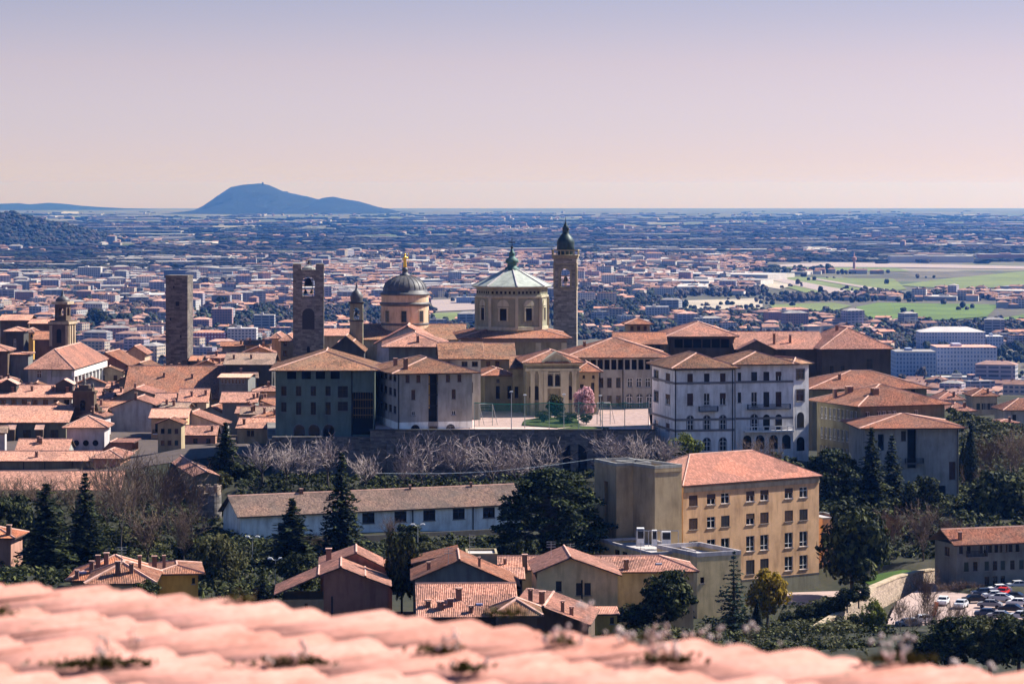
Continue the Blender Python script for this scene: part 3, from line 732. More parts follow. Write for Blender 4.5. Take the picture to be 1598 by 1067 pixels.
def proto_cypress(seed, h=14, rad=1.4):
    rnd = random.Random(seed); tr = MB(); cr = MB(); tr.tube((0, 0, -1), (0, 0, h * .8), .22, .05, 6)
    for i in range(3600):
        f = rnd.random(); r = rad * (math.sin(math.pi * min(1, f * 1.06 + .06) ** .75) ** .6 if f < .94 else .25) * rnd.uniform(.75, 1.08); a = rnd.uniform(0, 6.283)
        leafquad(cr, Vector((r * math.cos(a), r * math.sin(a), .4 + f * (h - .4))), (Vector((math.cos(a), math.sin(a), .2)) + rv(rnd) * .5).normalized(), .32, rnd, .45)
    return (tr.mesh('trunk', [BARK]), cr.mesh('crown', [LF['cypress']]))
def plant(proto, name, label, x, y, Y, ytop, wpx, h0, w0, cat='tree', group=None, rz=None):
    """stand a tree with its foot at pixel (x, y), its top at ytop, wpx wide"""
    p = P(x, y, Y); h = (y - ytop) / F * Y; wd = wpx / F * Y
    o = thing(name, label, cat, p, random.uniform(0, 6.28) if rz is None else rz, group); k = wd / w0
    o.scale = (k, k, h / h0)
    for n, me in zip(('trunk', 'crown'), proto): link(n, me, o)
    return o
random.seed(7)
# ------------------------------------------------------------------ seminary and courtyard
def poly_px(l, Y): return [P(x, y, Y) for x, y in l]
B = Bld('seminary_wing', 'dark grey institute wing with tall copper glazed bay and tiled hip roof', 'building', 430, 584, 578, 705, 2, 26, 692, PL['teal'])
B.win('front', (455, 478, 500, 523), 585, 14, 13, 'loggia')
B.win('front', (443, 466, 489, 512), 610, 8, 15, 'dark'); B.win('front', (443,), 617, 8, 15, 'dark'); B.win('front', (535,), 611, 16, 18, 'dark')
B.win('front', (443,), 635, 8, 15, 'dark'); B.win('front', (466, 489, 512), 637, 8, 20, 'dark'); B.win('front', (535,), 634, 16, 14, 'dark')
B.win('front', (467, 490, 513), 672, 17, 19, 'archs'); B.win('front', (566,), 645, 32, 66, 'loggia'); B.win('front', (566,), 671, 30, 17, 'dark')
B.roof('hip', yt=549, over=1.4, mat=T_BROWN, gr=True).chimney([(444, 562)], 0.9, 1.5)
B.finish()
mb = MB()   # glazing bars of the tall bay
u0, _ = B.uw('front', 551, 640); u1, _ = B.uw('front', 582, 640)
for y in (585, 598, 611, 624, 637, 648):
    w_ = (HY - y) / F * B.Y - B.z0; mb.box(u0, u1, 0.35, 0.5, w_ - .12, w_ + .12)
for i in range(9): u = u0 + (u1 - u0) * i / 8; mb.box(u - .05, u + .05, 0.51, 0.6, B.H - 11, B.H - .4)
B.put(mb.build('glazing_bar', [flat('copper_bar', (0.20, 0.11, 0.03), 0.5)]))
B.pipe((549,))
B = Bld('seminary_block', 'pale grey institute block with a dark full height glazed slot and low white base', 'building', 620, 737, 583, 695, 14, 25, 690, PL['mid'])
for y in (587, 610, 637): B.win('left', (616, 609, 602, 595), y + 2, 4.5, 12, 'dark')
B.win('left', (614, 604), 664, 5, 13, 'dark'); B.win('left', (592,), 662, 5, 15, 'dark')
B.win('front', (636, 653, 699, 717), 591, 6, 12, 'dark'); B.win('front', (645, 708), 616, 6, 15, 'dark'); B.win('front', (645, 708), 645, 6, 7, 'white')
B.win('front', (676,), 620, 15, 76, 'loggia'); B.win('front', (648, 703), 668, 14, 12, 'archs'); B.win('front', (676,), 669, 12, 8, 'dark')
B.roof('hip', yt=559, over=1.6, mat=T_BROWN).chimney([(617, 571, 1.0, 1.8), (633, 576, 1.1, 2.6)])
B.finish(); B.pipe((622,))
mb = MB(); w0 = 1.0; w1 = (HY - 659) / F * B.Y - B.z0
ua, _ = B.uw('front', 668, 640); ub, _ = B.uw('front', 684, 640)
mb.box(-.06, ua, -.06, -.003, w0, w1); mb.box(ub, B.W + .06, -.06, -.003, w0, w1); mb.box(-.06, -.003, 0, B.D, w0, w1)
B.put(mb.build('plinth', [PL['palewhite']]))
mb = MB()
for y in (600, 617, 634): w_ = (HY - y) / F * B.Y - B.z0; mb.box(ua, ub, .3, .4, w_ - .1, w_ + .1)
mb.box(ua + .1, ua + .5, .42, .5, B.H - 8, B.H - .6, 1)
B.put(mb.build('glazing_bar', [IRON, flat('amber_blind', (0.35, 0.2, 0.03), 0.6)]))
B = Bld('seminary_rear_block', 'tall block with blind grey walls and wide hip roof rising behind the two institute fronts', 'building', 607, 690, 541, 745, 2, 22, 600, PL['grey'])
B.roof('hip', yt=520, over=1.8, mat=T_PALE).chimney([(652, 534, 0.9, 1.8)]); B.win('front', (685,), 551, 5, 16, 'dark'); B.win('front', (694,), 551, 4, 16, 'dark'); B.finish()
B = Bld('seminary_link', 'low connecting wing with shaded lean-to roof between the rear block and the church', 'building', 690, 750, 560, 724, 3, 18, 660, PL['mid'])
B.win('front', (697, 725, 741), 568, 9, 8, 'dark'); B.win('front', (735, 752), 604, 6, 16, 'dark'); B.roof('gu', yt=535, over=1.0, mat=T_BROWN).finish()
# white palazzo on the right
B = Bld('white_palazzo', 'white four storey palazzo with brown shutters, green balconies and dark string courses', 'building', 1053, 1146, 575, 690, 12, 20, 712, PL['white'])
ST = ['shutb', 'shutb', 'shutb']
B.win('front', (1077, 1103, 1128), 591, 9, 16, ['shutb', 'shutd', 'shutb']); B.win('front', (1077, 1103, 1128), 623, 9.5, 19, ['shutb', 'tall', 'half'])
B.win('front', (1077, 1103, 1128), 660, 10, 22, 'archw'); B.win('front', (1077, 1103, 1128), 694, 11, 20, 'archw')
B.win('left', (1042, 1024), 590, 7, 15, ['shutb', 'trim']); B.win('left', (1042, 1024), 623, 7, 17, ['half', 'trim']); B.win('left', (1042, 1024), 666, 6, 12, ['shutb', 'white'])
B.roof('hip', yt=552, over=1.1, mat=T_BROWN); B.finish()
for y in (598, 655, 672): B.band(y, 'cornice', 0.5)
B.band(577, 'eave_moulding', 0.35, 0.5)
B.balcony('front', 1090, 1119, 641); B.pipe((1054, 1143))
root = B.root
C = Bld('', '', '', 1148, 1238, 569, 694, 12, 18, 712, PL['white'], root=root, part='bay_wall')
C.win('front', (1154,), 588, 5, 14, 'shutd'); C.win('front', (1177, 1196, 1215), 588, 9, 15, ['shutd', 'shutd', 'half']); C.win('front', (1154,), 620, 5, 16, 'shutd')
C.win('front', (1177, 1196, 1215), 623, 9, 23, ['tall', 'shutd', 'shutb']); C.win('front', (1177, 1196, 1215), 659, 10.5, 25, ['archw', 'arch', 'arch']); C.win('front', (1166, 1186, 1207, 1227), 690, 13, 22, 'arch')
C.roof('hip', yt=550, over=1.1, mat=T_BROWN); C.finish()
for y in (596, 653): C.band(y, 'cornice', 0.5, faces=('front',))
C.balcony('front', 1166, 1232, 638); mb = MB()
ua, wa = C.uw('front', 1160, 672); ub, _ = C.uw('front', 1236, 672); mb.box(ua, ub, -1.6, -.005, wa - .3, wa + .1); 
for i in range(9): x = ua + .2 + (ub - ua - .4) * i / 8; mb.box(x - .1, x + .1, -1.55, -1.35, wa + .1, wa + .9)
mb.box(ua, ub, -1.62, -1.3, wa + .9, wa + 1.1); C.put(mb.build('terrace', [MARBLE]))
pr = C.mw @ Vector((C.W, 0, C.H)); kx = CX + pr.x / pr.y * F; ky = HY - pr.z / pr.y * F
C2 = Bld('', '', '', kx + .3, 1262, ky, pr.y + .3, 31, 12, 712, PL['white'], root=root, part='end_wall')
C2.win('front', (1249,), 584, 12, 16, 'trim'); C2.win('front', (1249,), 617, 12, 18, 'trim'); C2.win('front', (1249,), 655, 11, 25, 'arch'); C2.win('front', (1249,), 692, 12, 22, 'arch')
C2.roof('hip', rise=1.2, over=0.9, mat=T_BROWN, ribs=False).finish()
# courtyard with its rampart
yard = [(592, 674, 691), (1012, 669, 694), (1040, 655, 840), (640, 655, 840)]
pts = [P(*q) for q in yard]; YZ = P(700, 672, 692).z
PAVE = plaster('pale_paving', (0.66, 0.46, 0.41), 0.12)
def slab(name, l, z, mat, th=3, kind='structure'):
    mb = MB(); a = [(p[0], p[1]) for p in l]; mb.prism(a, z - th, z); return tag(mb.build(name, mat), kind=kind)
def at_z(x, y, z): Y = -z * F / (y - HY); return Vector(((x - CX) / F * Y, Y, z))
PX0, PX1 = P(585, 0, 692).x, P(1016, 0, 692).x
slab('courtyard', [(PX0, 692.6), (PX1, 692.6), (PX1 + 6, 860), (PX0 - 6, 860)], YZ, PAVE, 4)
slab('lower_terrace', [(P(415, 0, 690).x, 697), (PX0 - .05, 692.6), (PX0 - 6.05, 800), (P(415, 0, 800).x, 800)], P(500, 684, 700).z, ST_WALL, 4)
rw = thing('rampart', 'tall dark stone rampart holding up the courtyard, dark arch near its right end', 'wall', (0, 0, 0))
mb = MB(); zt = YZ + 0.12; zb = YZ - 14
mb.box(PX0 - 1, PX1 + 1, 691.0, 692.5, zb, zt)
x1 = P(425, 0, 695).x; mb.box(x1, PX0 - 1.003, 693.5, 695, zb - 2, P(500, 681, 694).z)
for i in range(9): x = PX0 + (PX1 - PX0) * (i + .5) / 9; mb.prism([(x - .9, 690.995), (x - .7, 690.2), (x + .7, 690.2), (x + .9, 690.995)], zb, zt - 3)
mb.build('masonry', [ST_WALL], rw)
mb = MB(); mb.box(PX0 - 1.2, PX1 + 1.2, 690.8, 692.58, zt + .003, zt + .25); mb.build('coping', [PL['dark']], rw)
mb = MB(); c = P(897, 735, 690.9); mb.face([(c.x + x, 690.96, c.z + z) for x, z in arch_poly(5.4, 6.2, 10)]); mb.build('archway', [DARK], rw)
# green safety net on posts
NET, nt_, b_ = M('green_net', 0.8); b_.inputs['Base Color'].default_value = (0.02, 0.20, 0.14, 1)
tb = nt_.nodes.new('ShaderNodeBsdfTransparent'); ms_ = nt_.nodes.new('ShaderNodeMixShader'); ms_.inputs[0].default_value = 0.45
nt_.links.new(tb.outputs[0], ms_.inputs[1]); nt_.links.new(b_.outputs[0], ms_.inputs[2]); nt_.links.new(ms_.outputs[0], nt_.nodes['Material Output'].inputs[0])
nr = thing('safety_net', 'long green safety net hung from tall posts along the courtyard edge', 'net', (PX0, 694, YZ))
nx = [740, 857, 903, 940, 975, 1012]
mb = MB(); npx = [P(x, 0, 694).x - PX0 for x in nx]
for a, b in zip(npx, npx[1:]):
    for i in range(6):
        u, v = a + (b - a) * i / 6, a + (b - a) * (i + 1) / 6; s_ = lambda q: 6.2 - 0.35 * math.sin(math.pi * (q - a) / (b - a))
        mb.face([(u, 0, .6), (v, 0, .6), (v, 0, s_(v)), (u, 0, s_(u))])
mb.build('mesh_panel', [NET], nr)
mb = MB()
for a, b in zip(npx, npx[1:]):
    for i in range(6):
        u, v = a + (b - a) * i / 6, a + (b - a) * (i + 1) / 6; s_ = lambda q: 6.2 - 0.35 * math.sin(math.pi * (q - a) / (b - a))
        mb.tube((u, 0, s_(u)), (v, 0, s_(v)), .09, .09, 5)
mb.build('top_rope', [flat('green_rope', (0.02, 0.22, 0.14), 0.7)], nr)
for x in npx: mb = MB(); mb.tube((x, .2, 0), (x, .2, 6.5), .09, .07, 6); mb.build('post', [STEEL], nr)
def lamp_mast(x, y, Y, h, label, twin=False):
    p = at_z(x, y, Y) if False else P(x, y, Y); t = thing('lamp_post', label, 'lamp post', p)
    mb = MB(); mb.tube((0, 0, -.5), (0, 0, h), .11, .06, 6); mb.build('pole', [STEEL], t)
    for q in ((-1, 1) if twin else (0,)):
        mb = MB(); mb.tube((0, 0, h - .2), (q * .9, 0, h + .05), .05, .05, 5) if q else None
        mb.box(q * .9 - .4, q * .9 + .4, -.25, .25, h, h + .2); mb.box(q * .9 - .25, q * .9 + .25, -.15, .15, h + .203, h + .3); mb.build('lamp_head', [WHITEF], t)
    return t
for x, yb, yt, l in ((798, 672, 612, 'slender post standing alone in the courtyard left of the church porch'), (819, 668, 617, 'white topped lamp post before the church porch stairs'),
                     (880, 668, 616, 'lamp post in front of the pink blossom tree'), (937, 664, 618, 'lamp post on pale paving right of the pink blossom tree')):
    Y = -YZ * F / (yb - HY); lamp_mast(x, yb, Y, (yb - yt) / F * Y, l)
def goal(x, y, l):
    p = at_z(x, y, YZ); t = thing('goal_frame', l, 'goal frame', p, .3); mb = MB()
    for q in (-1.6, 1.6): mb.tube((q, 0, 0), (q, 0, 5), .08, .08, 6); mb.tube((q, 0, 5), (q + 1.6, 1.2, 0), .07, .07, 5)
    mb.tube((-1.6, 0, 5), (1.6, 0, 5), .08, .08, 6); mb.build('frame', [STEEL], t); mb = MB()
    for i in range(6): z = .8 + i * .75; mb.tube((-1.6, .02, z), (1.6, .02, z), .02, .02, 3)
    mb.build('cross_wire', [STEEL], t)
goal(758, 664, 'grey braced goal frame at the left end of the courtyard'); goal(942, 662, 'grey braced goal frame at the right end of the courtyard')
for l, z in (([(815, 664), (870, 668), (905, 664), (900, 654), (850, 652), (818, 657)], .05), ([(870, 671), (915, 671), (950, 669), (905, 666)], .055)):
    mb = MB(); mb.prism([(at_z(x, y, YZ).x, at_z(x, y, YZ).y) for x, y in l], YZ - .1, YZ + z + .25); tag(mb.build('lawn', leaf('lawn_grass', (0.07, 0.10, 0.03), (0.10, 0.13, 0.04))), kind='structure')
# ------------------------------------------------------------------ big church with octagonal drum
def octo(R_, ph0, n=8): return [(R_ * math.sin(ph0 + i * 2 * math.pi / n), -R_ * math.cos(ph0 + i * 2 * math.pi / n)) for i in range(n)]
CH = thing('domed_church', 'large stone church with octagonal drum, pale conical roof and green copper lantern', 'church', P(799, 640, 805))
o = CH.location; zz = lambda y, Y=805: (HY - y) / F * Y - o.z
Rr = 56 / F * 805; ph = R(-37.5)
def oct_up(mb, r0, z0, r1, z1, mi=0): 
    a, b = octo(r0, ph), octo(r1, ph)
    for i in range(8): j = (i + 1) % 8; mb.face([(*a[i], z0), (*a[j], z0), (*b[j], z1), (*b[i], z1)], mi)
mb = MB(); oct_up(mb, Rr, zz(530), Rr, zz(447)); mb.build('drum', [ST_DRUM], CH)
mb = MB()
for r, y0, y1 in ((Rr + .35, 513, 508), (Rr + .3, 463, 460), (Rr + .9, 447.5, 444.5)):
    oct_up(mb, Rr + .01, zz(y0 + 1), r, zz(y0)); oct_up(mb, r, zz(y0), r, zz(y1)); oct_up(mb, r, zz(y1), Rr - .3, zz(y1 - .5))
for x, y in octo(Rr + .05, ph): mb.prism([(x + .55 * math.cos(q * 1.57 + .78), y + .55 * math.sin(q * 1.57 + .78)) for q in range(4)], zz(511), zz(463))
mb.build('drum_cornice', [ST_TRIM], CH)
for k in range(8):   # one window group for each facet, frieze holes above
    a = ph + R(22.5) + k * R(45); ap = Rr * math.cos(R(22.5)); m = Matrix.Rotation(a, 4, 'Z') @ Matrix.Translation((0, -ap, 0))
    if math.cos(a) < -.3: continue
    mid = k % 2 == 1
    mb = MB(); h = zz(480 if not mid else 478) - zz(498)
    for x in (-1.15, 1.15): mb.box(x - .22, x + .22, -.2, -.004, zz(499), zz(479), 0, m)
    mb.box(-1.5, 1.5, -.3, -.004, zz(479), zz(477.5), 0, m)
    pp = arch_poly(3.1, 1.7, 8); mb.face([m @ Vector((x, -.22, zz(476) + z)) for x, z in pp], 0)
    n_ = len(pp)
    for i in range(n_): a_, b_2 = pp[i], pp[(i + 1) % n_]; mb.face([m @ Vector((a_[0], -.22, zz(476) + a_[1])), m @ Vector((a_[0], 0, zz(476) + a_[1])), m @ Vector((b_2[0], 0, zz(476) + b_2[1])), m @ Vector((b_2[0], -.22, zz(476) + b_2[1]))], 0)
    wi = mb.build('window', [ST_TRIM], CH)
    mb = MB(); mb.face([m @ Vector((x, -.06, zz(498) + z)) for x, z in (arch_poly(1.7, h + .6, 8) if mid else [(-.85, 0), (.85, 0), (.85, h), (-.85, h)])]); mb.build('pane', [DARK], wi)
    mb = MB()
    for i in range(6): x = (i - 2.5) * 1.15; mb.box(x - .28, x + .28, -.03, -.003, zz(457), zz(453), 0, m)
    mb.build('frieze_opening', [DARK], CH)
mb = MB(); oct_up(mb, Rr + 1.2, zz(445.5), 1.6, zz(420)); oct_up(mb, Rr + 1.2, zz(446.5), Rr + 1.2, zz(445.5)); rf_ = mb.build('roof', [SLATE], CH)
mb = MB()
for (a, b), (c, d) in zip(octo(Rr + 1.2, ph), octo(1.6, ph)): mb.tube((a, b, zz(445.3)), (c, d, zz(419.8)), .22, .16, 5)
mb.build('roof_rib', [PL['lilac']], rf_)
mb = MB(); k = 805 / F
mb.lathe([(1.9, zz(422)), (1.9, zz(418)), (1.3, zz(417)), (1.2, zz(411)), (1.7, zz(410)), (1.75, zz(407)), (1.5, zz(404)), (.9, zz(402)), (.7, zz(398)), (.95, zz(396)), (.5, zz(393)), (.35, zz(390)), (.1, zz(387))], 12)
ln = mb.build('lantern', [COPPER], CH, True)
mb = MB(); mb.box(-.07, .07, -.07, .07, zz(388), zz(370)); mb.box(-.9, .9, -.06, .06, zz(379), zz(377.6)); mb.sphere((0, 0, zz(386)), .4, 8); mb.build('cross', [IRON], ln)
# roofs and walls below the drum
C = Bld('', '', '', 722, 884, 528, 792, 3, 30, 575, ST_CHURCH, root=CH, part='transept_wall'); C.roof('hip', rise=3.7, over=1.4, mat=T_OLD); C.finish(); C.band(531, 'cornice', .9, .35)
for x in (745, 790, 840, 880):
    u, _ = C.uw('front', x, 550); mb = MB(); mb.box(u - .7, u + .7, -.3, -.004, 0, C.H - 1.2); C.put(mb.build('pilaster', [ST_TRIM]))
C = Bld('', '', '', 690, 800, 561, 772, 2, 22, 660, ST_CHURCH, root=CH, part='chapel_wall'); C.win('front', (725, 746, 762, 776), 568, 6, 8, 'dark'); C.win('front', (738,), 604, 9, 16, 'open'); C.roof('gu', yt=536, over=.9, mat=T_BROWN).finish()
C = Bld('', '', '', 757, 801, 586, 752, 10, 14, 660, ST_CHURCH, root=CH, part='apse_wall'); C.win('front', (777, 800), 594, 5, 6, 'dark'); C.win('front', (777, 795), 612, 6, 20, 'open'); C.roof('hip', rise=1.5, over=1.2, mat=T_OLD).finish()
C = Bld('', '', '', 800, 830, 575, 750, 0, 18, 660, ST_CHURCH, root=CH, part='flank_wall'); C.win('front', (806,), 612, 6, 18, 'open'); C.roof('gu', rise=2.5, over=.8, mat=T_BROWN).finish()
# porch with pediment
PC = Bld('', '', '', 822, 904, 566, 738, 4, 18, 660, ST_CHURCH, root=CH, part='porch_wall')
PC.win('front', (837, 889), 613, 7, 22, 'arch'); PC.win('front', (828,), 612, 4, 18, 'open'); PC.win('front', (858.5, 870), 593, 7, 17, 'arch')
PC.roof('hip', yt=547, over=1.3, mat=T_OLD).finish()
mb = MB()
for x in (831, 844, 851, 878, 884, 896): u, w_ = PC.uw('front', x, 600); mb.box(u - .5, u + .5, -.45, -.004, 0, (HY - 583) / F * PC.Y - PC.z0); mb.box(u - .65, u + .65, -.6, -.003, (HY - 583) / F * PC.Y - PC.z0, (HY - 579) / F * PC.Y - PC.z0)
PC.put(mb.build('pilaster', [ST_TRIM]))
mb = MB(); wz = lambda y: (HY - y) / F * PC.Y - PC.z0
mb.box(-.4, PC.W + .4, -.5, -.006, wz(579), wz(575)); mb.box(-.9, PC.W + .9, -1.0, -.006, wz(569), wz(566.5))
ua, _ = PC.uw('front', 845, 570); ub, _ = PC.uw('front', 891, 570); um = (ua + ub) / 2
for q in (-1, 1):
    e_ = um + q * (ub - ua) / 2
    a, b = (e_, wz(567)), (um, wz(552)); t_ = .55
    v = [(a[0], -1.3, a[1]), (b[0], -1.3, b[1]), (b[0], -1.3, b[1] + t_), (a[0], -1.3, a[1] + t_), (a[0], 3, a[1]), (b[0], 3, b[1]), (b[0], 3, b[1] + t_), (a[0], 3, a[1] + t_)]
    mb.idx(v, ((0, 1, 2, 3), (3, 2, 6, 7), (0, 4, 5, 1), (0, 3, 7, 4)))
mb.face([(ua, -.7, wz(566.4)), (ub, -.7, wz(566.4)), (um, -.7, wz(552))])
ua, _ = PC.uw('front', 853, 590); ub, _ = PC.uw('front', 876, 590)
mb.box(ua, ub, -.5, -.2, wz(606), wz(603)); mb.box(ua, ub, -.4, -.2, wz(583), wz(581)); 
mb.box((ua + ub) / 2 - .18, (ua + ub) / 2 + .18, -.4, -.2, wz(603), wz(583))
PC.put(mb.build('pediment', [ST_TRIM]))
C = Bld('church_sacristy', 'small plain house with lean-to tiled roof between the church porch and the long wing', 'building', 902, 934, 580, 742, 3, 12, 660, PL['beige'])
C.win('front', (911, 926), 588, 4, 5, 'dark'); C.win('front', (925,), 606, 5, 18, 'dark'); C.win('front', (908,), 603, 6, 8, 'dark'); C.roof('hip', yt=566, over=1.0, mat=T_OLD).finish()
# ------------------------------------------------------------------ slender campanile
def sq_tower(name, label, xc, Y, wpx, ytop, ybase, ang, wall, cat='tower'):
    t = thing(name, label, cat, P(xc, ybase, Y), R(ang)); t.location.y += wpx / F * Y / 2; return t, wpx / F * Y, (lambda y: (HY - y) / F * Y - t.location.z)
def box_c(mb, hw, z0, z1, mi=0): mb.box(-hw, hw, -hw, hw, z0, z1, mi)
def belfry(mb, hw, z0, z1, ow, oh0, oh1, mi=0, thick=.9):
    """four walls, each with an arched see-through opening"""
    for k in range(4):
        m = Matrix.Rotation(k * math.pi / 2, 4, 'Z'); n = 10; r = ow / 2; zs = oh1 - r
        arc = [(r * math.cos(math.pi * i / n), zs + r * math.sin(math.pi * i / n)) for i in range(n + 1)]
        def wall(yy, fl):
            f = [[(-hw, z0), (hw, z0), (hw, oh0), (-hw, oh0)], [(-hw, oh0), (-r, oh0), (-r, zs), (-hw, zs)], [(r, oh0), (hw, oh0), (hw, zs), (r, zs)]]
            for i in range(n): a, b = arc[i], arc[i + 1]; f.append([b, a, (a[0], z1), (b[0], z1)])
            f += [[(r, zs), (hw, zs), (hw, z1), (r, z1)], [(-hw, zs), (-r, zs), (-r, z1), (-hw, z1)]]
            for q in f: mb.face([m @ Vector((x, yy, z)) for x, z in (q if fl else reversed(q))], mi)
        wall(-hw, True); wall(-hw + thick, False)
        ring = [(r, oh0)] + arc + [(-r, oh0)]
        for i in range(len(ring)): a, b = ring[i], ring[(i + 1) % len(ring)]; mb.face([m @ Vector((a[0], -hw, a[1])), m @ Vector((b[0], -hw, b[1])), m @ Vector((b[0], -hw + thick, b[1])), m @ Vector((a[0], -hw + thick, a[1]))], mi)
def bell(name, t, z, r, mat): mb = MB(); mb.lathe([(r, z), (r * .8, z + r * .5), (r * .6, z + r * 1.2), (r * .45, z + r * 1.6), (.05, z + r * 1.8)], 12); mb.tube((-r * 1.6, 0, z + r * 2), (r * 1.6, 0, z + r * 2), .12, .12, 5); return mb.build(name, [mat], t, True)
BRONZE = flat('bell_bronze', (0.06, 0.045, 0.03), 0.45, 0.7)
t, wd, zz2 = sq_tower('campanile', 'slender stone campanile with green domed cap and arched belfry, right of the octagonal drum', 883, 930, 36, 350, 575, -4, ST_CAMP); hw = wd / 2
mb = MB(); box_c(mb, hw, 0, zz2(452)); belfry(mb, hw, zz2(452), zz2(402), wd * .42, zz2(448), zz2(419)); mb.build('shaft', [ST_CAMP], t)
mb = MB()
for y0, y1, e_ in ((452, 450, .12), (413, 411, .15), (403, 400, .35), (400, 398, .6)): box_c(mb, hw + e_, zz2(y0) + .004, zz2(y1))
for k in range(4):
    m = Matrix.Rotation(k * math.pi / 2, 4, 'Z')
    for i in range(7): x = -hw - .4 + (2 * hw + .8) * i / 6; mb.box(x - .12, x + .12, -hw - .5, -hw - .3, zz2(397.7), zz2(391.5), 0, m)
    mb.box(-hw - .55, hw + .55, -hw - .55, -hw - .25, zz2(391.5), zz2(390), 0, m)
    for q in (-1, 1): mb.box(q * hw - (.5 if q > 0 else 0), q * hw + (0 if q > 0 else .5), -hw - .06, -hw, zz2(448), zz2(414), 0, m)
    a_ = arch_poly(wd * .58, zz2(415) - zz2(449), 9); b_3 = arch_poly(wd * .42, zz2(419) - zz2(448), 9)
    for (p, q), (p2, q2) in zip(zip(a_, b_3), zip(a_[1:] + a_[:1], b_3[1:] + b_3[:1])): mb.face([m @ Vector((x, -hw - .15, zz2(449) + z)) for x, z in (p, p2, (q2[0], q2[1] + .15), (q[0], q[1] + .15))])
    mb.box(-.1, .1, -hw + .2, -hw + .5, zz2(448), zz2(430), 0, m)
mb.build('cornice', [PL['beige']], t)
bell('bell', t, zz2(440), .9, BRONZE)
mb = MB(); mb.lathe([(hw * .72, zz2(398)), (hw * .72, zz2(391)), (hw * .78, zz2(390)), (hw * .74, zz2(383)), (hw * .78, zz2(380)), (hw * .7, zz2(374)), (hw * .5, zz2(369)), (hw * .3, zz2(365)), (hw * .27, zz2(358)), (hw * .32, zz2(357)), (hw * .16, zz2(352)), (.1, zz2(346)), (.05, zz2(338))], 16)
dm = mb.build('domed_cap', [CAPD], t, True)
# ------------------------------------------------------------------ civic bell tower with two horns
t, wd, zz2 = sq_tower('civic_tower', 'broad grey stone bell tower with two raised corners, open arch with bells and dark niche', 480, 1000, 48, 412, 600, 3, ST_BELL); hw = wd / 2
mb = MB(); box_c(mb, hw, 0, zz2(470)); belfry(mb, hw, zz2(470), zz2(424), wd * .42, zz2(464), zz2(431), thick=1.4); mb.build('shaft', [ST_BELL], t)
mb = MB(); box_c(mb, hw + .02, zz2(424) + .003, zz2(421))
for q in (-1, 1):
    for r in (-1, 1): x0, x1 = sorted((q * hw * 1.005, q * hw * .48)); y0, y1 = sorted((r * hw * 1.005, r * hw * .48)); mb.box(x0, x1, y0, y1, zz2(421) + .003, zz2(412))
mb.build('parapet', [ST_BELL], t)
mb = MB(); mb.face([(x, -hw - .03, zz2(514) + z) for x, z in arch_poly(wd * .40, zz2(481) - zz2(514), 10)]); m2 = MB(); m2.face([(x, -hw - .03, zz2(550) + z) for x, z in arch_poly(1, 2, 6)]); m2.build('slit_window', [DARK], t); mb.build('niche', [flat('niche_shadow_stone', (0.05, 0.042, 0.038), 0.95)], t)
mb = MB()
for q in (-1, 1): mb.tube((q * wd * .12, 0, zz2(424)), (q * wd * .12, 0, zz2(464)), .12, .12, 5)
for y in (437, 447, 458): mb.tube((-wd * .2, 0, zz2(y)), (wd * .2, 0, zz2(y)), .14, .14, 5)
mb.build('bell_frame', [IRON], t)
bell('bell', t, zz2(447), 1.5, BRONZE); 
for q in (-1, 1): b_5 = bell('bell', t, zz2(459), .7, BRONZE); b_5.location.x = q * 1.0
mb = MB(); mb.lathe([(hw * .45, zz2(421)), (hw * .42, zz2(418)), (.1, zz2(415))], 12, 0, 0, 0); 
for q in (-1, 1): mb.tube((q * .9, 0, zz2(417)), (q * .5, 0, zz2(404)), .12, .1, 5)
mb.tube((-.6, 0, zz2(405)), (.6, 0, zz2(405)), .1, .1, 5); mb.tube((0, 0, zz2(405)), (0, 0, zz2(392)), .06, .04, 4)
mb.build('bell_cage', [PL['mid']], t); bell('bell', t, zz2(413), .6, BRONZE)
# ------------------------------------------------------------------ plain medieval tower
t, wd, zz2 = sq_tower('medieval_tower', 'plain square medieval tower of dark brown stone with flat top, standing alone on the left', 278, 1080, 35, 431, 600, -8, ST_TOWER); hw = wd / 2
mb = MB(); box_c(mb, hw, 0, zz2(431)); mb.build('shaft', [ST_TOWER], t)
mb = MB(); box_c(mb, hw + .12, zz2(433), zz2(431) + .3); mb.build('parapet', [ST_TOWER], t)
mb = MB()
for x, y, w_, h in ((.3, 474, 1.3, 1.6), (-2.2, 498, .5, .9), (1.5, 525, .5, .8), (-1, 448, .5, .8)): mb.box(x - w_ / 2, x + w_ / 2, -hw - .02, -hw + .1, zz2(y) - h / 2, zz2(y) + h / 2)
mb.build('slit_window', [DARK], t)
# ------------------------------------------------------------------ little campanile with dark dome
t, wd, zz2 = sq_tower('small_bell_tower', 'small brown bell tower with dark onion dome, between the horned tower and the lead dome', 556, 940, 20, 448, 560, 0, ST_CHURCH); hw = wd / 2
mb = MB(); box_c(mb, hw, 0, zz2(500)); belfry(mb, hw, zz2(500), zz2(474), wd * .5, zz2(499), zz2(480), thick=.5); mb.build('shaft', [ST_CHURCH], t)
mb = MB(); box_c(mb, hw + .35, zz2(474) + .003, zz2(471)); box_c(mb, hw + .2, zz2(502), zz2(500) + .1); mb.build('cornice', [PL['dark']], t)
mb = MB(); mb.lathe([(hw * .9, zz2(471)), (hw * 1.0, zz2(465)), (hw * .95, zz2(460)), (hw * .6, zz2(455)), (hw * .3, zz2(453)), (.3, zz2(449)), (.35, zz2(447)), (.05, zz2(441))], 12); mb.build('domed_cap', [LEAD], t, True)
bell('bell', t, zz2(493), .7, BRONZE)
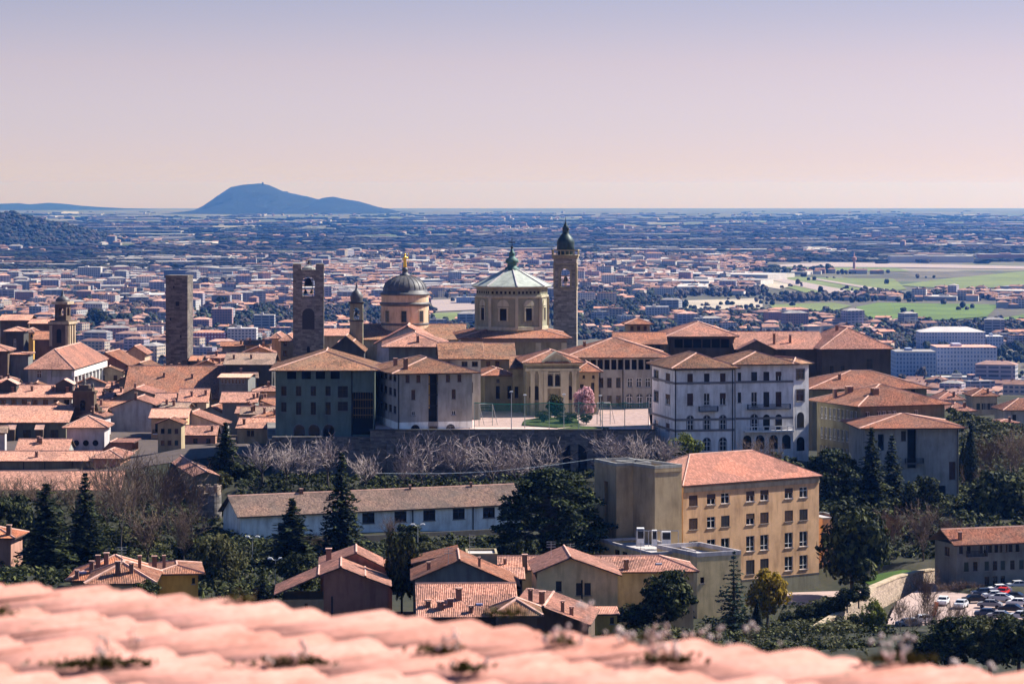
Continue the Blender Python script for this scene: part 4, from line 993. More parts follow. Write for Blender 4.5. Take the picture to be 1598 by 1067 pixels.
# ------------------------------------------------------------------ cathedral dome
CD = thing('cathedral', 'cathedral with round pink drum, dark lead dome and gilded statue on top', 'church', P(632, 600, 960)); o = CD.location; zz = lambda y: (HY - y) / F * 960 - o.z; k = 960 / F
mb = MB(); mb.lathe([(37 * k, zz(545)), (37 * k, zz(476))], 40); mb.lathe([(37.5 * k, zz(462)), (37.5 * k, zz(458))], 40); mb.lathe([(37.2 * k, zz(474)), (36.5 * k, zz(461))], 40); mb.build('drum', [ST_DUOMO], CD, True)
mb = MB(); mb.lathe([(37 * k, zz(477)), (39.5 * k, zz(475)), (39.5 * k, zz(472.5)), (37 * k, zz(471))], 40); mb.lathe([(37 * k, zz(507)), (37.6 * k, zz(506)), (37.6 * k, zz(504)), (37 * k, zz(503))], 40); mb.lathe([(36 * k, zz(461)), (39 * k, zz(459.5)), (39 * k, zz(458)), (36 * k, zz(457))], 40); mb.build('drum_cornice', [LEAD], CD, True)
for i in range(8):
    a = R(-50 + 45 * i + 4.5); m = Matrix.Rotation(a, 4, 'Z') @ Matrix.Translation((0, -37 * k, 0))
    if math.cos(a) < -.2: continue
    mb = MB(); mb.box(-1.0, 1.0, -.12, .3, zz(501) - .2, zz(484) + .25, 0, m); wi = mb.build('window', [PL['cream']], CD)
    mb = MB(); mb.box(-.78, .78, -.16, -.125, zz(501), zz(484), 0, m); pn = mb.build('pane', [GLASS], wi)
    mb = MB(); mb.box(-.05, .05, -.2, -.165, zz(501), zz(484), 0, m); mb.box(-.78, .78, -.198, -.166, zz(490) - .05, zz(490) + .05, 0, m); mb.build('glazing_bar', [BROWNF], wi)
mb = MB(); pr = [(39 * k, zz(458)), (38 * k, zz(456)), (35 * k, zz(455))]
for i in range(1, 12): a = i / 11 * 1.35; pr.append((34.5 * k * math.cos(a), zz(454) + (zz(430) - zz(454)) * math.sin(a) / math.sin(1.35)))
mb.lathe(pr, 40); dm = mb.build('dome', [LEAD], CD, True)
mb = MB()
for i in range(24):
    a = i * math.pi / 12
    for (r0, z0), (r1, z1) in zip(pr[3:], pr[4:]): mb.tube((r0 * math.cos(a), r0 * math.sin(a), z0), (r1 * math.cos(a), r1 * math.sin(a), z1), .13, .13, 4)
mb.build('dome_rib', [LEAD], dm)
mb = MB(); mb.lathe([(8.5 * k, zz(432)), (8.5 * k, zz(428.5)), (5 * k, zz(427)), (4 * k, zz(423)), (5 * k, zz(421.5)), (4.5 * k, zz(419)), (2 * k, zz(417)), (.1, zz(416))], 14); mb.build('lantern', [LEAD], CD, True)
mb = MB(); s_ = k   # gilded standing saint with raised arm and cross staff
mb.lathe([(.55, zz(417)), (.62, zz(415)), (.5, zz(410)), (.42, zz(406)), (.58, zz(402.5)), (.55, zz(400.5)), (.2, zz(399.6)), (.18, zz(399)), (.34, zz(398.3)), (.36, zz(396.9)), (.22, zz(395.7)), (.02, zz(395.2))], 12)
mb.tube((.45, 0, zz(401)), (.95, -.1, zz(403.5)), .2, .16, 6); mb.tube((.95, -.1, zz(403.5)), (1.15, -.3, zz(400)), .15, .11, 6)
mb.tube((-.45, 0, zz(401)), (-.8, -.1, zz(405)), .2, .15, 6); mb.tube((-.8, -.1, zz(405)), (-.3, -.5, zz(407)), .15, .11, 6)
mb.tube((1.15, -.3, zz(412)), (1.15, -.3, zz(394)), .07, .07, 5); mb.tube((.75, -.3, zz(396)), (1.55, -.3, zz(396)), .07, .07, 5)
mb.build('statue', [GOLD], CD, True)
C = Bld('', '', '', 588, 686, 535, 935, 0, 30, 580, PL['lilac'], root=CD, part='transept_wall'); C.roof('prof', prof=[(583, 537), (636, 509), (690, 535)], over=.8, mat=T_PINK, cap=.35).finish()
C = Bld('', '', '', 548, 722, 530, 946, 0, 30, 580, PL['mid'], root=CD, part='nave_wall'); C.roof('gu', yt=506, over=.9, mat=T_BROWN).finish()
# ------------------------------------------------------------------ right-hand buildings
LONG = Bld('long_wing', 'long grey wing with a dark gallery under the eaves, behind the courtyard net', 'building', 886, 1044, 558, 762, 3, 24, 665, PL['mid'])
LONG.win('front', [905 + i * 10.6 for i in range(13)], 569, 8, 16, 'loggia'); LONG.win('front', (938, 951, 965), 597, 7, 15, 'dark'); LONG.win('front', (983, 997, 1011), 597, 8, 14, 'white')
LONG.win('front', (938, 951, 965), 625, 7, 16, 'dark'); LONG.win('front', (982, 998, 1013), 626, 9, 22, 'archw'); LONG.win('front', (980, 998, 1014, 1030), 654, 9, 14, 'open')
LONG.roof('hip', yt=528, over=1.1, mat=T_OLD).chimney([(912, 541, .8, 1.4)]); LONG.finish(); LONG.pipe((972, 936))
B = Bld('upper_gallery_house', 'low terracotta roofed storey with a dark window band above the long grey wing', 'building', 962, 1036, 537, 858, 0, 18, 580, PL['dark']); B.grid('front', 7, (543,), 8, 8, 'loggia'); B.roof('gu', yt=519, over=1.0, mat=T_OLD).finish()
B = Bld('roof_turret', 'tiny tiled turret room perched on the roofs above the long grey wing', 'building', 979, 1014, 506, 888, 3, 8, 560, PL['beige']); B.grid('front', 3, (512,), 5, 7, 'dark'); B.roof('hip', yt=497, over=1.0, mat=T_OLD).finish()
B = Bld('loggia_house', 'dark timber loggia house under a broad pyramid shaped tiled roof', 'building', 1046, 1145, 525, 872, 2, 24, 580, PL['brown']); B.grid('front', 6, (536,), 13, 14, 'loggia'); B.roof('hip', yt=503, over=1.4, mat=T_PALE); B.finish()
B = Bld('brick_hall', 'huge windowless brown brick hall with pink tiled roofs, right of the loggia house', 'building', 1150, 1284, 545, 868, 1, 30, 600, PL['brown']); B.roof('gu', yt=518, over=.8, mat=T_PALE).chimney([(1208, 537, .8, 3.4), (1233, 535, .8, 2.6)]); B.finish()
root = B.root
C = Bld('', '', '', 1283, 1390, 545, 862, 8, 30, 600, PL['brown'], root=root, part='tower_wall'); C.win('front', (1298, 1315), 577, 6, 12, 'dark'); C.win('front', (1357,), 568, 9, 16, 'dark'); C.roof('hip', yt=512, over=.9, mat=T_PALE).chimney([(1306, 516, .9, 1.5)]); C.finish()
C = Bld('', '', '', 1152, 1208, 546, 864, 1, 6, 590, PL['brown'], root=root, part='porch_wall'); C.roof('prof', prof=[(1150, 546), (1181, 531), (1212, 546)], over=.5, mat=T_PALE).finish()
B = Bld('tan_house', 'tan walled house with two wide hip roofs and blue skylight below the brick hall', 'building', 1268, 1446, 607, 762, 5, 24, 660, PL['olive']); B.win('front', (1395, 1410, 1425), 612, 6, 8, 'dark'); B.roof('hip', yt=579, over=1.2, mat=T_OLD).chimney([(1310, 592, .8, 1.4), (1400, 590, .7, 1.2)]); B.finish()
B = Bld('angled_institute', 'angled beige institute with tall dark windows in pairs and russet hip roof with dormers', 'building', 1343, 1474, 634, 690, 22, 21, 725, PL['olive'])
for y in (652, 684, 710): B.grid('left', 9, (y,), 9, 19 if y < 700 else 12, 'tall')
B.win('front', (1354, 1372, 1380, 1388, 1396, 1430), 650, 6, 15, 'tall'); B.win('front', (1354, 1366), 684, 6, 17, 'tall')
B.roof('hip', yt=602, over=1.6, mat=T_OLD).chimney([(1303, 621, 1.0, 2.2), (1325, 613, 1.8, 1.5), (1365, 615, 1.8, 1.4)]); B.finish()
B = Bld('blank_end_house', 'grey house with blank side wall and low russet roof beside the tall dark cypress', 'building', 1350, 1496, 668, 672, 4, 20, 785, PL['mid'])
B.win('front', (1375,), 690, 10, 26, 'loggia'); B.win('front', (1423,), 700, 14, 60, 'loggia'); B.win('front', (1410,), 680, 8, 16, 'dark'); B.win('front', (1486,), 734, 10, 28, 'shutb'); B.win('front', (1455, 1470), 765, 12, 14, 'loggia')
B.balcony('front', 1412, 1440, 722); B.roof('hip', yt=646, over=1.6, mat=T_OLD); B.finish(); B.pipe((1494,))
# ------------------------------------------------------------------ long low white building, turret
B = Bld('long_low_building', 'long low white building with dark square windows under one long faded tile roof', 'building', 375, 812, 806, 620, 23.5, 11, 842, PL['palewhite'])
B.win('front', (575, 625, 670, 716, 763), 808, 19, 17, 'dark'); B.win('front', (440,), 822, 12, 12, 'dark'); B.roof('gu', yt=774, over=.9, mat=T_GREY).chimney([(470, 770, .8, .9), (640, 764, .5, .9), (735, 760, .5, .9)]); B.finish(); B.pipe((644, 738))
B = Bld('low_annex', 'small tiled annex with white chimney, tucked behind the left end of the long low building', 'building', 392, 500, 781, 662, 24, 9, 800, PL['palewhite']); B.roof('hip', rise=2.2, over=.6, mat=T_PALE).chimney([(404, 775, .7, 1.2)]); B.finish()
t = thing('round_turret', 'round battlemented stone turret with pale lit rim at the end of the old wall', 'tower', P(327, 835, 640)); k = 640 / F; zz = lambda y: (HY - y) / F * 640 - t.location.z
mb = MB(); mb.lathe([(19.5 * k, -2), (18.5 * k, zz(768))], 24); mb.lathe([(18.5 * k, zz(768)), (15 * k, zz(767.5))], 24); mb.build('shaft', [ST_WALL], t)
mb = MB()
for i in range(8):
    for q in range(4):
        a0 = 2 * math.pi * (i + q * .14) / 8; a1 = 2 * math.pi * (i + (q + 1) * .14) / 8; r0, r1 = 16 * k, 19.2 * k; z0, z1 = zz(768) - .4, zz(757)
        c = [(r * math.cos(a), r * math.sin(a)) for r, a in ((r1, a0), (r1, a1), (r0, a1), (r0, a0))]; mb.prism(c, z0, z1)
mb.build('battlement', [ST_PALE], t)  # paler stone than the shaft paints in the sunlit rim
# ------------------------------------------------------------------ yellow school and concrete tower
B = Bld('yellow_school', 'four storey yellow school with new salmon tiled roof and brown roller blinds', 'building', 1066, 1278, 758, 570, 36, 18, 935, PL['yellow'])
S1 = ['shutb', 'half', 'white', 'half', 'half', 'half', 'white']; xs = (1082, 1110, 1132, 1171, 1193, 1231, 1254)
B.win('front', xs, 781, 13, 17, S1); B.win('front', xs, 817, 13, 18, ['shutb', 'white', 'shutd', 'half', 'shutb', 'shutb', 'shutd'])
B.win('front', xs, 856, 13, 24, 'tall'); B.win('front', xs, 893, 13, 23, ['tall', 'tall', 'shutd', 'shutd', 'shutd', 'tall', 'tall']); B.win('front', xs, 932, 12, 19, 'archs')
B.roof('hip', yt=713, over=.5, mat=T_PINK, cap=.15); B.finish(); B.band(765, 'cornice', .9, .25, PL['cream'], ('front',)); B.band(915, 'string_course', .35, .12, PL['dark'], ('front',))
mb = MB(); w_ = (HY - 917) / F * B.Y - B.z0; mb.box(0, B.W, -.1, -.003, 0, w_); B.put(mb.build('plinth', [PL['olive']]))
T1 = Bld('concrete_tower_block', 'tall windowless beige concrete block with flat roof and parapet, joined to the yellow school', 'building', 962, 1016, 723, 561, 22, 10, 870, PL['conc'])
T1.win('left', (946,), 792, 6, 84, 'loggia'); T1.flatroof(1.0, PL['mid']).finish(); T1.band(731, 'cornice', .5, .12, PL['conc'])
root = T1.root
C = Bld('', '', '', 1022, 1064, 727, 556, 31, 13, 870, PL['conc'], root=root, part='stair_wall'); C.flatroof(1.0, PL['mid']).finish(); C.band(735, 'cornice', .5, .12, PL['conc'])
A = Bld('flat_roofed_annex', 'beige annex with stepped flat roofs and white parapets in front of the yellow school', 'building', 1016, 1086, 862, 537, 22, 22, 990, PL['sand']); A.win('left', (963, 975, 990), 862, 8, 10, 'dark'); A.flatroof(.8, PL['lilac']).finish()
root = A.root
C = Bld('', '', '', 1088, 1156, 863, 531, 27, 14, 990, PL['sand'], root=root, part='wing_wall'); C.win('front', (1096,), 905, 6, 10, 'dark'); C.flatroof(1.3, PL['lilac']).finish()
ac = thing('rooftop_plant', 'white air handling units with pipes standing on the flat annex roof', 'machinery', P(1010, 846, 549))
for x, s_ in ((-1.2, (1.3, 1.6, 2.6)), (1.3, (.9, 1.2, 2.2)), (3.4, (1.6, 1.2, 2.0))):
    mb = MB(); mb.box(x - s_[0] / 2, x + s_[0] / 2, -s_[1] / 2, s_[1] / 2, -.6, s_[2]); mb.box(x - s_[0] / 2 + .12, x + s_[0] / 2 - .12, -s_[1] / 2 - .05, -s_[1] / 2 - .004, s_[2] * .3, s_[2] - .2, 1); mb.build('unit', [WHITEF, IRON], ac)
mb = MB(); mb.tube((-2, -.9, 2.2), (5.5, -.9, 2.2), .08, .08, 5)
for x in (-2, .2, 2.4, 5.5): mb.tube((x, -.9, -.6), (x, -.9, 2.2), .06, .06, 5)
mb.build('railing', [STEEL], ac)
B = Bld('beige_side_house', 'low beige building with pale roof between the yellow school and the round dark tree', 'building', 1284, 1320, 808, 600, 20, 10, 930, PL['yellow']); B.win('front', (1290, 1300, 1311), 840, 6, 20, 'tall'); B.win('front', (1290, 1300, 1311), 880, 6, 20, 'tall'); B.flatroof(.5, PL['mid']).finish()
B = Bld('blue_shaded_house', 'long grey house with russet roof, blue balcony and rows of windows above the car park', 'building', 1493, 1650, 850, 556, 18, 9, 918, PL['grey'])
B.win('left', (1478,), 860, 8, 14, 'dark'); B.win('front', (1500, 1512, 1535, 1545, 1555, 1566, 1577, 1588), 856, 6, 16, ['dark', 'open', 'shopen']); B.win('front', (1508, 1522, 1540, 1553, 1565, 1580, 1594), 884, 7, 15, ['shutg', 'dark']); B.win('front', (1540, 1553, 1565), 906, 7, 14, 'dark')
B.balcony('front', 1508, 1537, 868, mat=GREYF); B.roof('hip', yt=826, over=1.0, mat=T_OLD, gl=True).chimney([(1498, 842, .7, 1.4)]); B.finish()
# houses on the far right flank
for xl, xr, ye, yt, Y, an, D, yb, wl, rf, lab, rows in (
    (1466, 1503, 624, 611, 960, 4, 12, 700, 'white', T_PALE, 'white house with pink tiled roof, leftmost of the hillside houses beyond the cypress', (640,)),
    (1519, 1556, 618, 607, 980, 4, 12, 705, 'cream', T_OLD, 'tall cream house with blue shutters in the middle of the hillside houses', (634, 655, 675)),
    (1568, 1640, 640, 622, 940, 6, 12, 720, 'mid', T_OLD, 'grey house with orange side wall at the right end of the hillside houses', (652, 670)),
    (1556, 1587, 660, 655, 925, 6, 8, 720, 'white', T_PALE, 'low white house with blue shutters in front of the other hillside houses', (668,)),
    (1482, 1520, 642, 628, 930, 20, 10, 710, 'lilac', T_PALE, 'whitewashed gabled house just beside the dark cypress tops', (655,))):
    B = Bld('hillside_house', lab, 'house', xl, xr, ye, Y, an, D, yb, PL[wl], 'houses on the right flank of the hill'); B.grid('front', 3, rows, 6, 10, ['shutg', 'dark', 'shopen']); B.roof('hip', yt=yt, over=.8, mat=rf).chimney([((xl + xr) / 2 + 4, (ye + yt) / 2 + 1, .8, 1.6)]); B.finish()
# ------------------------------------------------------------------ nearest village houses
def house(name, label, cat='house', **k): return Bld(name, label, cat, **k)
B = Bld('pink_house', 'pink walled house with tiled gable roofs at three levels, grey window and broad chimneys', 'house', 505, 607, 930, 490, 3, 11, 985, PL['rust'])
B.win('front', (551,), 924, 8, 15, 'shopen'); B.roof('prof', prof=[(428, 927), (497, 897), (532, 884), (570, 899), (611, 914)], over=.7, mat=T_PALE).chimney([(507, 895, 1.2, 1.8), (578, 906, .9, 1.0)]); B.finish(); B.pipe((518,))
root = B.root
C = Bld('', '', '', 500, 612, 905, 503, 3, 10, 985, PL['rust'], root=root, part='upper_wall'); C.roof('prof', prof=[(497, 882), (556, 862), (617, 892)], over=.7, mat=T_PALE).chimney([(513, 874, 1.1, 2.0), (541, 870, .9, 1.4), (577, 878, .9, 1.2)]); C.finish()
C = Bld('', '', '', 440, 505, 935, 489.6, 3, 10, 985, PL['beige'], root=root, part='side_wall'); C.win('front', (478,), 945, 5, 8, 'dark'); C.finish()
B = Bld('grey_gable_house', 'house with wide dark grey plaster gable and mossy tile roof with many short chimneys', 'house', 648, 790, 905, 478, 2, 13, 985, PL['grey'])
B.roof('prof', prof=[(641, 905), (717, 873), (812, 914)], over=.7, mat=T_OLD).chimney([(669, 889, .7, 1.2), (683, 889, .8, 1.2), (735, 884, .8, 1.4), (748, 885, .5, 1.6), (775, 900, .5, 1.2)]); B.finish()
root = B.root
C = Bld('', '', '', 645, 714, 885, 494, 2, 9, 985, PL['dark'], root=root, part='shed_wall'); C.roof('prof', prof=[(642, 879), (716, 861)], over=.6, mat=T_OLD).chimney([(711, 866, .6, 1.8)]); C.finish()
C = Bld('', '', '', 728, 776, 864, 497, 2, 7, 985, PL['beige'], root=root, part='rear_wall'); C.flatroof(.3, PL['beige']).finish()
B = Bld('ridge_house', 'narrow house with bright corrugated tile roof and tall chimney behind the beige gable', 'house', 776, 935, 889, 505, 1, 9, 985, PL['beige']); B.roof('gu', yt=868, over=.7, mat=T_PALE).chimney([(819, 888, 1.0, 2.6), (788, 880, .5, .8)]); B.finish()
B = Bld('porch_roof_shed', 'little open shed with striped tile canopy in front of the narrow ridge house', 'house', 772, 815, 903, 488, 1, 6, 985, PL['brown']); B.win('front', (795,), 913, 36, 14, 'loggia'); B.roof('shed', rise=1.0, over=.5, mat=T_PALE).finish()
B = Bld('beige_gable_house', 'beige gabled house with paired attic windows and brown shutters', 'house', 838, 964, 905, 474, 3, 14, 985, PL['sand'])  # wall plaster lightened to paint in the partial sunlight on this front
B.win('front', (871, 904, 914), 889, 6, 13, ['tall', 'shopen', 'tall']); B.win('front', (872,), 914, 9, 17, 'shutd'); B.win('front', (904, 917), 919, 10, 19, 'shutd')
B.roof('prof', prof=[(832, 893), (890, 869), (970, 897)], over=.7, mat=T_PALE).chimney([(848, 890, .8, 1.0)]); B.finish(); B.pipe((908,))
B = Bld('ochre_shed', 'small strong ochre shed wall with white lean-to roof below the beige gabled house', 'house', 920, 963, 958, 466, 3, 4, 990, PL['ochre']); B.win('front', (955,), 968, 6, 10, 'dark'); B.roof('shed', rise=.5, over=.4, mat=T_PINK).finish()
B = Bld('olive_walled_house', 'house with plain olive side wall, long striped roof and two skylights, left of the annex', 'house', 950, 1082, 892, 490, 4, 10, 985, PL['beige']); B.roof('hip', yt=868, over=.8, mat=T_PALE, gl=True).chimney([(977, 888, .9, 1.6)]); B.finish()
mb = MB()
for x, y in ((950, 880), (1028, 880)):
    o_, d_ = B.ray(x, y); p = B.rf.hit(o_, d_)
    if p: mb.box(p.x - .5, p.x + .5, p.y - .4, p.y + .4, p.z - .1, p.z + .16)
if mb.v: mb.build('skylight', [flat('skylight_glass', (0.25, 0.32, 0.42), 0.2)], B.roofo)
B = Bld('mottled_roof_house', 'house with big mottled tile roof, dormers and blue skylight just beyond the blurred tiles', 'house', 660, 800, 962, 425, 3, 16, 1010, PL['brown']); B.roof('gu', yt=911, over=.9, mat=T_PALE).chimney([(668, 946, .9, .8), (687, 950, 1.1, 1.0), (703, 945, .9, .9), (716, 935, 1.0, 1.6), (735, 955, .7, .8)]); B.finish()
mb = MB(); o_, d_ = B.ray(748, 943); p = B.rf.hit(o_, d_)
if p: mb.box(p.x - .45, p.x + .45, p.y - .35, p.y + .35, p.z - .1, p.z + .16); mb.build('skylight', [flat('blue_skylight_glass', (0.18, 0.28, 0.5), 0.2)], B.roofo)
B = Bld('pyramid_pavilion', 'small pavilion with dark mossy pyramid roof and pale hip lines', 'house', 776, 838, 960, 418, 2, 7, 1010, PL['brown']); B.roof('hip', yt=936, over=.8, mat=T_BROWN, cap=.25); B.finish()
B = Bld('long_tile_shed', 'long roof of pale tiles stepping down to the right of the dark pyramid pavilion', 'house', 812, 918, 968, 432, -6, 12, 1010, PL['brown']); B.roof('prof', prof=[(806, 938), (850, 944), (924, 972)], over=2.0, mat=T_PALE).chimney([(828, 942, .8, 2.2), (846, 942, 1.0, 1.8), (878, 955, .6, 1.6), (892, 960, .7, 1.2)]); B.finish()
# left cluster
B = Bld('orange_roof_house', 'house with fresh orange tile roof and brick chimneys, left part of the nearest left cluster', 'house', 112, 236, 905, 470, 2, 12, 960, PL['cream']); B.roof('hip', yt=867, over=.9, mat=T_ORANGE).chimney([(143, 893, .8, 1.8), (153, 884, .8, 1.8), (166, 882, .9, 2.0), (120, 902, .7, 1.2)]); B.finish()
mb = MB(); o_, d_ = B.ray(128, 893); p = B.rf.hit(o_, d_)
if p: mb.box(p.x - .7, p.x + .7, p.y - .4, p.y + .4, p.z - .1, p.z + .16); mb.build('skylight', [bpy.data.materials['blue_skylight_glass']], B.roofo)
B = Bld('striped_roof_house', 'house with coarse striped barrel tile roof and many chimneys beside the orange roof', 'house', 140, 236, 910, 452, 3, 12, 960, PL['cream']); B.roof('hip', yt=879, over=.8, mat=T_OLD, cap=.25).chimney([(184, 896, .9, 2.0), (171, 912, .9, 1.4), (205, 893, .8, 1.4), (218, 887, .6, 2.0)]); B.finish()
B = Bld('yellow_walled_house', 'house with bright yellow wall and pale eaves at the right of the nearest left cluster', 'house', 246, 309, 895, 465, 8, 11, 960, PL['ochre']); B.win('front', (302,), 906, 5, 9, 'dark'); B.roof('hip', yt=883, over=1.0, mat=T_OLD).chimney([(256, 888, .6, 2.2), (226, 890, .9, 2.2), (241, 889, .9, 2.2)]); B.finish()
B = Bld('pink_chimney_house', 'pink house with orange capped chimney cut by the left picture edge', 'house', -60, 17, 838, 560, -6, 8, 900, PL['pink']); B.roof('hip', rise=1.6, over=1.0, mat=T_ORANGE).chimney([(14, 834, 1.0, 1.8)]); B.finish()

for i, (b_, x, y, l) in enumerate(((0, 560, 868, 'thin roof antenna on the ridge of the pink house'), (0, 700, 880, 'thin roof antenna on the left slope of the grey gable house'), (0, 890, 872, 'thin roof antenna on the ridge of the beige gabled house'), (0, 1000, 872, 'thin roof antenna on the long striped roof of the olive walled house'), (0, 860, 870, 'thin roof antenna behind the beige gabled house'), (0, 190, 880, 'thin roof antenna above the striped roof with many chimneys'))):
    best = None
    for b in BLDS:
        if b.rf is None or b.Y > 520: continue
        o_, d_ = b.ray(x, y); p = b.rf.hit(o_, d_)
        if p is not None:
            q = b.mw @ p
            if best is None or q.y < best.y: best = q
    if best is None: continue
    an_ = thing('antenna', l, 'antenna', best); mb = MB(); mb.tube((0, 0, -.3), (0, 0, 2.6), .045, .04, 5); mb.build('pole', [STEEL], an_); mb = MB()
    for z in (1.7, 2.1, 2.5): mb.box(-.7, .7, -.03, .03, z - .03, z + .03)
    mb.box(-.03, .03, -.5, .5, 2.27, 2.33); mb.build('rod', [STEEL], an_)
# ------------------------------------------------------------------ old town on the left
random.seed(11)
def town(name, label, xl, xr, ye, yt, Y, ang, D, yb, wall, mat=T_OLD, kind='hip', cat='house', wins=(), ch=(), over=.7, prof=None, root=None, part='wall', fin=True, **k):
    B = Bld(name, label, cat, xl, xr, ye, Y, ang, D, yb, PL[wall] if isinstance(wall, str) else wall, root=root, part=part)
    for w_ in wins: B.win(*w_)
    if kind == 'prof': B.roof('prof', prof=prof, over=over, mat=mat)
    else: B.roof(kind, yt=yt, over=over, mat=mat, **k)
    B.chimney([(x, y, .8, 1.4) for x, y in ch])
    return B.finish() if fin else B
B = town('colonnaded_palace', 'palace with grey front, pink hip roof and bright white colonnaded side', 44, 112, 576, 545, 1000, -3, 58, 625, 'mid', T_PALE, fin=False, over=1.2)
B.win('front', (61,), 584, 7, 12, 'white'); B.grid('right', 9, (590,), 9, 11, 'trim'); B.grid('right', 9, (607,), 9, 9, 'arch'); B.finish()
mb = MB()
for i in range(10): y = 1 + (B.D - 2) * i / 9; mb.tube((B.W + .35, y, 0), (B.W + .35, y, B.H - 2.4), .5, .42, 8)
mb.box(B.W + .004, B.W + .9, 0, B.D, B.H - 2.4, B.H - .5); mb.box(B.W + .004, B.W + .8, 0, B.D, B.H - 8.2, B.H - 7.4); B.put(mb.build('colonnade', [MARBLE]))
mb = MB(); u0, _ = B.uw('front', 80, 590); mb.box(u0, B.W, -.06, -.004, 0, B.H - 2.5); mb.box(u0 - 1.2, u0, -.3, -.003, 0, B.H); B.put(mb.build('render_panel', [PL['lilac']]))
town('brick_gable_hall', 'rust red brick gable end with broad low roof, behind the colonnaded palace', 132, 197, 570, 0, 1090, -5, 22, 610, 'rust', T_OLD, 'prof', prof=[(128, 571), (165, 550), (202, 571)])
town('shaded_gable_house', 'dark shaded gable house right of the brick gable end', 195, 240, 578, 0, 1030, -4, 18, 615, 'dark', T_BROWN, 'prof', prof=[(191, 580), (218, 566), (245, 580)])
town('olive_gable_house', 'olive gable house stepped below the dark shaded gable', 186, 238, 592, 0, 985, -6, 14, 620, 'olive', T_BROWN, 'prof', prof=[(180, 596), (206, 582), (244, 592)])
town('attic_window_house', 'little cream house with three arched attic windows, left of the plain stone tower', 200, 226, 552, 0, 1120, -3, 12, 590, 'cream', T_PALE, 'prof', prof=[(196, 550), (210, 540), (230, 553)], wins=(('front', (207, 212, 217), 548, 4, 9, 'archw'),))
town('great_tiled_hall', 'great hall with one immense plain brown tile roof below the plain stone tower', 196, 352, 622, 571, 925, 0, 30, 650, 'beige', T_OLD, 'gu', over=1.0, ch=[(256, 588), (300, 590)])
town('front_row_roof_house', 'long house with bright pink roof and dark square windows at the left edge', -60, 112, 620, 601, 830, 0, 20, 650, 'mid', T_PALE, 'gu', over=1.0, wins=(('front', [i * 16.5 + 5 for i in range(7)], 628, 8, 9, 'dark'),), ch=[(82, 610), (20, 612), (105, 612), (50, 610)])
B = BLDS[-1]
for x, w_ in ((12, 4.6), (100, 4.6)):
    o_, d_ = B.ray(x, 612); p = B.rf.hit(o_, d_)
    if p:
        mb = MB(); mb.box(p.x - w_ / 2, p.x + w_ / 2, p.y, p.y + 5, p.z - .5, p.z + 2.2, 0)
        mb.face([(p.x - w_ / 2 - .5, p.y - .5, p.z + 2.1), (p.x, p.y - .5, p.z + 3.6), (p.x, p.y + 5.5, p.z + 3.6), (p.x - w_ / 2 - .5, p.y + 5.5, p.z + 2.1)], 1); mb.face([(p.x, p.y - .5, p.z + 3.6), (p.x + w_ / 2 + .5, p.y - .5, p.z + 2.1), (p.x + w_ / 2 + .5, p.y + 5.5, p.z + 2.1), (p.x, p.y + 5.5, p.z + 3.6)], 1)
        mb.face([(p.x - w_ / 2, p.y - .01, p.z + 2.2), (p.x + w_ / 2, p.y - .01, p.z + 2.2), (p.x, p.y - .01, p.z + 3.5)], 0); mb.build('dormer', [PL['dark'], RIDGE], B.roofo)
town('long_nave', 'nave with flat pink tile slope and deep buttress shadows, left of the bell gable', -60, 103, 659, 633, 790, 0, 22, 700, 'olive', T_PALE, 'gu', over=.9, wins=(('front', (42, 85), 678, 12, 15, 'dark'),))
B = BLDS[-1]; mb = MB()
for x in (20, 64): u, w_ = B.uw('front', x, 680); mb.box(u - 1, u + 1, -3.2, -.004, 0, B.H - 1.6)
B.put(mb.build('buttress', [PL['brown']])); mb = MB()
for x in (20, 64): u, w_ = B.uw('front', x, 680); mb.face([(u - 1.2, -3.5, B.H - 1.55), (u + 1.2, -3.5, B.H - 1.55), (u + 1.2, .2, B.H + .1), (u - 1.2, .2, B.H + .1)])
B.put(mb.build('buttress_cap', [RIDGE]))
# baroque bell gable
t = thing('bell_gable', 'brown baroque bell gable with arched opening and small finials above the pink roofs', 'bell gable', P(130, 668, 800), R(-5)); zz = lambda y: (HY - y) / F * 800 - t.location.z; k = 800 / F
mb = MB(); mb.box(-28 * k, 28 * k, 0, 4, 0, zz(642)); mb.box(-17 * k, 17 * k, 0, 3, zz(642), zz(613)); mb.box(-19 * k, 19 * k, -.5, 3.3, zz(613), zz(610)); mb.box(-30 * k, 30 * k, -.4, 4.3, zz(643), zz(641.5))
mb.prism([(-14 * k, .1), (14 * k, .1), (14 * k, 2.8), (-14 * k, 2.8)], zz(610), zz(606)); mb.box(-8 * k, 8 * k, .4, 2.6, zz(606), zz(601)); 
for q in (-1, 1): mb.tube((q * 22 * k, 1.5, zz(642)), (q * 19 * k, 1.5, zz(630)), 1.2, .3, 6)
mb.build('gable_wall', [PL['brown']], t)
mb = MB()
for x, y0, y1, r in ((0, 601, 590, .45), (-13, 606, 597, .35), (13, 606, 597, .35), (-26, 641, 632, .4), (26, 641, 634, .4)): mb.lathe([(r * 1.3, zz(y0)), (r * .7, zz(y0 - 2)), (r, zz(y0 - 4)), (r * .5, zz(y1 + 2)), (.03, zz(y1))], 8, x * k, 1.5)
mb.build('finial', [ST_WALL], t)
mb = MB(); mb.face([(x, -.03, zz(655) + z) for x, z in arch_poly(8 * k, zz(624) - zz(640), 9)]) if False else mb.face([(x - 1 * k, -.03, zz(640) + z) for x, z in arch_poly(8 * k, zz(624) - zz(640), 9)]); mb.build('archway', [DARK], t); bell('bell', t, zz(634), .5, BRONZE).location.y = -.3
town('lilac_wall_house', 'square house with pale lilac front, pyramid tile roof and three round dark windows', 104, 163, 667, 649, 760, 0, 9.6, 705, 'lilac', T_PALE, over=1.0)
B = BLDS[-1]
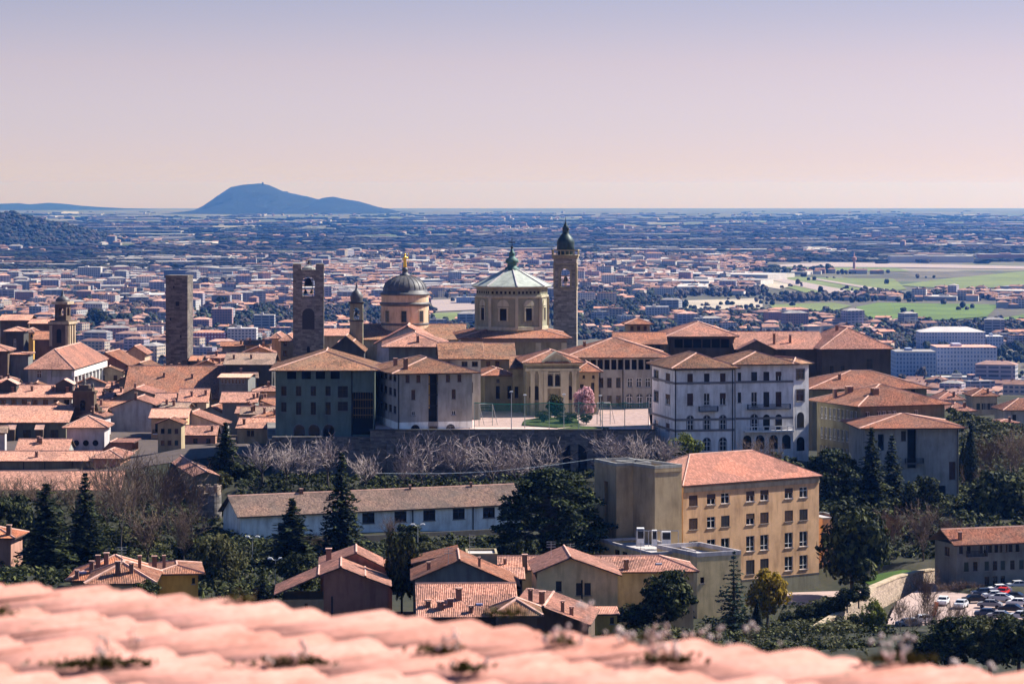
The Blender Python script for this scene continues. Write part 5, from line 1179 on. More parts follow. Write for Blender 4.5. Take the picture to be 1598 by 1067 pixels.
for x in (119, 134, 149): u, w_ = B.uw('front', x, 691); mb = MB(); mb.face([(u + .75 * math.cos(a * .5236), -.03, w_ + .75 * math.sin(a * .5236)) for a in range(12)]); pn = mb.build('pane', [DARK]); B.put(pn); pn.name = 'round_window'
town('stepped_roof_house', 'low pink roof slab stepping down left of the pale lilac front', 26, 104, 704, 685, 745, 0, 12, 715, 'mid', T_PALE, 'gu', over=.5, ch=[(64, 692), (60, 690)])
town('long_wall_house', 'very long low house with pink roof and blank olive wall, far left', -70, 150, 719, 704, 715, 0, 12, 745, 'olive', T_PALE, 'gu', over=.8, ch=[(57, 713)]); BLDS[-1].pipe((37, 70, 113))
town('hip_end_house', 'house with pale hip ridge at the right end of the very long low house', 146, 188, 715, 702, 712, -4, 12, 745, 'pink', T_PALE, over=.9)
town('mottled_roof_building', 'building with mottled pink roof cut by the left picture edge, above the bare bushes', -70, 182, 764, 735, 684, 0, 16, 790, 'brown', T_PALE, 'gu', over=1.0)
town('yellow_balcony_house', 'yellow house with pink roof, dark shutters and planted white balcony', 236, 290, 652, 638, 790, 0, 12, 700, 'yellow', T_PINK, 'gu', over=.7, wins=(('front', (246, 255, 276), 667, 8, 13, 'shutg'), ('front', (252, 276), 686, 8, 10, 'dark')))
B = BLDS[-1]; B.balcony('front', 239, 288, 676, mat=MARBLE)
mb = MB(); rnd = random.Random(5)
for i in range(220): u, w_ = B.uw('front', rnd.choice((246, 250, 272, 278, 283)) + rnd.uniform(-3, 3), 674); leafquad(mb, Vector((u, -.9, w_ + rnd.uniform(0, .9))), rv(rnd), .25, rnd)
B.put(mb.build('balcony_plant', [LF['dense']]))
town('pale_shed_roof_house', 'pale lilac house whose single roof slope falls to the right of the yellow balcony house', 296, 346, 668, 0, 800, -4, 12, 700, 'lilac', T_PALE, 'prof', prof=[(293, 644), (298, 644), (350, 664)])
town('pink_lean_to', 'low pink tiled lean-to right of the planted balcony', 288, 336, 679, 664, 775, 0, 9, 705, 'pink', T_PALE, 'gu', over=.5, wins=(('front', (305, 325), 688, 7, 8, 'dark'),), ch=[(331, 672)])
town('grey_court_house', 'house with dark lilac court wall left of the dark grey institute wing', 347, 398, 628, 612, 820, 0, 12, 670, 'grey', T_PALE, 'gu', over=.8, ch=[(396, 622), (402, 620)])
town('glazed_loggia_house', 'house with glazed white-posted top loggia beneath a narrow pink roof', 342, 387, 589, 583, 890, -4, 14, 630, 'grey', T_PINK, 'gu', over=.6, wins=(('front', [347 + i * 5.4 for i in range(7)], 595, 4, 8, 'white'),))
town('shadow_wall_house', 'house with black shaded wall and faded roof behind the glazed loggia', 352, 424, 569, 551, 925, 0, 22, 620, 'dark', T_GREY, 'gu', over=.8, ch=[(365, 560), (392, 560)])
town('cream_strip_house', 'cream house with pale roof slab and two chimney shadows, below the immense brown roof', 243, 283, 627, 614, 850, 0, 12, 645, 'cream', T_PALE, 'gu', ch=[(278, 621)], wins=(('front', (258, 270), 630, 5, 4, 'dark'),))
town('whitish_roof_house', 'cream house with the whitest old roof in the middle of the old town', 281, 322, 628, 607, 842, 2, 13, 645, 'cream', T_PALE, 'gu', ch=[(299, 618), (321, 616)], wins=(('front', (286, 305), 632, 4, 5, 'dark'),))
town('low_white_gable', 'white gable with dark roof line between the yellow balcony house and the court wall', 300, 350, 644, 0, 830, -8, 10, 665, 'mid', T_OLD, 'prof', prof=[(306, 646), (330, 634), (356, 648)])
town('left_lilac_gable', 'lilac gable house with low pitched roof right of the bell gable', 170, 238, 640, 0, 825, -4, 12, 660, 'lilac', T_PALE, 'prof', prof=[(163, 640), (212, 621), (244, 632)], ch=[(212, 621)])
town('dark_front_gable', 'dark gable house with pale eaves line above the lilac gable', 178, 240, 625, 0, 870, -4, 14, 660, 'grey', T_PALE, 'prof', prof=[(172, 624), (210, 606), (246, 616)], ch=[(211, 606)])
town('rose_wall_house', 'rose walled house with sloping roof edge behind the big bare trees', 160, 206, 696, 686, 752, -2, 10, 740, 'pink', T_PALE, 'prof', prof=[(158, 704), (172, 690), (210, 690)])
town('sloping_wall_roof', 'long pale tile roof running down beside the round battlemented turret', 262, 304, 716, 709, 715, -76, 5, 775, 'olive', T_PALE, 'gu', over=.5)
town('right_corner_house', 'pale roofed house squeezed against the dark grey institute wing', 372, 428, 668, 652, 745, -3, 12, 720, 'beige', T_PALE, 'gu', ch=[(381, 662)], wins=(('front', (388, 394), 676, 5, 9, 'dark'),))
town('ochre_tower_house', 'tall ochre house rising among dark roofs at the upper left', 40, 52, 519, 513, 1120, 0, 10, 570, 'ochre', T_OLD, wins=(('front', (43.5, 49), 524, 2.4, 5, 'dark'),))
town('lantern_house', 'dark tall house with low pyramid roof at the upper left edge', 9, 37, 517, 511, 1080, -2, 9, 590, 'dark', T_PALE, wins=(('front', (23,), 535, 4, 12, 'white'),))
town('edge_house', 'tall shaded house with pale eaves cut by the left edge beside the palace', -30, 12, 548, 538, 1010, 0, 12, 640, 'brown', T_PALE)
town('far_roof_house', 'broad low roof farthest up at the left edge of the old town', 0, 45, 500, 491, 1180, 0, 16, 560, 'brown', T_PALE, 'gu')
town('top_left_house', 'house with dark gable under pale roof just left of the baroque bell tower', 46, 80, 505, 498, 1150, -2, 12, 560, 'brown', T_PALE, 'gu')
town('chapel_roof_house', 'steep pink roof leaning against the foot of the baroque bell tower', 54, 82, 530, 517, 1080, 0, 12, 575, 'brown', T_OLD, 'gu')
town('navy_block', 'flat shaded blue-grey block left of the colonnaded palace', 16, 44, 553, 551, 1015, 0, 10, 640, 'grey', T_OLD)
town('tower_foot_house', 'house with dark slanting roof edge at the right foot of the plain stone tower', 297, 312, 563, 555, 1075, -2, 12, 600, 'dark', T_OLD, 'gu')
town('beige_corner_house', 'beige corner house just left of the horned bell tower', 438, 458, 532, 522, 1010, -2, 16, 590, 'beige', T_PALE, wins=(('front', (445,), 535, 5, 9, 'dark'), ('front', (445,), 551, 6, 8, 'dark')))
town('gold_corner_house', 'narrow golden walled house left of the beige corner house', 424, 438, 528, 520, 1030, -2, 14, 590, 'yellow', T_PALE)
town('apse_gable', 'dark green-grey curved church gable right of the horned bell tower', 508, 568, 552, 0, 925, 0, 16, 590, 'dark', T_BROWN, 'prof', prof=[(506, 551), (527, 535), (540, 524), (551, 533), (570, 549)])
town('pale_roof_behind_tower', 'pale roofed house directly right behind the horned bell tower', 504, 544, 524, 513, 1030, 0, 16, 590, 'cream', T_PALE, 'gu')
town('valley_edge_house', 'pink roofed house at the crest between the lead dome and the octagonal church', 672, 718, 532, 517, 1010, 2, 18, 590, 'cream', T_PALE)
for xl, xr, ye, yt, Y, wl, l in ((166, 184, 606, 599, 985, 'cream', 'little cream house at the right foot of the white colonnaded side'), (178, 200, 616, 607, 955, 'beige', 'little beige house left of the immense brown roof'), (150, 172, 622, 613, 935, 'lilac', 'pale lilac cottage below the white colonnaded side'), (163, 190, 634, 624, 900, 'yellow', 'yellow fronted cottage below the immense brown roof'), (118, 140, 618, 611, 945, 'mid', 'small grey cottage below the middle of the colonnaded side')):
    town('corner_cottage', l, xl, xr, ye, yt, Y, -4, 9, ye + 22, wl, T_PALE, 'gu', ch=[((xl + xr) / 2, (ye + yt) / 2)], wins=(('front', (xl + 6, xr - 5), ye + 6, 4, 6, 'dark'),))
# baroque bell tower
t, wd, zz2 = sq_tower('baroque_bell_tower', 'dark baroque bell tower in two stages with one sunlit pilaster side and round cap', 96, 1060, 26, 460, 575, -14, PL['brown']); hw = wd / 2
mb = MB(); box_c(mb, hw + .5, 0, zz2(500)); box_c(mb, hw - .8, zz2(500), zz2(494)); belfry(mb, hw - .8, zz2(494), zz2(474), wd * .38, zz2(493), zz2(480), thick=.8); mb.build('shaft', [PL['brown']], t)
mb = MB()
for q in (-1, 1):
    mb.box(q * (hw + .1) - .5, q * (hw + .1) + .5, -hw - .75, -hw - .504, zz2(540), zz2(508)); mb.box(hw + .504, hw + .8, q * (hw - .6) - .5, q * (hw - .6) + .5, zz2(540), zz2(508))
mb.box(hw + .504, hw + .75, -.5, .5, zz2(540), zz2(508))
for y0, y1, e_ in ((506, 502, 1.0), (475, 471, .1)): box_c(mb, hw + e_, zz2(y0), zz2(y1))
mb.build('pilaster', [PL['cream']], t)
mb = MB(); mb.lathe([(hw * .85, zz2(471)), (hw * .85, zz2(468)), (hw * .6, zz2(464)), (.6, zz2(462)), (.5, zz2(458)), (.05, zz2(453))], 14); mb.build('domed_cap', [LEAD], t, True)
mb = MB(); mb.face([(x, -hw - .52, zz2(535) + z) for x, z in arch_poly(wd * .3, zz2(513) - zz2(535), 8)]); mb.build('niche', [DARK], t)
# packed small houses between the named ones
occ = []
PROT = []
for b in BLDS:
    c = b.mw @ Vector((b.W / 2, b.D / 2, 0)); xs_ = []
    for u, v in ((0, 0), (b.W, 0), (b.W, b.D), (0, b.D)): q = b.mw @ Vector((u, v, 0)); xs_.append(CX + q.x / q.y * F)
    y1_ = HY - (b.z0 + b.H) * F / b.Y; rh = max((p_.z for f_ in b.rf.faces for p_ in f_), default=b.H) - b.H if b.rf else 0
    y0_ = HY - (b.z0 + b.H + rh) * F / (b.Y + b.D / 2)
    PROT.append((min(xs_) + 2, y0_ + 1, max(xs_) - 2, y1_ + 3, b.Y))
PROT += [(40, 545, 168, 606, 1000), (103, 592, 166, 650, 800), (82, 455, 112, 548, 1050), (258, 430, 300, 568, 1070), (112, 560, 168, 600, 1000)]
for b in BLDS: c = b.mw @ Vector((b.W / 2, b.D / 2, 0)); occ.append((c.x, c.y, math.hypot(b.W, b.D) / 2 * .74))
rnd = random.Random(23); made = 0
WN = {'cream': 'cream', 'mid': 'grey', 'lilac': 'lilac', 'beige': 'beige', 'yellow': 'yellow', 'pink': 'pink'}
for tr_ in range(60000):
    if made >= 295: break
    second = made >= 215 or tr_ > 24000
    Y = rnd.uniform(1110, 1460) if second else rnd.uniform(735, 1215); x = rnd.uniform(95, 430) if second else rnd.uniform(-20, 425); p = P(x, 0, Y); W_ = rnd.uniform(9, 16) if second else (rnd.uniform(5, 12) if tr_ < 9000 else rnd.uniform(4, 7)); D_ = rnd.uniform(6, 10); r = math.hypot(W_, D_) / 2 * .66
    if any((p.x - a) ** 2 + (p.y - b) ** 2 < (r + c) ** 2 for a, b, c in occ): continue
    gz = hill(p.x, p.y); tp = HY - (gz + 7.5) * F / Y; bt = HY - gz * F / Y; xa, xb = CX + (p.x - W_ / 2) / Y * F, CX + (p.x + W_ / 2) / Y * F
    if any(Y < q[4] and xb > q[0] and xa < q[2] and bt > q[1] and tp < q[3] for q in PROT): continue
    if Y < 728 and x > 200 and x < 330: continue
    occ.append((p.x, p.y, r)); g = hill(p.x, p.y); H_ = rnd.uniform(4.5, 8)
    yb = HY - g * F / Y; ye = HY - (g + H_) * F / Y; xl = CX + (p.x - W_ / 2) / Y * F; xr = CX + (p.x + W_ / 2) / Y * F
    wl = rnd.choice(list(WN)); kd = rnd.choice(['gu', 'gu', 'hip', 'prof'])
    B = Bld('town_house', 'small %s walled house with %s tiled roof packed among the old town roofs' % (WN[wl], 'hipped' if kd == 'hip' else 'gabled'), 'house', xl, xr, ye, Y - D_ / 2, rnd.uniform(-9, 9), D_, yb, PL[wl], 'small houses packed among the old town roofs')
    B.grid('front', rnd.choice((2, 3, 3)), [HY - (g + q) * F / Y for q in ((H_ - 2.2, H_ - 5) if H_ > 6.4 else (H_ - 2.2,))], 6, 8, ['shutg', 'dark', 'shutb', 'open'])
    if kd == 'prof':
        z_ = HY - (g + H_) * F / B.Y; rise = W_ * .19 * F / Y; B.roof('prof', prof=[(xl - 4, z_ + 1.5), ((xl + xr) / 2, z_ - rise), (xr + 4, z_ + 1.5)], over=.6, mat=rnd.choice([T_OLD, T_OLD, T_PALE, T_BROWN]))
    else: B.roof(kd, rise=min(W_, D_) * .19, over=.7, mat=rnd.choice([T_OLD, T_OLD, T_PALE, T_PALE, T_BROWN, T_GREY]))
    B.chimney([((xl + xr) / 2 + rnd.uniform(-15, 15), ye - rnd.uniform(3, 8), .8, 1.5) for _ in range(rnd.choice((1, 2, 2)))]); B.finish(); made += 1
print('packed', made)
# ------------------------------------------------------------------ trees near the town
random.seed(3)
BARE = [proto_bare(21, 10, .8, 1.0, 4, .30, TWIG_P, 6, .20, .045), proto_bare(4, 10, .75, 1.1, 4, .28, TWIG_P, 7, .18, .045), proto_bare(9, 10, .85, .9, 4, .30, TWIG_P, 6, .2, .045)]
BARB = [proto_bare(31, 14, .55, 1.5, 5, .30, TWIG_B, 5, .26, .045), proto_bare(37, 14, .58, 1.4, 5, .32, TWIG_B, 5, .28, .045)]
def extent(pr): return max(max(abs(v.co.x), abs(v.co.y)) for v in pr[1].vertices) * 2
EB = [extent(p) for p in BARE]; EBB = [extent(p) for p in BARB]
G1 = 'pale bare trees below the rampart'
for i, (x, y, yt, w_) in enumerate(((408, 752, 692, 66), (447, 754, 690, 62), (478, 756, 698, 52), (512, 752, 680, 68), (570, 766, 706, 50), (658, 766, 676, 88), (716, 764, 676, 76), (768, 764, 678, 74), (838, 764, 684, 84), (806, 764, 700, 46), (960, 740, 672, 66), (1006, 742, 680, 60), (1040, 742, 684, 54), (630, 764, 712, 44))):
    j = i % 3; plant(BARE[j], 'bare_tree', 'bare pale twigged tree in the row below the rampart', x, y, random.uniform(660, 674), yt - 9, w_ * 1.55, 10, EB[j], group=G1)
for x, y, Y, yt, w_, l in ((205, 832, 600, 690, 110, 'tallest bare brown tree, left of the round battlemented turret'), (262, 825, 612, 704, 92, 'second tall bare brown tree close to the round battlemented turret'), (165, 840, 625, 712, 84, 'slim bare brown tree between the two dark spruces and the tall bare ones'),
                           (230, 880, 560, 786, 80, 'reddish bare tree in front of the tall bare trees'), (285, 885, 555, 780, 70, 'bare tree just left of the drooping willow'), (188, 850, 585, 726, 70, 'dark bare tree standing in front of the slim bare brown tree'), (245, 842, 605, 716, 76, 'bare tree between the two tallest bare brown trees'), (300, 835, 615, 735, 60, 'bare tree leaning toward the round battlemented turret'), (120, 815, 640, 735, 80, 'bare tree behind the right one of the two dark spruces'), (18, 800, 640, 736, 90, 'wide bare bush tree at the left edge below the mottled roof'), (72, 800, 645, 738, 84, 'bare brown tree left of the pointed spruce'),
                           (1440, 880, 600, 776, 70, 'bare brown tree in the garden left of the blue shaded house'), (1392, 872, 612, 786, 70, 'bare brown tree behind the round dark tree'), (1186, 742, 655, 676, 60, 'rusty bare bush before the white bay arches'),
                           (1545, 760, 720, 668, 70, 'bare tree with pale branches right of the tall dark cypress'), (1585, 765, 715, 660, 70, 'bare tree at the right picture edge'), (1520, 790, 700, 720, 50, 'small bare tree at the foot of the blank end house'), (1445, 985, 510, 880, 56, 'thin dark bare tree standing at the edge of the car park'),
                           (1480, 860, 610, 800, 50, 'short bare tree above the blue shaded house'), (500, 872, 585, 826, 60, 'small pale bare shrub tree in front of the long low building'), (610, 862, 590, 800, 40, 'slim brown bare tree before the third window of the long low building')):
    j = random.randrange(2); plant(BARB[j], 'bare_tree', l, x, y, Y, yt, w_ * 1.5, 14, EBB[j])
SP = [proto_conifer(1, 14, 3.7), proto_conifer(2, 14, 3.4, leafs=.38), proto_conifer(6, 14, 4.0, 'bluegreen', 18, 9, .36, .1)]
for k_, x, y, Y, yt, w_, l in ((0, 72, 905, 545, 756, 98, 'dark pointed spruce, left one of the two beside the orange roof'), (1, 133, 900, 552, 740, 84, 'dark pointed spruce, right one of the two beside the orange roof'), (1, 533, 872, 575, 708, 76, 'tall dark narrow spruce before the long low white building'),
                               (0, 456, 890, 570, 778, 92, 'broad low dark spruce left of the tall narrow one'), (0, 352, 762, 690, 660, 62, 'yellow-green tipped conifer left of the dark grey institute wing'), (2, 1145, 985, 500, 862, 62, 'sparse blue-green conifer in front of the flat roofed annex'),
                               (1, 410, 960, 500, 890, 48, 'small dark conifer under the twin floodlight'), (0, 1360, 800, 650, 668, 62, 'dark conical tree, left one before the blank end house'), (1, 1392, 805, 655, 680, 60, 'dark conical tree, right one before the blank end house')):
    plant(SP[k_], 'conifer_tree', l, x, y, Y, yt, w_ * 1.35, 14, (7.6, 7.0, 8.0)[k_])
CD_ = proto_cedar(5); CY = proto_cypress(4)
plant(CD_, 'cedar_tree', 'huge spreading dark cedar before the concrete tower block', 858, 880, 560, 730, 172, 16, 17.5)
plant(CD_, 'cedar_tree', 'layered cedar right behind the yellow school roof', 1298, 815, 650, 700, 112, 16, 17.5, rz=1.1)
for x, y, Y, yt, w_, l in ((1515, 760, 700, 662, 22, 'tall dark cypress at the corner of the blank end house'), (1503, 756, 705, 690, 16, 'thin shorter cypress touching the blank end house'), (114, 560, 1070, 508, 13, 'single dark cypress right of the baroque bell tower'), (1182, 992, 500, 935, 17, 'small dark cypress beside the golden tree')):
    plant(CY, 'cypress_tree', l, x, y, Y, yt, w_, 14, 2.9)
DN = [proto_dense(1), proto_dense(2, clumps=60), proto_dense(3, n=4200, clumps=30)]; GO = proto_dense(7, mat='gold', n=4200); FR = proto_dense(8, mat='fresh', n=3600); OL = proto_dense(9, mat='olive', n=4200); WI = proto_dense(10, mat='willow', n=4600, clumps=70, zc=.5, sq=.5)
for pr, x, y, Y, yt, w_, l in ((DN[0], 1330, 935, 565, 786, 112, 'large round dark evergreen right of the yellow school'), (DN[1], 1560, 850, 640, 740, 110, 'dense dark evergreen on the slope above the blue shaded house'), (DN[2], 1470, 880, 620, 812, 66, 'dark evergreen left behind the blue shaded house'),
                              (DN[1], 1044, 985, 470, 893, 84, 'dark bushy tree before the olive walled house'), (DN[2], 18, 868, 590, 776, 76, 'bright green edged dark tree at the left edge'), (DN[0], 627, 955, 500, 826, 52, 'dark broadleaf tree between the pink house and the grey gable'),
                              (OL, 682, 880, 560, 843, 66, 'low light green bush tree behind the grey gable house'), (FR, 1070, 728, 672, 679, 50, 'yellow-green bush left of the white palazzo foot'), (GO, 1198, 975, 505, 889, 62, 'golden yellow flowering tree before the yellow school'),
                              (WI, 340, 935, 530, 838, 78, 'drooping pale willow right of the bare trees'), (DN[2], 300, 905, 560, 838, 60, 'dark green shrub tree beside the drooping willow'), (DN[1], 240, 925, 500, 880, 44, 'dark shrub behind the striped roof'), (OL, 215, 880, 590, 820, 70, 'olive green bush among the bare trees'),
                              (DN[0], 380, 760, 690, 715, 60, 'dark evergreen bush right of the yellow-green conifer'), (DN[0], 820, 900, 545, 838, 46, 'dark evergreen at the left foot of the huge cedar'), (OL, 345, 770, 680, 735, 40, 'pale green bush beside the round turret top'),
                              (DN[1], 1300, 745, 690, 715, 40, 'dark bush at the foot of the angled institute'), (DN[2], 1440, 830, 640, 745, 70, 'dark tree under the blank end house'), (DN[1], 1580, 800, 660, 740, 60, 'dark evergreen at the right edge below the hillside houses'), (OL, 1545, 770, 700, 735, 36, 'olive bush right of the tall dark cypress'),
                              (DN[2], 640, 858, 580, 818, 50, 'dark bush below the second window of the long low building'), (DN[1], 990, 985, 470, 945, 70, 'dark bush below the olive walled house'), (DN[0], 470, 930, 520, 860, 70, 'dark bush left of the pink house chimneys'),
                              (DN[0], 225, 945, 430, 905, 44, 'dark round bush in front of the yellow walled house'), (FR, 1364, 1000, 500, 938, 38, 'bright yellow-green shrub inside the curved stone wall'), (DN[0], 1338, 1000, 505, 955, 26, 'narrow dark shrub against the curved stone wall')):
    plant(pr, 'broadleaf_tree', l, x, y, Y, yt, w_, 9, 8.0)
BL = proto_dense(12, h=7, rad=2.9, mat='blossom', n=5200, zc=.6, sq=.42, clumps=60, trunk=.14)
plant(BL, 'cherry_tree', 'pink blossoming cherry tree in the church courtyard', 911, 660, -YZ * F / (660 - HY), 606, 31, 7, 5.9)
for x, y, yt, w_, l in ((866, 655, 617, 28, 'dark green courtyard tree left of the pink blossom'), (848, 660, 640, 26, 'clipped bush at the foot of the church porch'), (885, 662, 643, 34, 'wide clipped bush before the pink blossom'), (915, 662, 645, 22, 'small clipped bush under the pink blossom')):
    plant(DN[1] if yt < 630 else OL, 'courtyard_bush', l, x, y, -YZ * F / (y - HY), yt, w_, 9, 8.0, 'bush')
# big shrubs at the lower right, car park edge
k = 0
for x, y, Y, yt, w_ in ((1440, 1045, 420, 985, 80), (1492, 1050, 415, 965, 96), (1545, 1050, 412, 970, 90), (1590, 1055, 410, 950, 90), (1420, 1030, 425, 1000, 50), (1525, 1010, 450, 958, 60), (1575, 1000, 455, 960, 44)):
    plant((DN[0], DN[1], OL)[k % 3], 'shrub', 'loose green shrub in the thicket at the lower right corner', x, y, Y, yt, w_, 9, 8.0, 'shrub', 'thicket at the lower right corner'); k += 1
for i, (x, y) in enumerate(((1235, 985), (1262, 978), (1285, 972), (1305, 962), (1322, 952), (1340, 945))):
    plant(DN[i % 3], 'hedge_bush', 'rounded dark hedge bush along the garden wall below the yellow school', x, y, 515, y - 34, 36, 9, 8.0, 'hedge', 'hedge bushes below the yellow school')
for i, (x, y, Y, yt, w_) in enumerate(((1405, 985, 500, 925, 40), (1425, 1000, 490, 935, 46), (1458, 990, 500, 930, 44), (1485, 985, 505, 932, 40), (1500, 1000, 490, 940, 46), (1470, 1000, 480, 950, 40), (1440, 930, 555, 900, 36), (1470, 935, 552, 905, 40), (1500, 930, 553, 902, 40), (1520, 930, 552, 905, 34), (1530, 992, 492, 955, 36))):
    plant(BARB[i % 2], 'bare_shrub', 'thin bare shrub screening the car park', x, y, Y, yt, w_ * 1.3, 14, EBB[i % 2], 'shrub', 'bare shrubs screening the car park')
# undergrowth: one mass of leaves over the garden slopes
def undergrowth(name, poly, n, s, mat, seed, h=1.2):
    rnd = random.Random(seed); mb = MB(); done = 0
    xs = [p[0] for p in poly]; ys = [p[1] for p in poly]
    def inside(x, y):
        c = False
        for i in range(len(poly)):
            (x0, y0), (x1, y1) = poly[i], poly[(i + 1) % len(poly)]
            if (y0 > y) != (y1 > y) and x < (x1 - x0) * (y - y0) / (y1 - y0) + x0: c = not c
        return c
    cl = []
    while done < n:
        if done % 14 == 0:
            for _ in range(60):
                cx, cy = rnd.uniform(min(xs), max(xs)), rnd.uniform(min(ys), max(ys))
                if inside(cx, cy): break
            cz = hill(cx, cy); rr = rnd.uniform(.5, 1.6)
        d = rv(rnd); leafquad(mb, Vector((cx + d.x * rr, cy + d.y * rr, cz + abs(d.z) * rr * h)), d, s, rnd); done += 1
    return tag(mb.build(name, LF[mat]), kind='stuff')
pp = lambda *l: [((x - CX) / F * Y, Y) for x, Y in l]
undergrowth('undergrowth', pp((-20, 480), (430, 480), (640, 540), (960, 540), (960, 590), (700, 612), (400, 612), (380, 640), (300, 670), (-20, 675)), 26000, .5, 'dense', 1)
undergrowth('scrub', pp((-20, 500), (420, 500), (420, 600), (300, 660), (-20, 670)), 7000, .42, 'olive', 2)
undergrowth('ivy', pp((370, 645), (930, 645), (1050, 680), (1260, 665), (1250, 690), (1040, 688), (370, 686)), 11000, .45, 'dense', 4)
undergrowth('hillside_scrub', pp((1270, 600), (1480, 600), (1640, 600), (1640, 760), (1500, 700), (1270, 660)), 20000, .5, 'dense', 3)
undergrowth('hedge_thicket', pp((380, 596), (930, 560), (930, 632), (700, 618), (380, 618)), 14000, .5, 'dense', 9)
undergrowth('garden_scrub', pp((940, 440), (1350, 440), (1400, 500), (1340, 545), (1200, 545), (940, 520)), 9000, .35, 'dense', 12)
undergrowth('dry_scrub', pp((940, 430), (1350, 430), (1350, 530), (940, 520)), 3500, .3, 'willow', 13)
undergrowth('flank_scrub', pp((1480, 700), (1660, 700), (1660, 900), (1480, 900)), 9000, .6, 'olive', 14)
undergrowth('flank_bushes', pp((1480, 690), (1660, 690), (1660, 930), (1480, 930)), 9000, .6, 'dense', 15)
undergrowth('bank_scrub', pp((1210, 480), (1330, 480), (1350, 560), (1280, 560)), 2600, .4, 'olive', 6)
# ------------------------------------------------------------------ retaining wall, car park, cars
ASPH = flat('pale_asphalt', (0.36, 0.26, 0.225), 0.95, 0, .15, .3)
CPZ = P(1500, 950, 530).z
slab('car_park', [P(x, 0, Y)[:2] for x, Y in ((1355, 470), (1660, 470), (1660, 566), (1540, 572), (1452, 566), (1400, 540))], CPZ, ASPH, 5)
slab('school_drive', [P(x, 0, Y)[:2] for x, Y in ((1205, 545), (1340, 540), (1345, 575), (1215, 571))], P(1270, 937, 560).z, ASPH, 4)
gw = thing('curved_wall', 'curved pale rubble retaining wall with light coping, climbing from the shrubs to the lawn', 'wall', (0, 0, 0))
wl = [(1225, 1000, 492), (1262, 985, 500), (1300, 962, 512), (1335, 937, 522), (1352, 930, 528), (1362, 916, 535), (1400, 900, 552), (1430, 893, 562), (1455, 889, 570)]
mb = MB(); cpm = MB()
wp = [P(*q) for q in wl]
for a, b in zip(wp, wp[1:]):
    d = (b - a); nrm = Vector((-d.y, d.x, 0)).normalized() * .45
    zb_ = CPZ - 4; v = [Vector((p.x + s_ * nrm.x, p.y + s_ * nrm.y, z)) for p, z in ((a, zb_), (b, zb_)) for s_ in (-1, 1)] + [Vector((p.x + s_ * nrm.x, p.y + s_ * nrm.y, p.z)) for p in (a, b) for s_ in (-1, 1)]
    mb.idx(v, ((0, 2, 6, 4), (1, 5, 7, 3), (4, 6, 7, 5), (0, 4, 5, 1), (2, 3, 7, 6)))
    v2 = [Vector((p.x + 1.35 * s_ * nrm.x, p.y + 1.35 * s_ * nrm.y, p.z + dz)) for dz in (.005, .3) for p in (a, b) for s_ in (-1, 1)]
    cpm.idx(v2, ((0, 2, 6, 4), (1, 5, 7, 3), (4, 6, 7, 5), (0, 1, 3, 2), (0, 4, 5, 1), (2, 3, 7, 6)))
mb.build('masonry', [ST_PALE], gw); cpm.build('coping', [PL['cream']], gw)
lawn = [(1362, 914, 540), (1430, 892, 566), (1410, 888, 580), (1370, 895, 575), (1350, 908, 560)]
sheet('lawn_bank', [P(*q) for q in lawn], leaf('bank_grass', (0.06, 0.11, 0.02), (0.09, 0.14, 0.03)), 0.0)
def car_proto(paint):
    t = []
    prof = [(-2.1, .35), (-2.12, .75), (-1.95, .95), (-1.25, 1.02), (-.75, 1.45), (.75, 1.5), (1.55, 1.05), (2.0, .9), (2.1, .6), (2.05, .35)]
    mb = MB(); n = len(prof)
    for s_ in (-1, 1): mb.face([(x, s_ * (.85 if z < 1.1 else .7), z) for x, z in (prof if s_ < 0 else reversed(prof))])
    for (a, b) in zip(prof, prof[1:] + prof[:1]):
        wa, wb = (.85 if a[1] < 1.1 else .7), (.85 if b[1] < 1.1 else .7); mb.face([(a[0], wa, a[1]), (a[0], -wa, a[1]), (b[0], -wb, b[1]), (b[0], wb, b[1])])
    body = mb.mesh('body', [paint]); g = MB()
    for s_ in (-1, 1):
        for x0, x1, a0, a1 in ((-1.1, .0, -.72, -.02), (.08, 1.35, .08, .72)): g.face([(x0, s_ * .855, 1.04), (x1, s_ * .855, 1.04), (a1, s_ * .74, 1.42), (a0, s_ * .74, 1.42)])
    g.face([(-1.22, -.72, 1.07), (-1.22, .72, 1.07), (-.8, .62, 1.44), (-.8, -.62, 1.44)]); g.face([(1.5, -.72, 1.11), (1.5, .72, 1.11), (.82, .62, 1.5), (.82, -.62, 1.5)])
    wh = MB(); m = Matrix.Rotation(math.pi / 2, 4, 'X')
    wh.lathe([(.05, -.1), (.32, -.1), (.32, .1), (.05, .1)], 14); wh.v = [tuple(m @ Vector(v)) for v in wh.v]
    li = MB(); li.box(-2.14, -2.0, -.78, -.45, .65, .82); 
    return body, g.mesh('windscreen', [GLASS]), wh.mesh('wheel', [DARK]), li.mesh('headlight', [WHITEF])
CARP = {}
for n_, c in (('white', (.75, .73, .72)), ('grey', (.22, .22, .24)), ('silver', (.5, .5, .52)), ('black', (.02, .02, .025)), ('navy', (.03, .05, .10)), ('red', (.45, .02, .02))):
    CARP[n_] = car_proto(flat(n_ + '_car_paint', c, .3, 0, .03))
def car(x, y, col, rz, label):
    p = at_z(x, y, CPZ + .02); t = thing('parked_car', label, 'car', p, rz, 'cars in the small car park'); b_, g_, w__, l_ = CARP[col]
    link('body', b_, t); link('glazing', g_, t)
    for x_ in (-1.3, 1.3):
        for y_ in (-.8, .8): link('wheel', w__, t, (x_, y_, .32))
    for y_ in (0, 1.23): link('headlight', l_, t, (0, y_, 0))
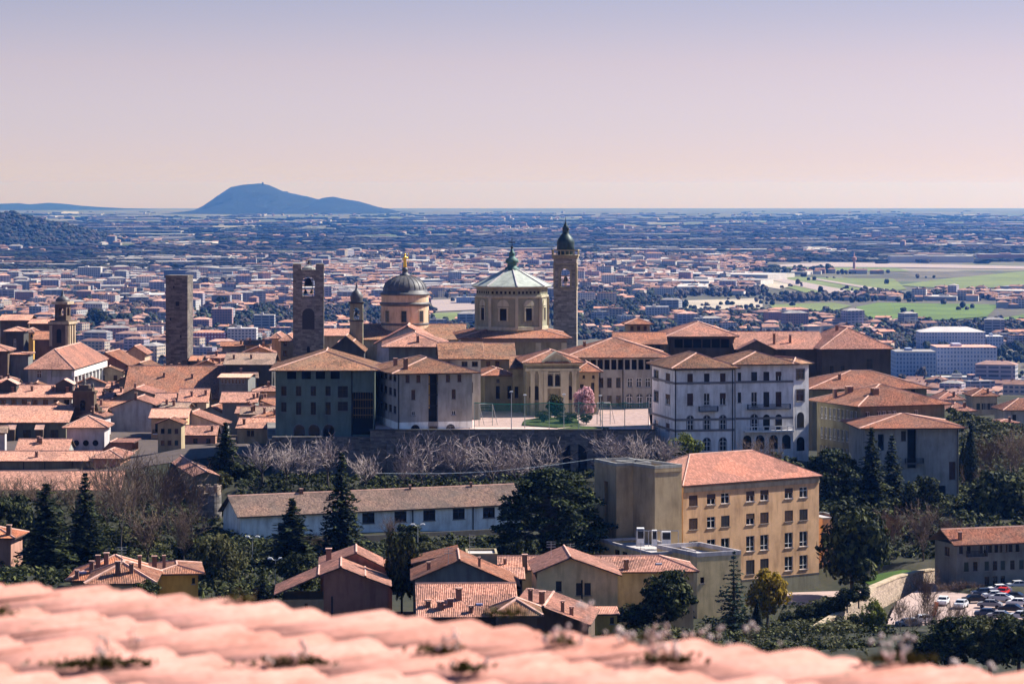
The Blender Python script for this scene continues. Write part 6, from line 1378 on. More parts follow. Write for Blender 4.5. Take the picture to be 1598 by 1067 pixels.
for a in ((1552, 934, 'silver', .1, 'silver car tucked behind the white hatchback'), (1590, 946, 'white', -.45, 'white car at the right edge between two dark cars'), (1594, 966, 'silver', -.4, 'silver car nearest the thicket at the right edge'), (1560, 966, 'grey', -.3, 'grey car at the near edge of the car park'), (1500, 948, 'silver', 1.2, 'silver car parked end-on beside the bare shrubs'), (1520, 940, 'black', .2, 'black car alone left of the middle car row'), (1560, 924, 'white', .15, 'white hatchback parked below the blue shaded house'), (1588, 918, 'silver', .2, 'silver car at the right edge, farthest row of the car park'), (1535, 930, 'navy', .1, 'dark blue car left of the white hatchback'), (1563, 938, 'silver', -.5, 'silver car in the middle of the car park'),
          (1583, 936, 'black', -.5, 'black car right of the middle silver car'), (1545, 948, 'grey', -.3, 'grey car with pale window shine in the nearer car row'), (1578, 955, 'black', -.4, 'large black car nearest the right edge'), (1540, 962, 'navy', -.2, 'dark car half hidden above the thicket'),
          (1472, 943, 'white', 1.3, 'white car seen end-on behind the thin bare tree'), (1440, 972, 'white', .2, 'white car beside the thin dark bare tree'), (1565, 929, 'red', 1.2, 'little red car between the parked rows'), (1418, 978, 'grey', .3, 'grey car at the left end of the car park')): car(*a)
bn = thing('orange_barrier', 'slanted orange barrier board standing in the car park', 'barrier', at_z(1456, 962, CPZ)); mb = MB(); mb.box(-.35, .35, -.1, .1, 0, 2.6, 0, Matrix.Rotation(.25, 4, 'Y')); mb.build('board', [flat('orange_paint', (.6, .16, .04), .6)], bn)
mb = MB(); mb.box(-.6, .6, -.3, .3, 0, .15); mb.build('foot', [GREYF], bn)
fn = thing('garden_fence', 'low wooden rail fence beside the curved stone wall', 'fence', P(1325, 1010, 480)); mb = MB()
for x in range(9): mb.box(x * .9 - 3.6, x * .9 - 3.5, -.05, .05, -1, 1.1)
mb.build('post', [SOFFIT], fn); mb = MB()
for z in (.5, 1.0): mb.box(-3.8, 3.8, -.1, -.055, z - .06, z + .06)
mb.build('rail', [PL['cream']], fn)
for x, y, Y, yt, l in ((430, 960, 520, 872, 'tall twin floodlight on a pole left of the pink house'), (652, 868, 560, 819, 'twin lamp post before the second window of the long low building'), (394, 880, 570, 838, 'twin lamp post beneath the left gable of the long low building')): lamp_mast(x, y, Y, (y - yt) / F * Y, l, True)
an = thing('antenna', 'roof antenna with short rods rising behind the grey gable house', 'antenna', P(733, 866, 500)); mb = MB(); mb.tube((0, 0, -1), (0, 0, 3.4), .05, .04, 5); mb.build('pole', [STEEL], an); mb = MB()
for z in (1.4, 2.2, 2.9, 3.3): mb.tube((-.1, 0, z), (.9, 0, z), .035, .035, 4)
mb.build('rod', [STEEL], an)
cb = MB(); prev = None
for i in range(25):
    f_ = i / 24; a = P(590, 738, 664); b_ = P(926, 716, 664); p = a.lerp(b_, f_) - Vector((0, 0, 1.2 * math.sin(math.pi * f_)))
    if prev is not None: cb.tube(prev, p, .07, .07, 4)
    prev = p
tag(cb.build('power_cable', [PL['palewhite']]), 'thin pale cable sagging across the bare trees below the rampart', 'cable')
gwl = thing('garden_wall', 'low dark garden wall along the foot of the long low white building', 'wall', (0, 0, 0)); mb = MB()
a, b_ = P(560, 838, 617), P(800, 826, 640); d = (b_ - a).normalized(); n_ = Vector((-d.y, d.x, 0)) * .3
zt_ = [a.z + .3, b_.z + .3]; v = [Vector((p.x + s_ * n_.x, p.y + s_ * n_.y, z)) for p, zz_ in ((a, zt_[0]), (b_, zt_[1])) for z in (zz_ - 6, zz_) for s_ in (-1, 1)]
mb.idx(v, ((0, 4, 6, 2), (1, 3, 7, 5), (2, 6, 7, 3), (0, 2, 3, 1), (4, 5, 7, 6))); mb.build('masonry', [PL['dark']], gwl)
# ------------------------------------------------------------------ the plain: fields, airport, town, woods, hills
random.seed(17)
def Gs(name, l, mat, dz): return sheet(name, [G(x, y) + Vector((0, 0, dz)) for x, y in l], mat)
GRASS = flat('far_meadow', (0.085, 0.13, 0.02), .95, 0, .25, .012); GRASS2 = flat('far_pale_meadow', (0.125, 0.15, 0.045), .95, 0, .2, .01); DRY = flat('far_dry_field', (0.36, 0.30, 0.24), .95, 0, .2, .008)
CONC = flat('far_runway', (0.30, 0.235, 0.22), .9, 0, .08, .01); SOIL = flat('far_ploughed_field', (0.24, 0.18, 0.14), .95, 0, .2, .01)
Gs('meadow', [(1195, 439), (1215, 432), (1395, 436), (1415, 452), (1330, 462), (1255, 457)], GRASS2, 1.0)
Gs('runway', [(1196, 436), (1215, 434), (1340, 457), (1300, 460)], CONC, 1.4)
Gs('taxiway', [(1262, 436), (1268, 435), (1420, 459), (1408, 461)], CONC, 1.8)
Gs('meadow', [(1400, 446), (1470, 436), (1598, 424), (1640, 424), (1640, 444), (1500, 452)], GRASS2, 1.0)
Gs('runway', [(1200, 414), (1300, 410), (1640, 417), (1640, 421), (1400, 418), (1210, 417)], CONC, 1.2)
Gs('meadow', [(1200, 417.5), (1400, 418.5), (1420, 424), (1210, 424)], GRASS2, 1.0)
Gs('meadow', [(1335, 480), (1370, 473), (1560, 476), (1540, 495), (1430, 503), (1360, 500)], GRASS, 1.0)
Gs('meadow', [(1548, 500), (1640, 484), (1640, 504), (1570, 505)], GRASS, 1.0)
Gs('meadow', [(1200, 476), (1300, 473), (1330, 478), (1300, 486), (1210, 486)], GRASS2, 1.0)
Gs('ploughed_field', [(1180, 446), (1196, 437), (1240, 446), (1216, 452)], DRY, 1.1)
Gs('ploughed_field', [(1060, 470), (1190, 466), (1190, 482), (1070, 485)], DRY, 1.0)
Gs('ploughed_field', [(900, 466), (1000, 463), (1010, 480), (905, 482)], DRY, 1.0)
Gs('yard', [(672, 469), (745, 466), (748, 484), (676, 487)], CONC, 1.0)
Gs('yard', [(672, 490), (720, 488), (720, 500), (676, 503)], GRASS2, 1.0)
Gs('highway', [(-40, 394.2), (900, 392), (1640, 386), (1640, 386.9), (900, 393), (-40, 395.2)], CONC, 1.0)
Gs('highway', [(900, 382), (1070, 385), (1070, 387), (900, 385)], CONC, 1.3)
for i in range(150):
    y = 334 + 70 * random.random() ** 1.3; x = random.uniform(-30, 1620); wd = random.uniform(14, 90); h_ = random.uniform(.5, 2.2) * (y - 322) / 50; sk = random.uniform(-10, 10)
    Gs('field', [(x, y), (x + wd, y - random.uniform(0, .3)), (x + wd + sk, y + h_), (x + sk, y + h_)], random.choice((GRASS, GRASS2, GRASS, DRY, SOIL, SOIL)), .6)
# wooded hills
FOREST, nt, b = M('hill_forest', .95); p = pos(nt)
nt.links.new(ramp(nt, noise(nt, .02, 8, p, .75), [(.3, (.002, .005, .004)), (.48, (.005, .010, .008)), (.58, (.010, .015, .010)), (.8, (.03, .028, .018))]), b.inputs['Base Color']); bump(nt, b, noise(nt, .03, 6, p, .7), .8, 30)
def ridge(name, prof, Y, deep, yb, seed, rough=.12):
    """a hill whose skyline passes through the pixels of prof at distance Y, falling to the plain before and behind"""
    rnd = random.Random(seed); xs = [q[0] for q in prof]; n = 110; m = 26; vs = []; fs = []
    from mathutils import noise as mn
    for j in range(m + 1):
        v = j / m * 2 - 1; yy = Y + v * deep
        for i in range(n + 1):
            x = xs[0] + (xs[-1] - xs[0]) * i / n
            for (a, b), (c, d) in zip(prof, prof[1:]):
                if a <= x <= c: y = b + (d - b) * (x - a) / (c - a); break
            X = (x - CX) / F * Y; top = (HY - y) / F * Y; base = plain_z(yy) - 6; f = max(0, 1 - abs(v)) ** .85
            q = mn.fractal(Vector((X / deep * 2.4 + seed, yy / deep * 2.4, 0)), .8, 2.1, 6)
            z = base + (top - base) * f * (1 + rough * q * (1 - f) * 3 + rough * .12 * q)
            vs.append((X + rough * deep * .6 * q * (1 - f), yy, max(base, z)))
    for j in range(m):
        for i in range(n): a = j * (n + 1) + i; fs.append((a, a + 1, a + n + 2, a + n + 1))
    mb = MB(); mb.idx(vs, fs); return tag(mb.build(name, FOREST, smooth=True), kind='structure')
ridge('mountain', [(296, 334), (310, 327), (325, 318), (345, 302), (360, 292), (380, 288), (405, 285), (420, 287.5), (440, 297), (460, 303), (478, 306), (497, 311), (505, 308.5), (520, 307), (540, 311), (560, 314), (580, 320), (600, 326), (618, 333)], 25000, 2200, 334, 3, .35)
ridge('distant_hill', [(-60, 316), (0, 318), (30, 317), (45, 319), (75, 316.5), (100, 318), (125, 321), (160, 323.5), (200, 326), (250, 328), (310, 331)], 33000, 2400, 332, 8, .08)
WH = ridge('wooded_hill', [(-160, 352), (-60, 338), (0, 334), (20, 333), (45, 340), (70, 347), (95, 350), (120, 357), (150, 368), (175, 380)], 9400, 900, 385, 5)
pl = P(410, 287, 24950); tr = thing('summit_tower', 'tiny chapel tower on the top of the blue mountain', 'tower', pl); mb = MB(); mb.box(-7, 7, -7, 7, -10, 8); mb.build('shaft', [PL['dark']], tr); mb = MB(); mb.lathe([(6, 8), (4, 12), (.5, 15)], 8); mb.build('spire', [PL['dark']], tr)
# materials of the lower town
WALLS = [flat('town_wall_' + n, c, .9, 0, .1, .05) for n, c in (('white', (.50, .45, .44)), ('pale', (.33, .29, .28)), ('cream', (.42, .31, .24)), ('rose', (.42, .23, .21)), ('grey', (.33, .31, .32)), ('maroon', (.26, .11, .12)))]
TROOF = [flat('town_roof_' + n, c, .9, 0, .3, .15) for n, c in (('terracotta', (.46, .22, .15)), ('pink', (.52, .29, .23)), ('brown', (.30, .15, .11)), ('grey', (.25, .225, .225)))]
def banded(name, c, dark=(.05, .06, .08), sx=3.2, sz=3.1, bal=.5):
    m, nt, b = M(name, .7); uv = node(nt, 'ShaderNodeUVMap').outputs[0]
    br = node(nt, 'ShaderNodeTexBrick'); nt.links.new(uv, br.inputs[0]); br.offset = 0; br.inputs['Scale'].default_value = 1; br.inputs['Brick Width'].default_value = sx; br.inputs['Row Height'].default_value = sz
    br.inputs['Mortar Size'].default_value = .75; br.inputs['Mortar Smooth'].default_value = 0
    br.inputs['Color1'].default_value = (*dark, 1); br.inputs['Color2'].default_value = (*sc3(dark, 2.2), 1); br.inputs['Mortar'].default_value = (*c, 1)
    nt.links.new(br.outputs[0], b.inputs[0]); return m
BAND = [banded('flat_block_' + n, c, sx=s) for n, c, s in (('white', (.46, .43, .42), 3.6), ('rose', (.34, .19, .18), 3.2), ('grey', (.33, .31, .33), 9), ('cream', (.42, .34, .27), 4.2), ('violet', (.34, .29, .34), 5))]
def block_mesh(w_, d, h, kind, rise=2.0, over=.5):
    """0 wall, 1 roof; walls carry UV metres"""
    mb = MB(); x, y = w_ / 2, d / 2
    for a, b, L_ in (((-x, -y), (x, -y), w_), ((x, -y), (x, y), d), ((x, y), (-x, y), w_), ((-x, y), (-x, -y), d)):
        mb.face([(*a, -4), (*b, -4), (*b, h), (*a, h)], 0, [(0, -4), (L_, -4), (L_, h), (0, h)])
    if kind == 'flat':
        mb.box(-x - .1, x + .1, -y - .1, y + .1, h + .003, h + .6, 1); mb.box(-x * .4, -x * .1, -y * .4, y * .3, h + .603, h + 3, 0)
    else:
        o = over; fs, _ = hip_faces(-x - o, x + o, -y - o, y + o, h, rise, kind == 'gable', kind == 'gable')
        for f in fs:
            if (Vector(f[1]) - Vector(f[0])).cross(Vector(f[2]) - Vector(f[0])).z < 0: f = list(reversed(f))
            mb.face(f, 1)
        mb.face([(-x - o, -y - o, h), (-x - o, y + o, h), (x + o, y + o, h), (x + o, -y - o, h)], 1)
        mb.box(x * .3, x * .3 + .9, -.45, .45, h + rise * .5, h + rise + 1.0, 1)
    return mb
def skyline(x):
    for (a, b), (c, d) in zip(SKY, SKY[1:]):
        if a <= x <= c: return b + (d - b) * (x - a) / (c - a)
    return 500
SKY = [(-200, 478), (0, 492), (60, 498), (85, 530), (130, 556), (200, 566), (300, 572), (420, 566), (455, 530), (510, 525), (590, 515), (672, 520), (740, 520), (745, 478), (855, 478), (890, 530), (960, 530), (980, 512), (1030, 520), (1150, 524), (1310, 520), (1394, 560), (1400, 600), (1470, 640), (1600, 640), (1800, 640)]
HM = []
rnd = random.Random(99)
for i in range(10): w_, d, h = rnd.uniform(12, 20), rnd.uniform(10, 14), rnd.uniform(5.5, 9.5); HM.append((block_mesh(w_, d, h, rnd.choice(['hip', 'hip', 'gable']), rnd.uniform(1.8, 2.8)), w_))
AM = []
for i in range(8): w_, d, h = rnd.uniform(16, 34), rnd.uniform(11, 15), rnd.uniform(9, 22); AM.append((block_mesh(w_, d, h, rnd.choice(['flat', 'hip', 'hip', 'flat']), 2.5), w_))
HME = [m.mesh('house', [rnd.choice(WALLS[:5]), rnd.choice(TROOF[:3])]) for m, _ in HM for _ in range(2)]
AME = [m.mesh('block', [rnd.choice(BAND), rnd.choice(TROOF)]) for m, _ in AM for _ in range(2)]
HL = 'small terracotta roofed house in the hazy lower town beyond the old hill town'; AL = 'apartment block with rows of windows in the hazy lower town'
used = []
def free(p, r):
    for q in used:
        if (q[0] - p.x) ** 2 + ((q[1] - p.y)) ** 2 < (q[2] + r) ** 2: return False
    return True
OPEN = [(1190, 428, 1430, 463), (1395, 422, 1640, 453), (1330, 470, 1560, 504), (1545, 482, 1640, 506), (1060, 464, 1190, 486), (670, 464, 748, 504), (1195, 409, 1640, 424), (1195, 470, 1330, 487), (1180, 434, 1250, 455), (1390, 545, 1640, 604)]
def blocked(x, y): return any(a - 4 < x < c + 4 and b < y < d + 2 for a, b, c, d in OPEN)
# landmark blocks that can be told apart
def landmark(name, label, cat, x0, x1, y, h, d, wall, roof, kind='flat', rz=0, rise=2.5):
    a, b = G(x0, y), G(x1, y); m = block_mesh(b.x - a.x, d, h, kind, rise); c = (a + b) / 2 + Vector((0, d / 2, 0)); used.append((c.x, c.y, (b.x - a.x) / 2))
    t = thing(name, label, cat, c, rz); me = m
    w_ = MB(); r_ = MB()
    for f, mi, k in zip(m.f, m.m, range(len(m.f))):
        pass
    i = 0
    for f, mi in zip(m.f, m.m):
        uv = m.uv[i:i + len(f)]; i += len(f); (w_ if mi == 0 else r_).face([m.v[q] for q in f], 0, uv)
    w_.build('wall', [wall], t); r_.build('roof', [roof], t); return t
landmark('long_warehouse', 'long bright white warehouse directly behind the plain stone tower', 'warehouse', 205, 262, 470, 9, 60, WALLS[0], WALLS[0]); landmark('long_warehouse', 'low white warehouse left of the plain stone tower, nearest the tower', 'warehouse', 148, 206, 471, 6, 40, WALLS[0], WALLS[0])
landmark('long_warehouse', 'white warehouse strip right of the plain stone tower', 'warehouse', 300, 370, 472, 8, 50, WALLS[0], TROOF[3]); landmark('dark_hall', 'long dark blue hall roof left of the plain stone tower', 'warehouse', 140, 215, 462, 8, 50, WALLS[4], TROOF[3])
landmark('round_block', 'broad white tower block standing alone at the upper left of the lower town', 'building', 121, 157, 440, 26, 25, BAND[0], WALLS[0]); landmark('dark_office', 'dark office slab to the right above the plain stone tower', 'building', 256, 308, 441, 22, 20, banded('dark_curtain_wall', (.10, .12, .18), (.03, .05, .09)), TROOF[3]); landmark('dark_office', 'second dark office slab, further right than the one above the plain stone tower', 'building', 328, 362, 440, 18, 20, bpy.data.materials['dark_curtain_wall'], TROOF[3])
landmark('maroon_block', 'maroon apartment block with white balconies right beside the plain stone tower', 'building', 300, 352, 546, 18, 18, banded('maroon_balconies', (.30, .10, .13), (.40, .33, .36)), TROOF[0], 'hip'); landmark('white_flats', 'white flats with arched parapet between the two big stone towers', 'building', 355, 400, 546, 22, 20, BAND[0], WALLS[0]); landmark('grey_flats', 'wide grey flats right of the white ones between the two stone towers', 'building', 396, 428, 522, 22, 18, BAND[2], WALLS[1]); landmark('rose_flats', 'rose flats behind the white flats, between the two stone towers', 'building', 330, 362, 514, 24, 18, BAND[1], TROOF[1])
landmark('blue_glass_hall', 'low blue glass fronted hall right of the lead dome', 'building', 712, 746, 474, 9, 30, banded('blue_glass_wall', (.20, .28, .42), (.05, .10, .22)), TROOF[3]); landmark('white_highrise', 'pair of white flats left of the loggia house roof', 'building', 1008, 1044, 500, 17, 18, BAND[0], WALLS[0]); landmark('rose_highrise', 'rose flats peeping over the right end of the loggia house roof', 'building', 1200, 1262, 500, 14, 18, BAND[1], TROOF[0], 'hip')
LB = banded('lilac_office', (.50, .47, .55), (.10, .13, .22), 3.0, 3.6); LB2 = banded('blue_office', (.32, .36, .48), (.05, .08, .16), 3.0, 3.6)
landmark('office_block', 'big lilac office block with four window rows right of the brick hall', 'building', 1462, 1556, 584, 24, 46, LB, TROOF[1]); landmark('office_block', 'blue shaded office wing between the brick hall and the big lilac block', 'building', 1398, 1461, 588, 22, 40, LB2, TROOF[3]); landmark('office_block', 'long office block with low white hip roof behind the big lilac block', 'building', 1436, 1538, 545, 18, 34, LB, WALLS[0], 'hip', 0, 5); landmark('office_block', 'low office block at the right end behind the big lilac block', 'building', 1540, 1566, 545, 13, 30, LB2, WALLS[0])
landmark('station_hall', 'long pale flat hall below the big lilac block', 'building', 1456, 1560, 598, 5, 14, WALLS[4], WALLS[0]); landmark('station_hall', 'pale flat hall strip at the right edge below the lilac block', 'building', 1570, 1660, 602, 5, 14, WALLS[1], WALLS[0]); landmark('terminal_hall', 'long white airport hall beyond the runway at the right', 'building', 1390, 1520, 410, 14, 60, WALLS[0], TROOF[3]); landmark('terminal_hall', 'second airport hall at the far right beyond the runway', 'building', 1530, 1640, 408, 16, 60, WALLS[3], TROOF[3])
cr = thing('control_tower', 'slim airport control tower mast near the runway', 'tower', G(1333, 424)); mb = MB(); mb.lathe([(3, 0), (2.4, 22), (5, 24), (5, 29), (2, 30), (.3, 40)], 10); mb.build('shaft', [WALLS[3]], cr)
nh = na = 0
for i in range(20000):
    if nh >= 200 and na >= 90: break
    x = rnd.uniform(-30, 1625); ym = skyline(x); y = rnd.uniform(440, min(ym - 1, 640))
    if ym < 445: continue
    if blocked(x, y): continue
    p = G(x, y); big = rnd.random() < (.5 if x < 460 else .3)
    if x > 1050 and y < 505 and rnd.random() < .35: continue
    if big and na < 90:
        j = rnd.randrange(len(AME)); r = AM[j // 2][1] * .5
        if not free(p, r): continue
        o = link('apartment_block', AME[j], None, p, rnd.uniform(-.5, .5)); tag(o, AL, 'building', 'apartment blocks of the hazy lower town'); na += 1
    elif nh < 200:
        j = rnd.randrange(len(HME)); r = HM[j // 2][1] * .55
        if not free(p, r): continue
        o = link('town_house_far', HME[j], None, p, rnd.uniform(-.7, .7)); o.name = 'valley_house'; tag(o, HL, 'house', 'small terracotta roofed houses of the hazy lower town'); nh += 1
    else: continue
    used.append((p.x, p.y, r))
print('town', nh, na)
def merge_into(mb, src, M_, mi0):
    n = len(mb.v); mb.v.extend([tuple(M_ @ Vector(v)) for v in src.v]); mb.f.extend([tuple(i + n for i in f) for f in src.f]); mb.m.extend([mi0[q] for q in src.m]); mb.uv.extend(src.uv); mb.any_uv = True
far = MB(); nm = 0
FW = [flat('plain_wall_' + n, c, .9, 0, .1, .05) for n, c in (('white', (.42, .38, .37)), ('pale', (.28, .25, .24)), ('cream', (.28, .21, .17)), ('rose', (.22, .13, .12)), ('grey', (.20, .19, .2)))]
FR = [flat('plain_roof_' + n, c, .9, 0, .3, .1) for n, c in (('terracotta', (.27, .14, .10)), ('pink', (.31, .18, .145)), ('brown', (.18, .095, .075)))]
ALLM = FW + FR + BAND + [FW[0], FW[1]]
for i in range(60000):
    if nm >= 5200: break
    x = rnd.uniform(-40, 1640); ym = skyline(x); t_ = rnd.random(); y = 331 + (min(ym, 640) - 331) * t_ ** .8
    if blocked(x, y): continue
    p = G(x, y); q = math.sin(p.x * .0021 + 1.3) * math.sin(p.y * .0011 + .4) + .5 * math.sin(p.x * .006) * math.sin(p.y * .0037)
    if q < (.6 if y < 400 else (.32 if y < 430 else -.25)) + rnd.uniform(-.4, .4): continue
    if y > 455 and not free(p, 7): continue
    big = rnd.random(); a = rnd.uniform(-.6, .6)
    if big < .035 and y < 470:
        s_ = block_mesh(rnd.uniform(60, 220), rnd.uniform(40, 90), rnd.uniform(6, 11), 'flat'); idx = (rnd.choice((0, 1, 13)), rnd.choice((13, 13, 14, 14)))
    elif big < .10: s_ = rnd.choice(AM)[0]; idx = (8 + rnd.randrange(5), 5 + rnd.randrange(3) if rnd.random() < .6 else 14)
    else: s_ = rnd.choice(HM)[0]; idx = (rnd.randrange(5), 5 + rnd.randrange(3))
    sc = rnd.uniform(.75, 1.15) if y > 400 else rnd.uniform(.9, 1.35); a = .5 * math.sin(p.x * .0031 + p.y * .0017) + rnd.choice((0, 0, 0, 1.571)) + rnd.uniform(-.06, .06)
    merge_into(far, s_, Matrix.Translation(p) @ Matrix.Rotation(a, 4, 'Z') @ Matrix.Scale(sc, 4), idx); nm += 1
    if y > 455: used.append((p.x, p.y, 9))
for i in range(170):
    x = rnd.uniform(-30, 1630); y = 334 + 100 * rnd.random() ** 1.2
    if blocked(x, y): continue
    s_ = block_mesh(rnd.uniform(60, 420) * (1.4 if y < 365 else 1), rnd.uniform(30, 70), rnd.uniform(5, 9), 'flat'); merge_into(far, s_, Matrix.Translation(G(x, y)) @ Matrix.Rotation(rnd.uniform(-.12, .12), 4, 'Z'), (rnd.choice((0, 1, 1, 2)), rnd.choice((13, 13, 14, 5))))
tag(far.build('distant_town', ALLM), kind='stuff'); print('far', nm)
# woods and garden trees of the plain as one mass each
import bmesh
def blob(seed, sub=2):
    bm = bmesh.new(); bmesh.ops.create_icosphere(bm, subdivisions=sub, radius=1); r = random.Random(seed)
    for v in bm.verts: v.co *= r.uniform(.72, 1.22)
    vs = [tuple(v.co) for v in bm.verts]; fs = [tuple(v.index for v in f.verts) for f in bm.faces]; bm.free(); return vs, fs
BLOBS = [blob(i) for i in range(6)]
def clump(mb, p, r, h, sx=1.0):
    vs, fs = rnd.choice(BLOBS); n = len(mb.v); a = rnd.uniform(0, 6.28); c, s_ = math.cos(a), math.sin(a)
    mb.v.extend([(p.x + r * sx * (x * c - y * s_), p.y + r * (x * s_ + y * c), p.z + h * .5 + h * .55 * z) for x, y, z in vs]); mb.f.extend([tuple(i + n for i in f) for f in fs]); mb.m.extend([0] * len(fs)); mb.uv.extend([(0, 0)] * (3 * len(fs)))
def far_leaf(name, c, k):
    m, nt, b = M(name, .9); p = pos(nt)
    nt.links.new(ramp(nt, noise(nt, .35, 4, p, .7), [(.3, sc3(c, .5)), (.5, c), (.7, sc3(c, k))]), b.inputs[0]); bump(nt, b, noise(nt, .5, 3, p), .8, 1.0); return m
FT = (far_leaf('far_evergreen', (.012, .019, .011), 1.7), far_leaf('far_bare_wood', (.052, .040, .036), 1.6), far_leaf('far_spring_wood', (.05, .06, .022), 1.6))
masses = [MB(), MB(), MB()]
for i in range(20000):
    x = rnd.uniform(-40, 1640); ym = skyline(x); t_ = rnd.random(); y = 330 + (min(ym, 640) - 330) * t_ ** .75
    if blocked(x, y) and rnd.random() < .97: continue
    if y < 395 and rnd.random() < .5: continue
    p = G(x, y); q_ = math.sin(p.x * .0021 + 1.3) * math.sin(p.y * .0011 + .4) + .5 * math.sin(p.x * .006) * math.sin(p.y * .0037)
    if q_ > rnd.uniform(-.3, .9): continue
    k = rnd.choices((0, 1, 2), (.5, .42, .08))[0]
    if y > 440 and not free(p, 2): continue
    for _ in range(rnd.choice((1, 2, 3)) if y > 420 else rnd.choice((2, 3, 5))):
        q = p + Vector((rnd.uniform(-14, 14), rnd.uniform(-6, 6), 0)) * (1 if y > 420 else 2); r = rnd.uniform(2.0, 4.6) * (1 if y > 400 else 1.5); clump(masses[k], q, r, r * rnd.uniform(1.3, 2.3)) if y > 425 else clump(masses[k], q, r * .9, rnd.uniform(4, 9), rnd.uniform(1.5, 7))
# hedgerows: lines of trees along the fields
for i in range(260):
    y = 336 + 110 * rnd.random(); x = rnd.uniform(-40, 1600); p = G(x, y); L_ = rnd.uniform(150, 900); a = rnd.uniform(-.25, .25) if rnd.random() < .8 else rnd.uniform(.8, 1.4); k = rnd.choices((0, 1, 2), (.45, .45, .1))[0]
    n_ = int(L_ / 14)
    for j in range(n_):
        q = p + Vector((math.cos(a), math.sin(a) * 1.5, 0)) * (j * 14 + rnd.uniform(-5, 5)); yy = HY - plain_z(q.y) * F / q.y; xx = CX + q.x / q.y * F
        if blocked(xx, yy) or rnd.random() < .12: continue
        q.z = plain_z(q.y); r = rnd.uniform(3, 6) * (1 if y > 400 else 1.3); clump(masses[k], q, r, r * rnd.uniform(1.2, 1.9), 1 if y > 425 else rnd.uniform(1.5, 4))
hv = [v.co for v in WH.data.vertices if v.co.z > plain_z(v.co.y) + 4]
for i in range(2600): v = rnd.choice(hv); clump(masses[rnd.choice((0, 0, 1))], v + Vector((rnd.uniform(-12, 12), rnd.uniform(-30, 30), -3)), rnd.uniform(5, 11), rnd.uniform(7, 13))
# tree belts seen in the photograph
for x0, y0, x1, y1, k, n_, s_ in ((900, 408, 1090, 404, 1, 200, 9), (540, 408, 720, 400, 1, 160, 9), (1230, 470, 1400, 462, 1, 110, 7), (1050, 462, 1200, 456, 1, 60, 7), (1400, 516, 1600, 512, 1, 120, 6), (1400, 510, 1600, 508, 0, 60, 6), (1170, 430, 1300, 424, 0, 80, 8), (900, 492, 1000, 488, 0, 40, 6), (1340, 468, 1480, 462, 0, 70, 6), (120, 520, 220, 500, 0, 60, 8), (140, 500, 240, 480, 1, 60, 8), (310, 475, 370, 478, 0, 20, 6), (120, 478, 170, 466, 0, 30, 7), (1420, 540, 1600, 560, 0, 30, 5), (1570, 520, 1620, 590, 0, 40, 5), (280, 452, 400, 445, 1, 50, 10)):
    for j in range(n_):
        f_ = rnd.random(); x, y = x0 + (x1 - x0) * f_, y0 + (y1 - y0) * f_ + rnd.gauss(0, 1.2); q = G(x, y); r = s_ * rnd.uniform(.6, 1.2); clump(masses[k], q, r * .7, r * 1.5)
for mb, n_, m_ in zip(masses, ('distant_evergreen_trees', 'distant_bare_woods', 'distant_spring_trees'), FT): tag(mb.build(n_, m_, smooth=False), kind='stuff')
for x, y, w_, l in ((1330, 503, 22, 'lone dark tree in the green meadow right of the brick hall roofs'), (150, 515, 34, 'large dark tree right of the baroque bell tower'), (345, 480, 18, 'dark pine right of the plain stone tower')):
    plant(DN[1], 'valley_tree', l, x, y, G(x, y).y, y - w_ * .95, w_, 9, 8.0)
# ------------------------------------------------------------------ foreground tiled roof (out of focus), a few metres from the lens
random.seed(41)
FGT, nt, b = M('sunlit_barrel_tile', .9); uv = node(nt, 'ShaderNodeUVMap').outputs[0]; p = pos(nt)
g_ = node(nt, 'ShaderNodeNewGeometry')
c1 = ramp(nt, g_.outputs['Random Per Island'], [(0, (.40, .175, .13)), (.4, (.46, .21, .16)), (.75, (.50, .235, .185)), (1, (.43, .195, .15))])
n1 = ramp(nt, noise(nt, 7, 7, p, .7), [(.3, (.60, .56, .52)), (.48, (.96, .96, .95)), (.7, (1.1, 1.1, 1.1))]); n2 = ramp(nt, noise(nt, 40, 5, p, .7), [(.35, (.8, .78, .75)), (.6, (1.05, 1.05, 1.05))])
c2 = mixc(nt, 1, mixc(nt, 1, c1, n1, 'MULTIPLY'), n2, 'MULTIPLY')
sp_ = ramp(nt, noise(nt, 16, 3, p, .5), [(.60, (0, 0, 0)), (.70, (.8, .8, .8))]); c3 = mixc(nt, sp_, c2, (.16, .12, .085))
nt.links.new(c3, b.inputs[0]); bump(nt, b, noise(nt, 30, 5, p), .4, .01)
E0 = P(-60, 915, 8.55); E1 = P(1660, 1075, 7.0)      # the eave line, from far left to near right
ev = (E1 - E0); ax = Vector((-.93, -.37, -.035)).normalized()   # tile columns run back from the eave towards the viewer's left
pitch = .150; n = int(ev.length / pitch) + 3
FR_ = thing('tiled_roof', 'nearest pale pink barrel tile roof with dry weeds, blurred across the bottom of the view', 'roof', E0)
up = ev.normalized().cross(ax); up = up if up.z > 0 else -up
u_ = up.cross(ax).normalized(); u_ = u_ if u_.dot(ev) > 0 else -u_
cov = MB(); pan = MB(); seg = .40; rnd = random.Random(4)
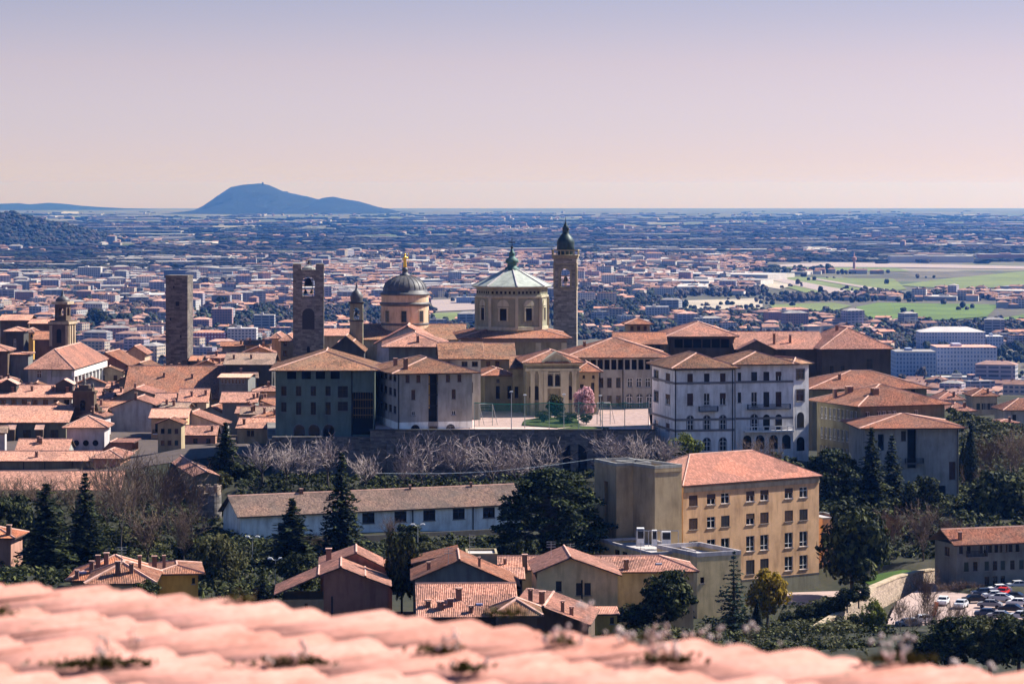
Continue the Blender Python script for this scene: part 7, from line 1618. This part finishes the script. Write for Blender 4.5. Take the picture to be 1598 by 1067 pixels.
def half(mb, o, a, L_, r0, r1, flip, t=.014, n_=9):
    """one tapered barrel tile, a half pipe with thickness"""
    ring = []
    for q, r in ((0, r0), (L_, r1)):
        for rr in (r, r - t):
            ring.append([o + a * q + u_ * (rr * math.cos(math.pi * k / n_)) + up * (rr * .2 * math.sin(math.pi * k / n_) * (-1 if flip else 1)) for k in range(n_ + 1)])
    vs = [v for g in ring for v in g]; m = n_ + 1; fs = []
    for k in range(n_):
        fs += [(k, k + 1, 2 * m + k + 1, 2 * m + k), (m + k + 1, m + k, 3 * m + k, 3 * m + k + 1), (k + 1, k, m + k, m + k + 1), (2 * m + k, 2 * m + k + 1, 3 * m + k + 1, 3 * m + k)]
    mb.idx(vs, fs)
for i in range(-14, n + 2):
    e = E0 + ev.normalized() * (i * pitch); st = rnd.uniform(-.03, .05)
    for j in range(10):
        w_ = rnd.uniform(-.006, .006)
        half(cov, e - ax * (st) + ax * (j * seg) + up * (.020 + j * .0 + rnd.uniform(-.004, .006)) + u_ * w_, (ax - up * .045).normalized(), seg + .09, .094, .080, False)
        half(pan, e + u_ * pitch * .5 - ax * (st + .02) + ax * (j * seg) + up * (.030 + rnd.uniform(-.003, .003)), (ax - up * .04).normalized(), seg + .09, .066, .082, True)
cv = cov.build('cover_tile', [FGT], FR_, True); pn = pan.build('pan_tile', [FGT], FR_, True)
for o_ in (cv, pn): o_.location = -E0; o_['kind'] = 'stuff'
mb = MB(); a = E0 - ev.normalized() * 2.2 + ax * .12; b2 = E1 + ev.normalized() * .4 + ax * .12
for s0, s1 in ((.06, .10),):
    pts = [a - up * s0, b2 - up * s0, b2 + ax * 4 - up * s0, a + ax * 4 - up * s0]
    mb.idx([q - E0 for q in pts] + [q - E0 - up * .08 for q in pts], ((0, 1, 2, 3), (7, 6, 5, 4), (0, 4, 5, 1), (1, 5, 6, 2), (2, 6, 7, 3), (3, 7, 4, 0)))
mb.build('roof_board', [SOFFIT], FR_)
mb = MB(); a = a + ax * .5 - up * .16; b2 = b2 + ax * .5 - up * .16; d_ = Vector((0, 0, -12)); nn = Vector((-ax.x, -ax.y, 0)).normalized() * -.4
mb.idx([q - E0 for q in (a, b2, b2 + d_, a + d_, a + nn, b2 + nn, b2 + nn + d_, a + nn + d_)], ((0, 1, 2, 3), (7, 6, 5, 4), (0, 4, 5, 1), (1, 5, 6, 2), (3, 2, 6, 7), (0, 3, 7, 4)))
mb.build('wall', [PL['beige']], FR_)
STRAW = flat('dry_straw', (.42, .30, .21), .9, 0, .2, 20); SEED = flat('pale_seed_head', (.62, .48, .42), .9, 0, .15, 30); MOSS = leaf('dark_moss', (.05, .045, .014), (.11, .09, .03))
RN = ev.normalized().cross(ax).normalized()
def on_roof(x, y):
    d = Vector(((x - CX) / F, 1, (HY - y) / F)); t = E0.dot(up) / d.dot(up); return d * t + up * .05
def weed(x, y, h, n_, moss, label, heads=True, sp=.05):
    o = on_roof(x, y); t = thing('dry_weed', label, 'weed', o); r = random.Random(int(x * 7 + y)); st = MB(); hd = MB()
    for i in range(n_):
        a = Vector((r.uniform(-sp, sp), r.uniform(-sp, sp), -.02)); q = a
        d = Vector((r.uniform(-.35, .35), r.uniform(-.3, .3), 1)).normalized(); hh = h * r.uniform(.25, .62)
        for k in range(4):
            e = q + d * hh / 4; st.tube(q, e, .0022, .0016, 4); d = (d + Vector((r.uniform(-.25, .25), r.uniform(-.25, .25), .05))).normalized()
            if k > 0:
                s_ = e + (d + rv(r) * .9).normalized() * hh * .22; st.tube(e, s_, .0013, .001, 3)
                if heads: hd.sphere(s_, r.uniform(.0025, .005), 6)
            q = e
        if heads: hd.sphere(q, r.uniform(.003, .006), 6)
    if n_: st.build('stem', [STRAW], t)
    if heads and n_: hd.build('seed_head', [SEED], t)
    if moss:
        ms = MB()
        for i in range(int(moss * 130)):
            c = Vector((r.gauss(0, sp * .8 * max(.5, moss)), r.gauss(0, sp * .2), abs(r.gauss(0, .008)) - .008)); leafquad(ms, c, (rv(r) + Vector((0, 0, .6))).normalized(), .010, r)
        ms.build('moss_tuft', [MOSS], t)
    return t
weed(180, 1056, .14, 7, 1.2, 'dry stalks rising from the widest dark moss tuft at the lower left'); weed(120, 1060, .05, 2, .9, 'dark moss tuft with short stub left of the dry stalks', False)
weed(452, 1056, .10, 5, 1.2, 'dark moss tuft with fine stalks at the bottom centre left'); weed(690, 1036, .09, 7, .7, 'low straw tuft on the middle of the blurred roof'); weed(878, 1022, .10, 8, .5, 'fan of dry straw on the roof below the ochre shed')
weed(1045, 1052, .15, 15, 1.0, 'tallest bunch of dry stalks with dark base, right of the roof centre'); weed(1000, 1018, .07, 4, .2, 'thin pair of straw stalks on a tile end'); weed(1413, 1052, .07, 5, 1.1, 'dark moss tuft with twigs at the lower right')
weed(788, 978, .02, 0, .7, 'flat dark moss patch on the tile edge below the mottled roof', False); weed(376, 956, .0, 0, .35, 'small brown moss speck high on the left of the tiles', False); weed(4, 974, 0, 0, .3, 'dark moss speck at the left picture edge', False)
weed(730, 1066, .05, 4, .6, 'low mossy straw tuft at the bottom edge centre')
# tall weeds standing in the gutter beyond the eave
def stalk(x, y, h, label, n_=5):
    o = P(x, y, 8.2 - (x / 1598) * .9); t = thing('flower_stalk', label, 'weed', o); r = random.Random(int(x)); st = MB(); hd = MB()
    for i in range(n_):
        q = Vector((r.uniform(-.05, .05), r.uniform(-.05, .05), -.25)); e = Vector((q.x + r.uniform(-.05, .05), q.y, (h - .06) * r.uniform(.5, 1))); st.tube(q, e, .002, .0015, 4)
        for k in range(3): c = e + rv(r) * .018; hd.sphere(c, r.uniform(.004, .008), 7)
    st.build('stem', [STRAW], t); hd.build('seed_head', [SEED], t)
stalk(985, 985, .04, 'pale blurred seed heads above the tile edge, left bunch', 6); stalk(1128, 982, .05, 'pale blurred seed heads above the tile edge, middle bunch'); stalk(1180, 996, .03, 'small pale seed heads right of the middle bunch', 3); stalk(1410, 1000, .06, 'blurred pale plume before the car park')
stalk(1510, 1035, .04, 'wide blurred seed head at the lower right thicket'); stalk(905, 935, .03, 'small blurred bud beside the beige gabled house', 2)
# ------------------------------------------------------------------ haze over the plain
hz, nt, b = M('air_haze'); nt.nodes.remove(b)
pv = node(nt, 'ShaderNodeVolumePrincipled'); pv.inputs['Color'].default_value = (.08, .27, .85, 1); pv.inputs['Density'].default_value = 4.6e-5; pv.inputs['Anisotropy'].default_value = 0.6; pv.inputs['Absorption Color'].default_value = (1, 1, 0, 1)
nt.links.new(pv.outputs[0], nt.nodes['Material Output'].inputs['Volume'])
mb = MB(); mb.box(-22000, 22000, -400, 64000, plain_z(62500) - 15, 60); h_ = tag(mb.build('haze', hz), kind='stuff')
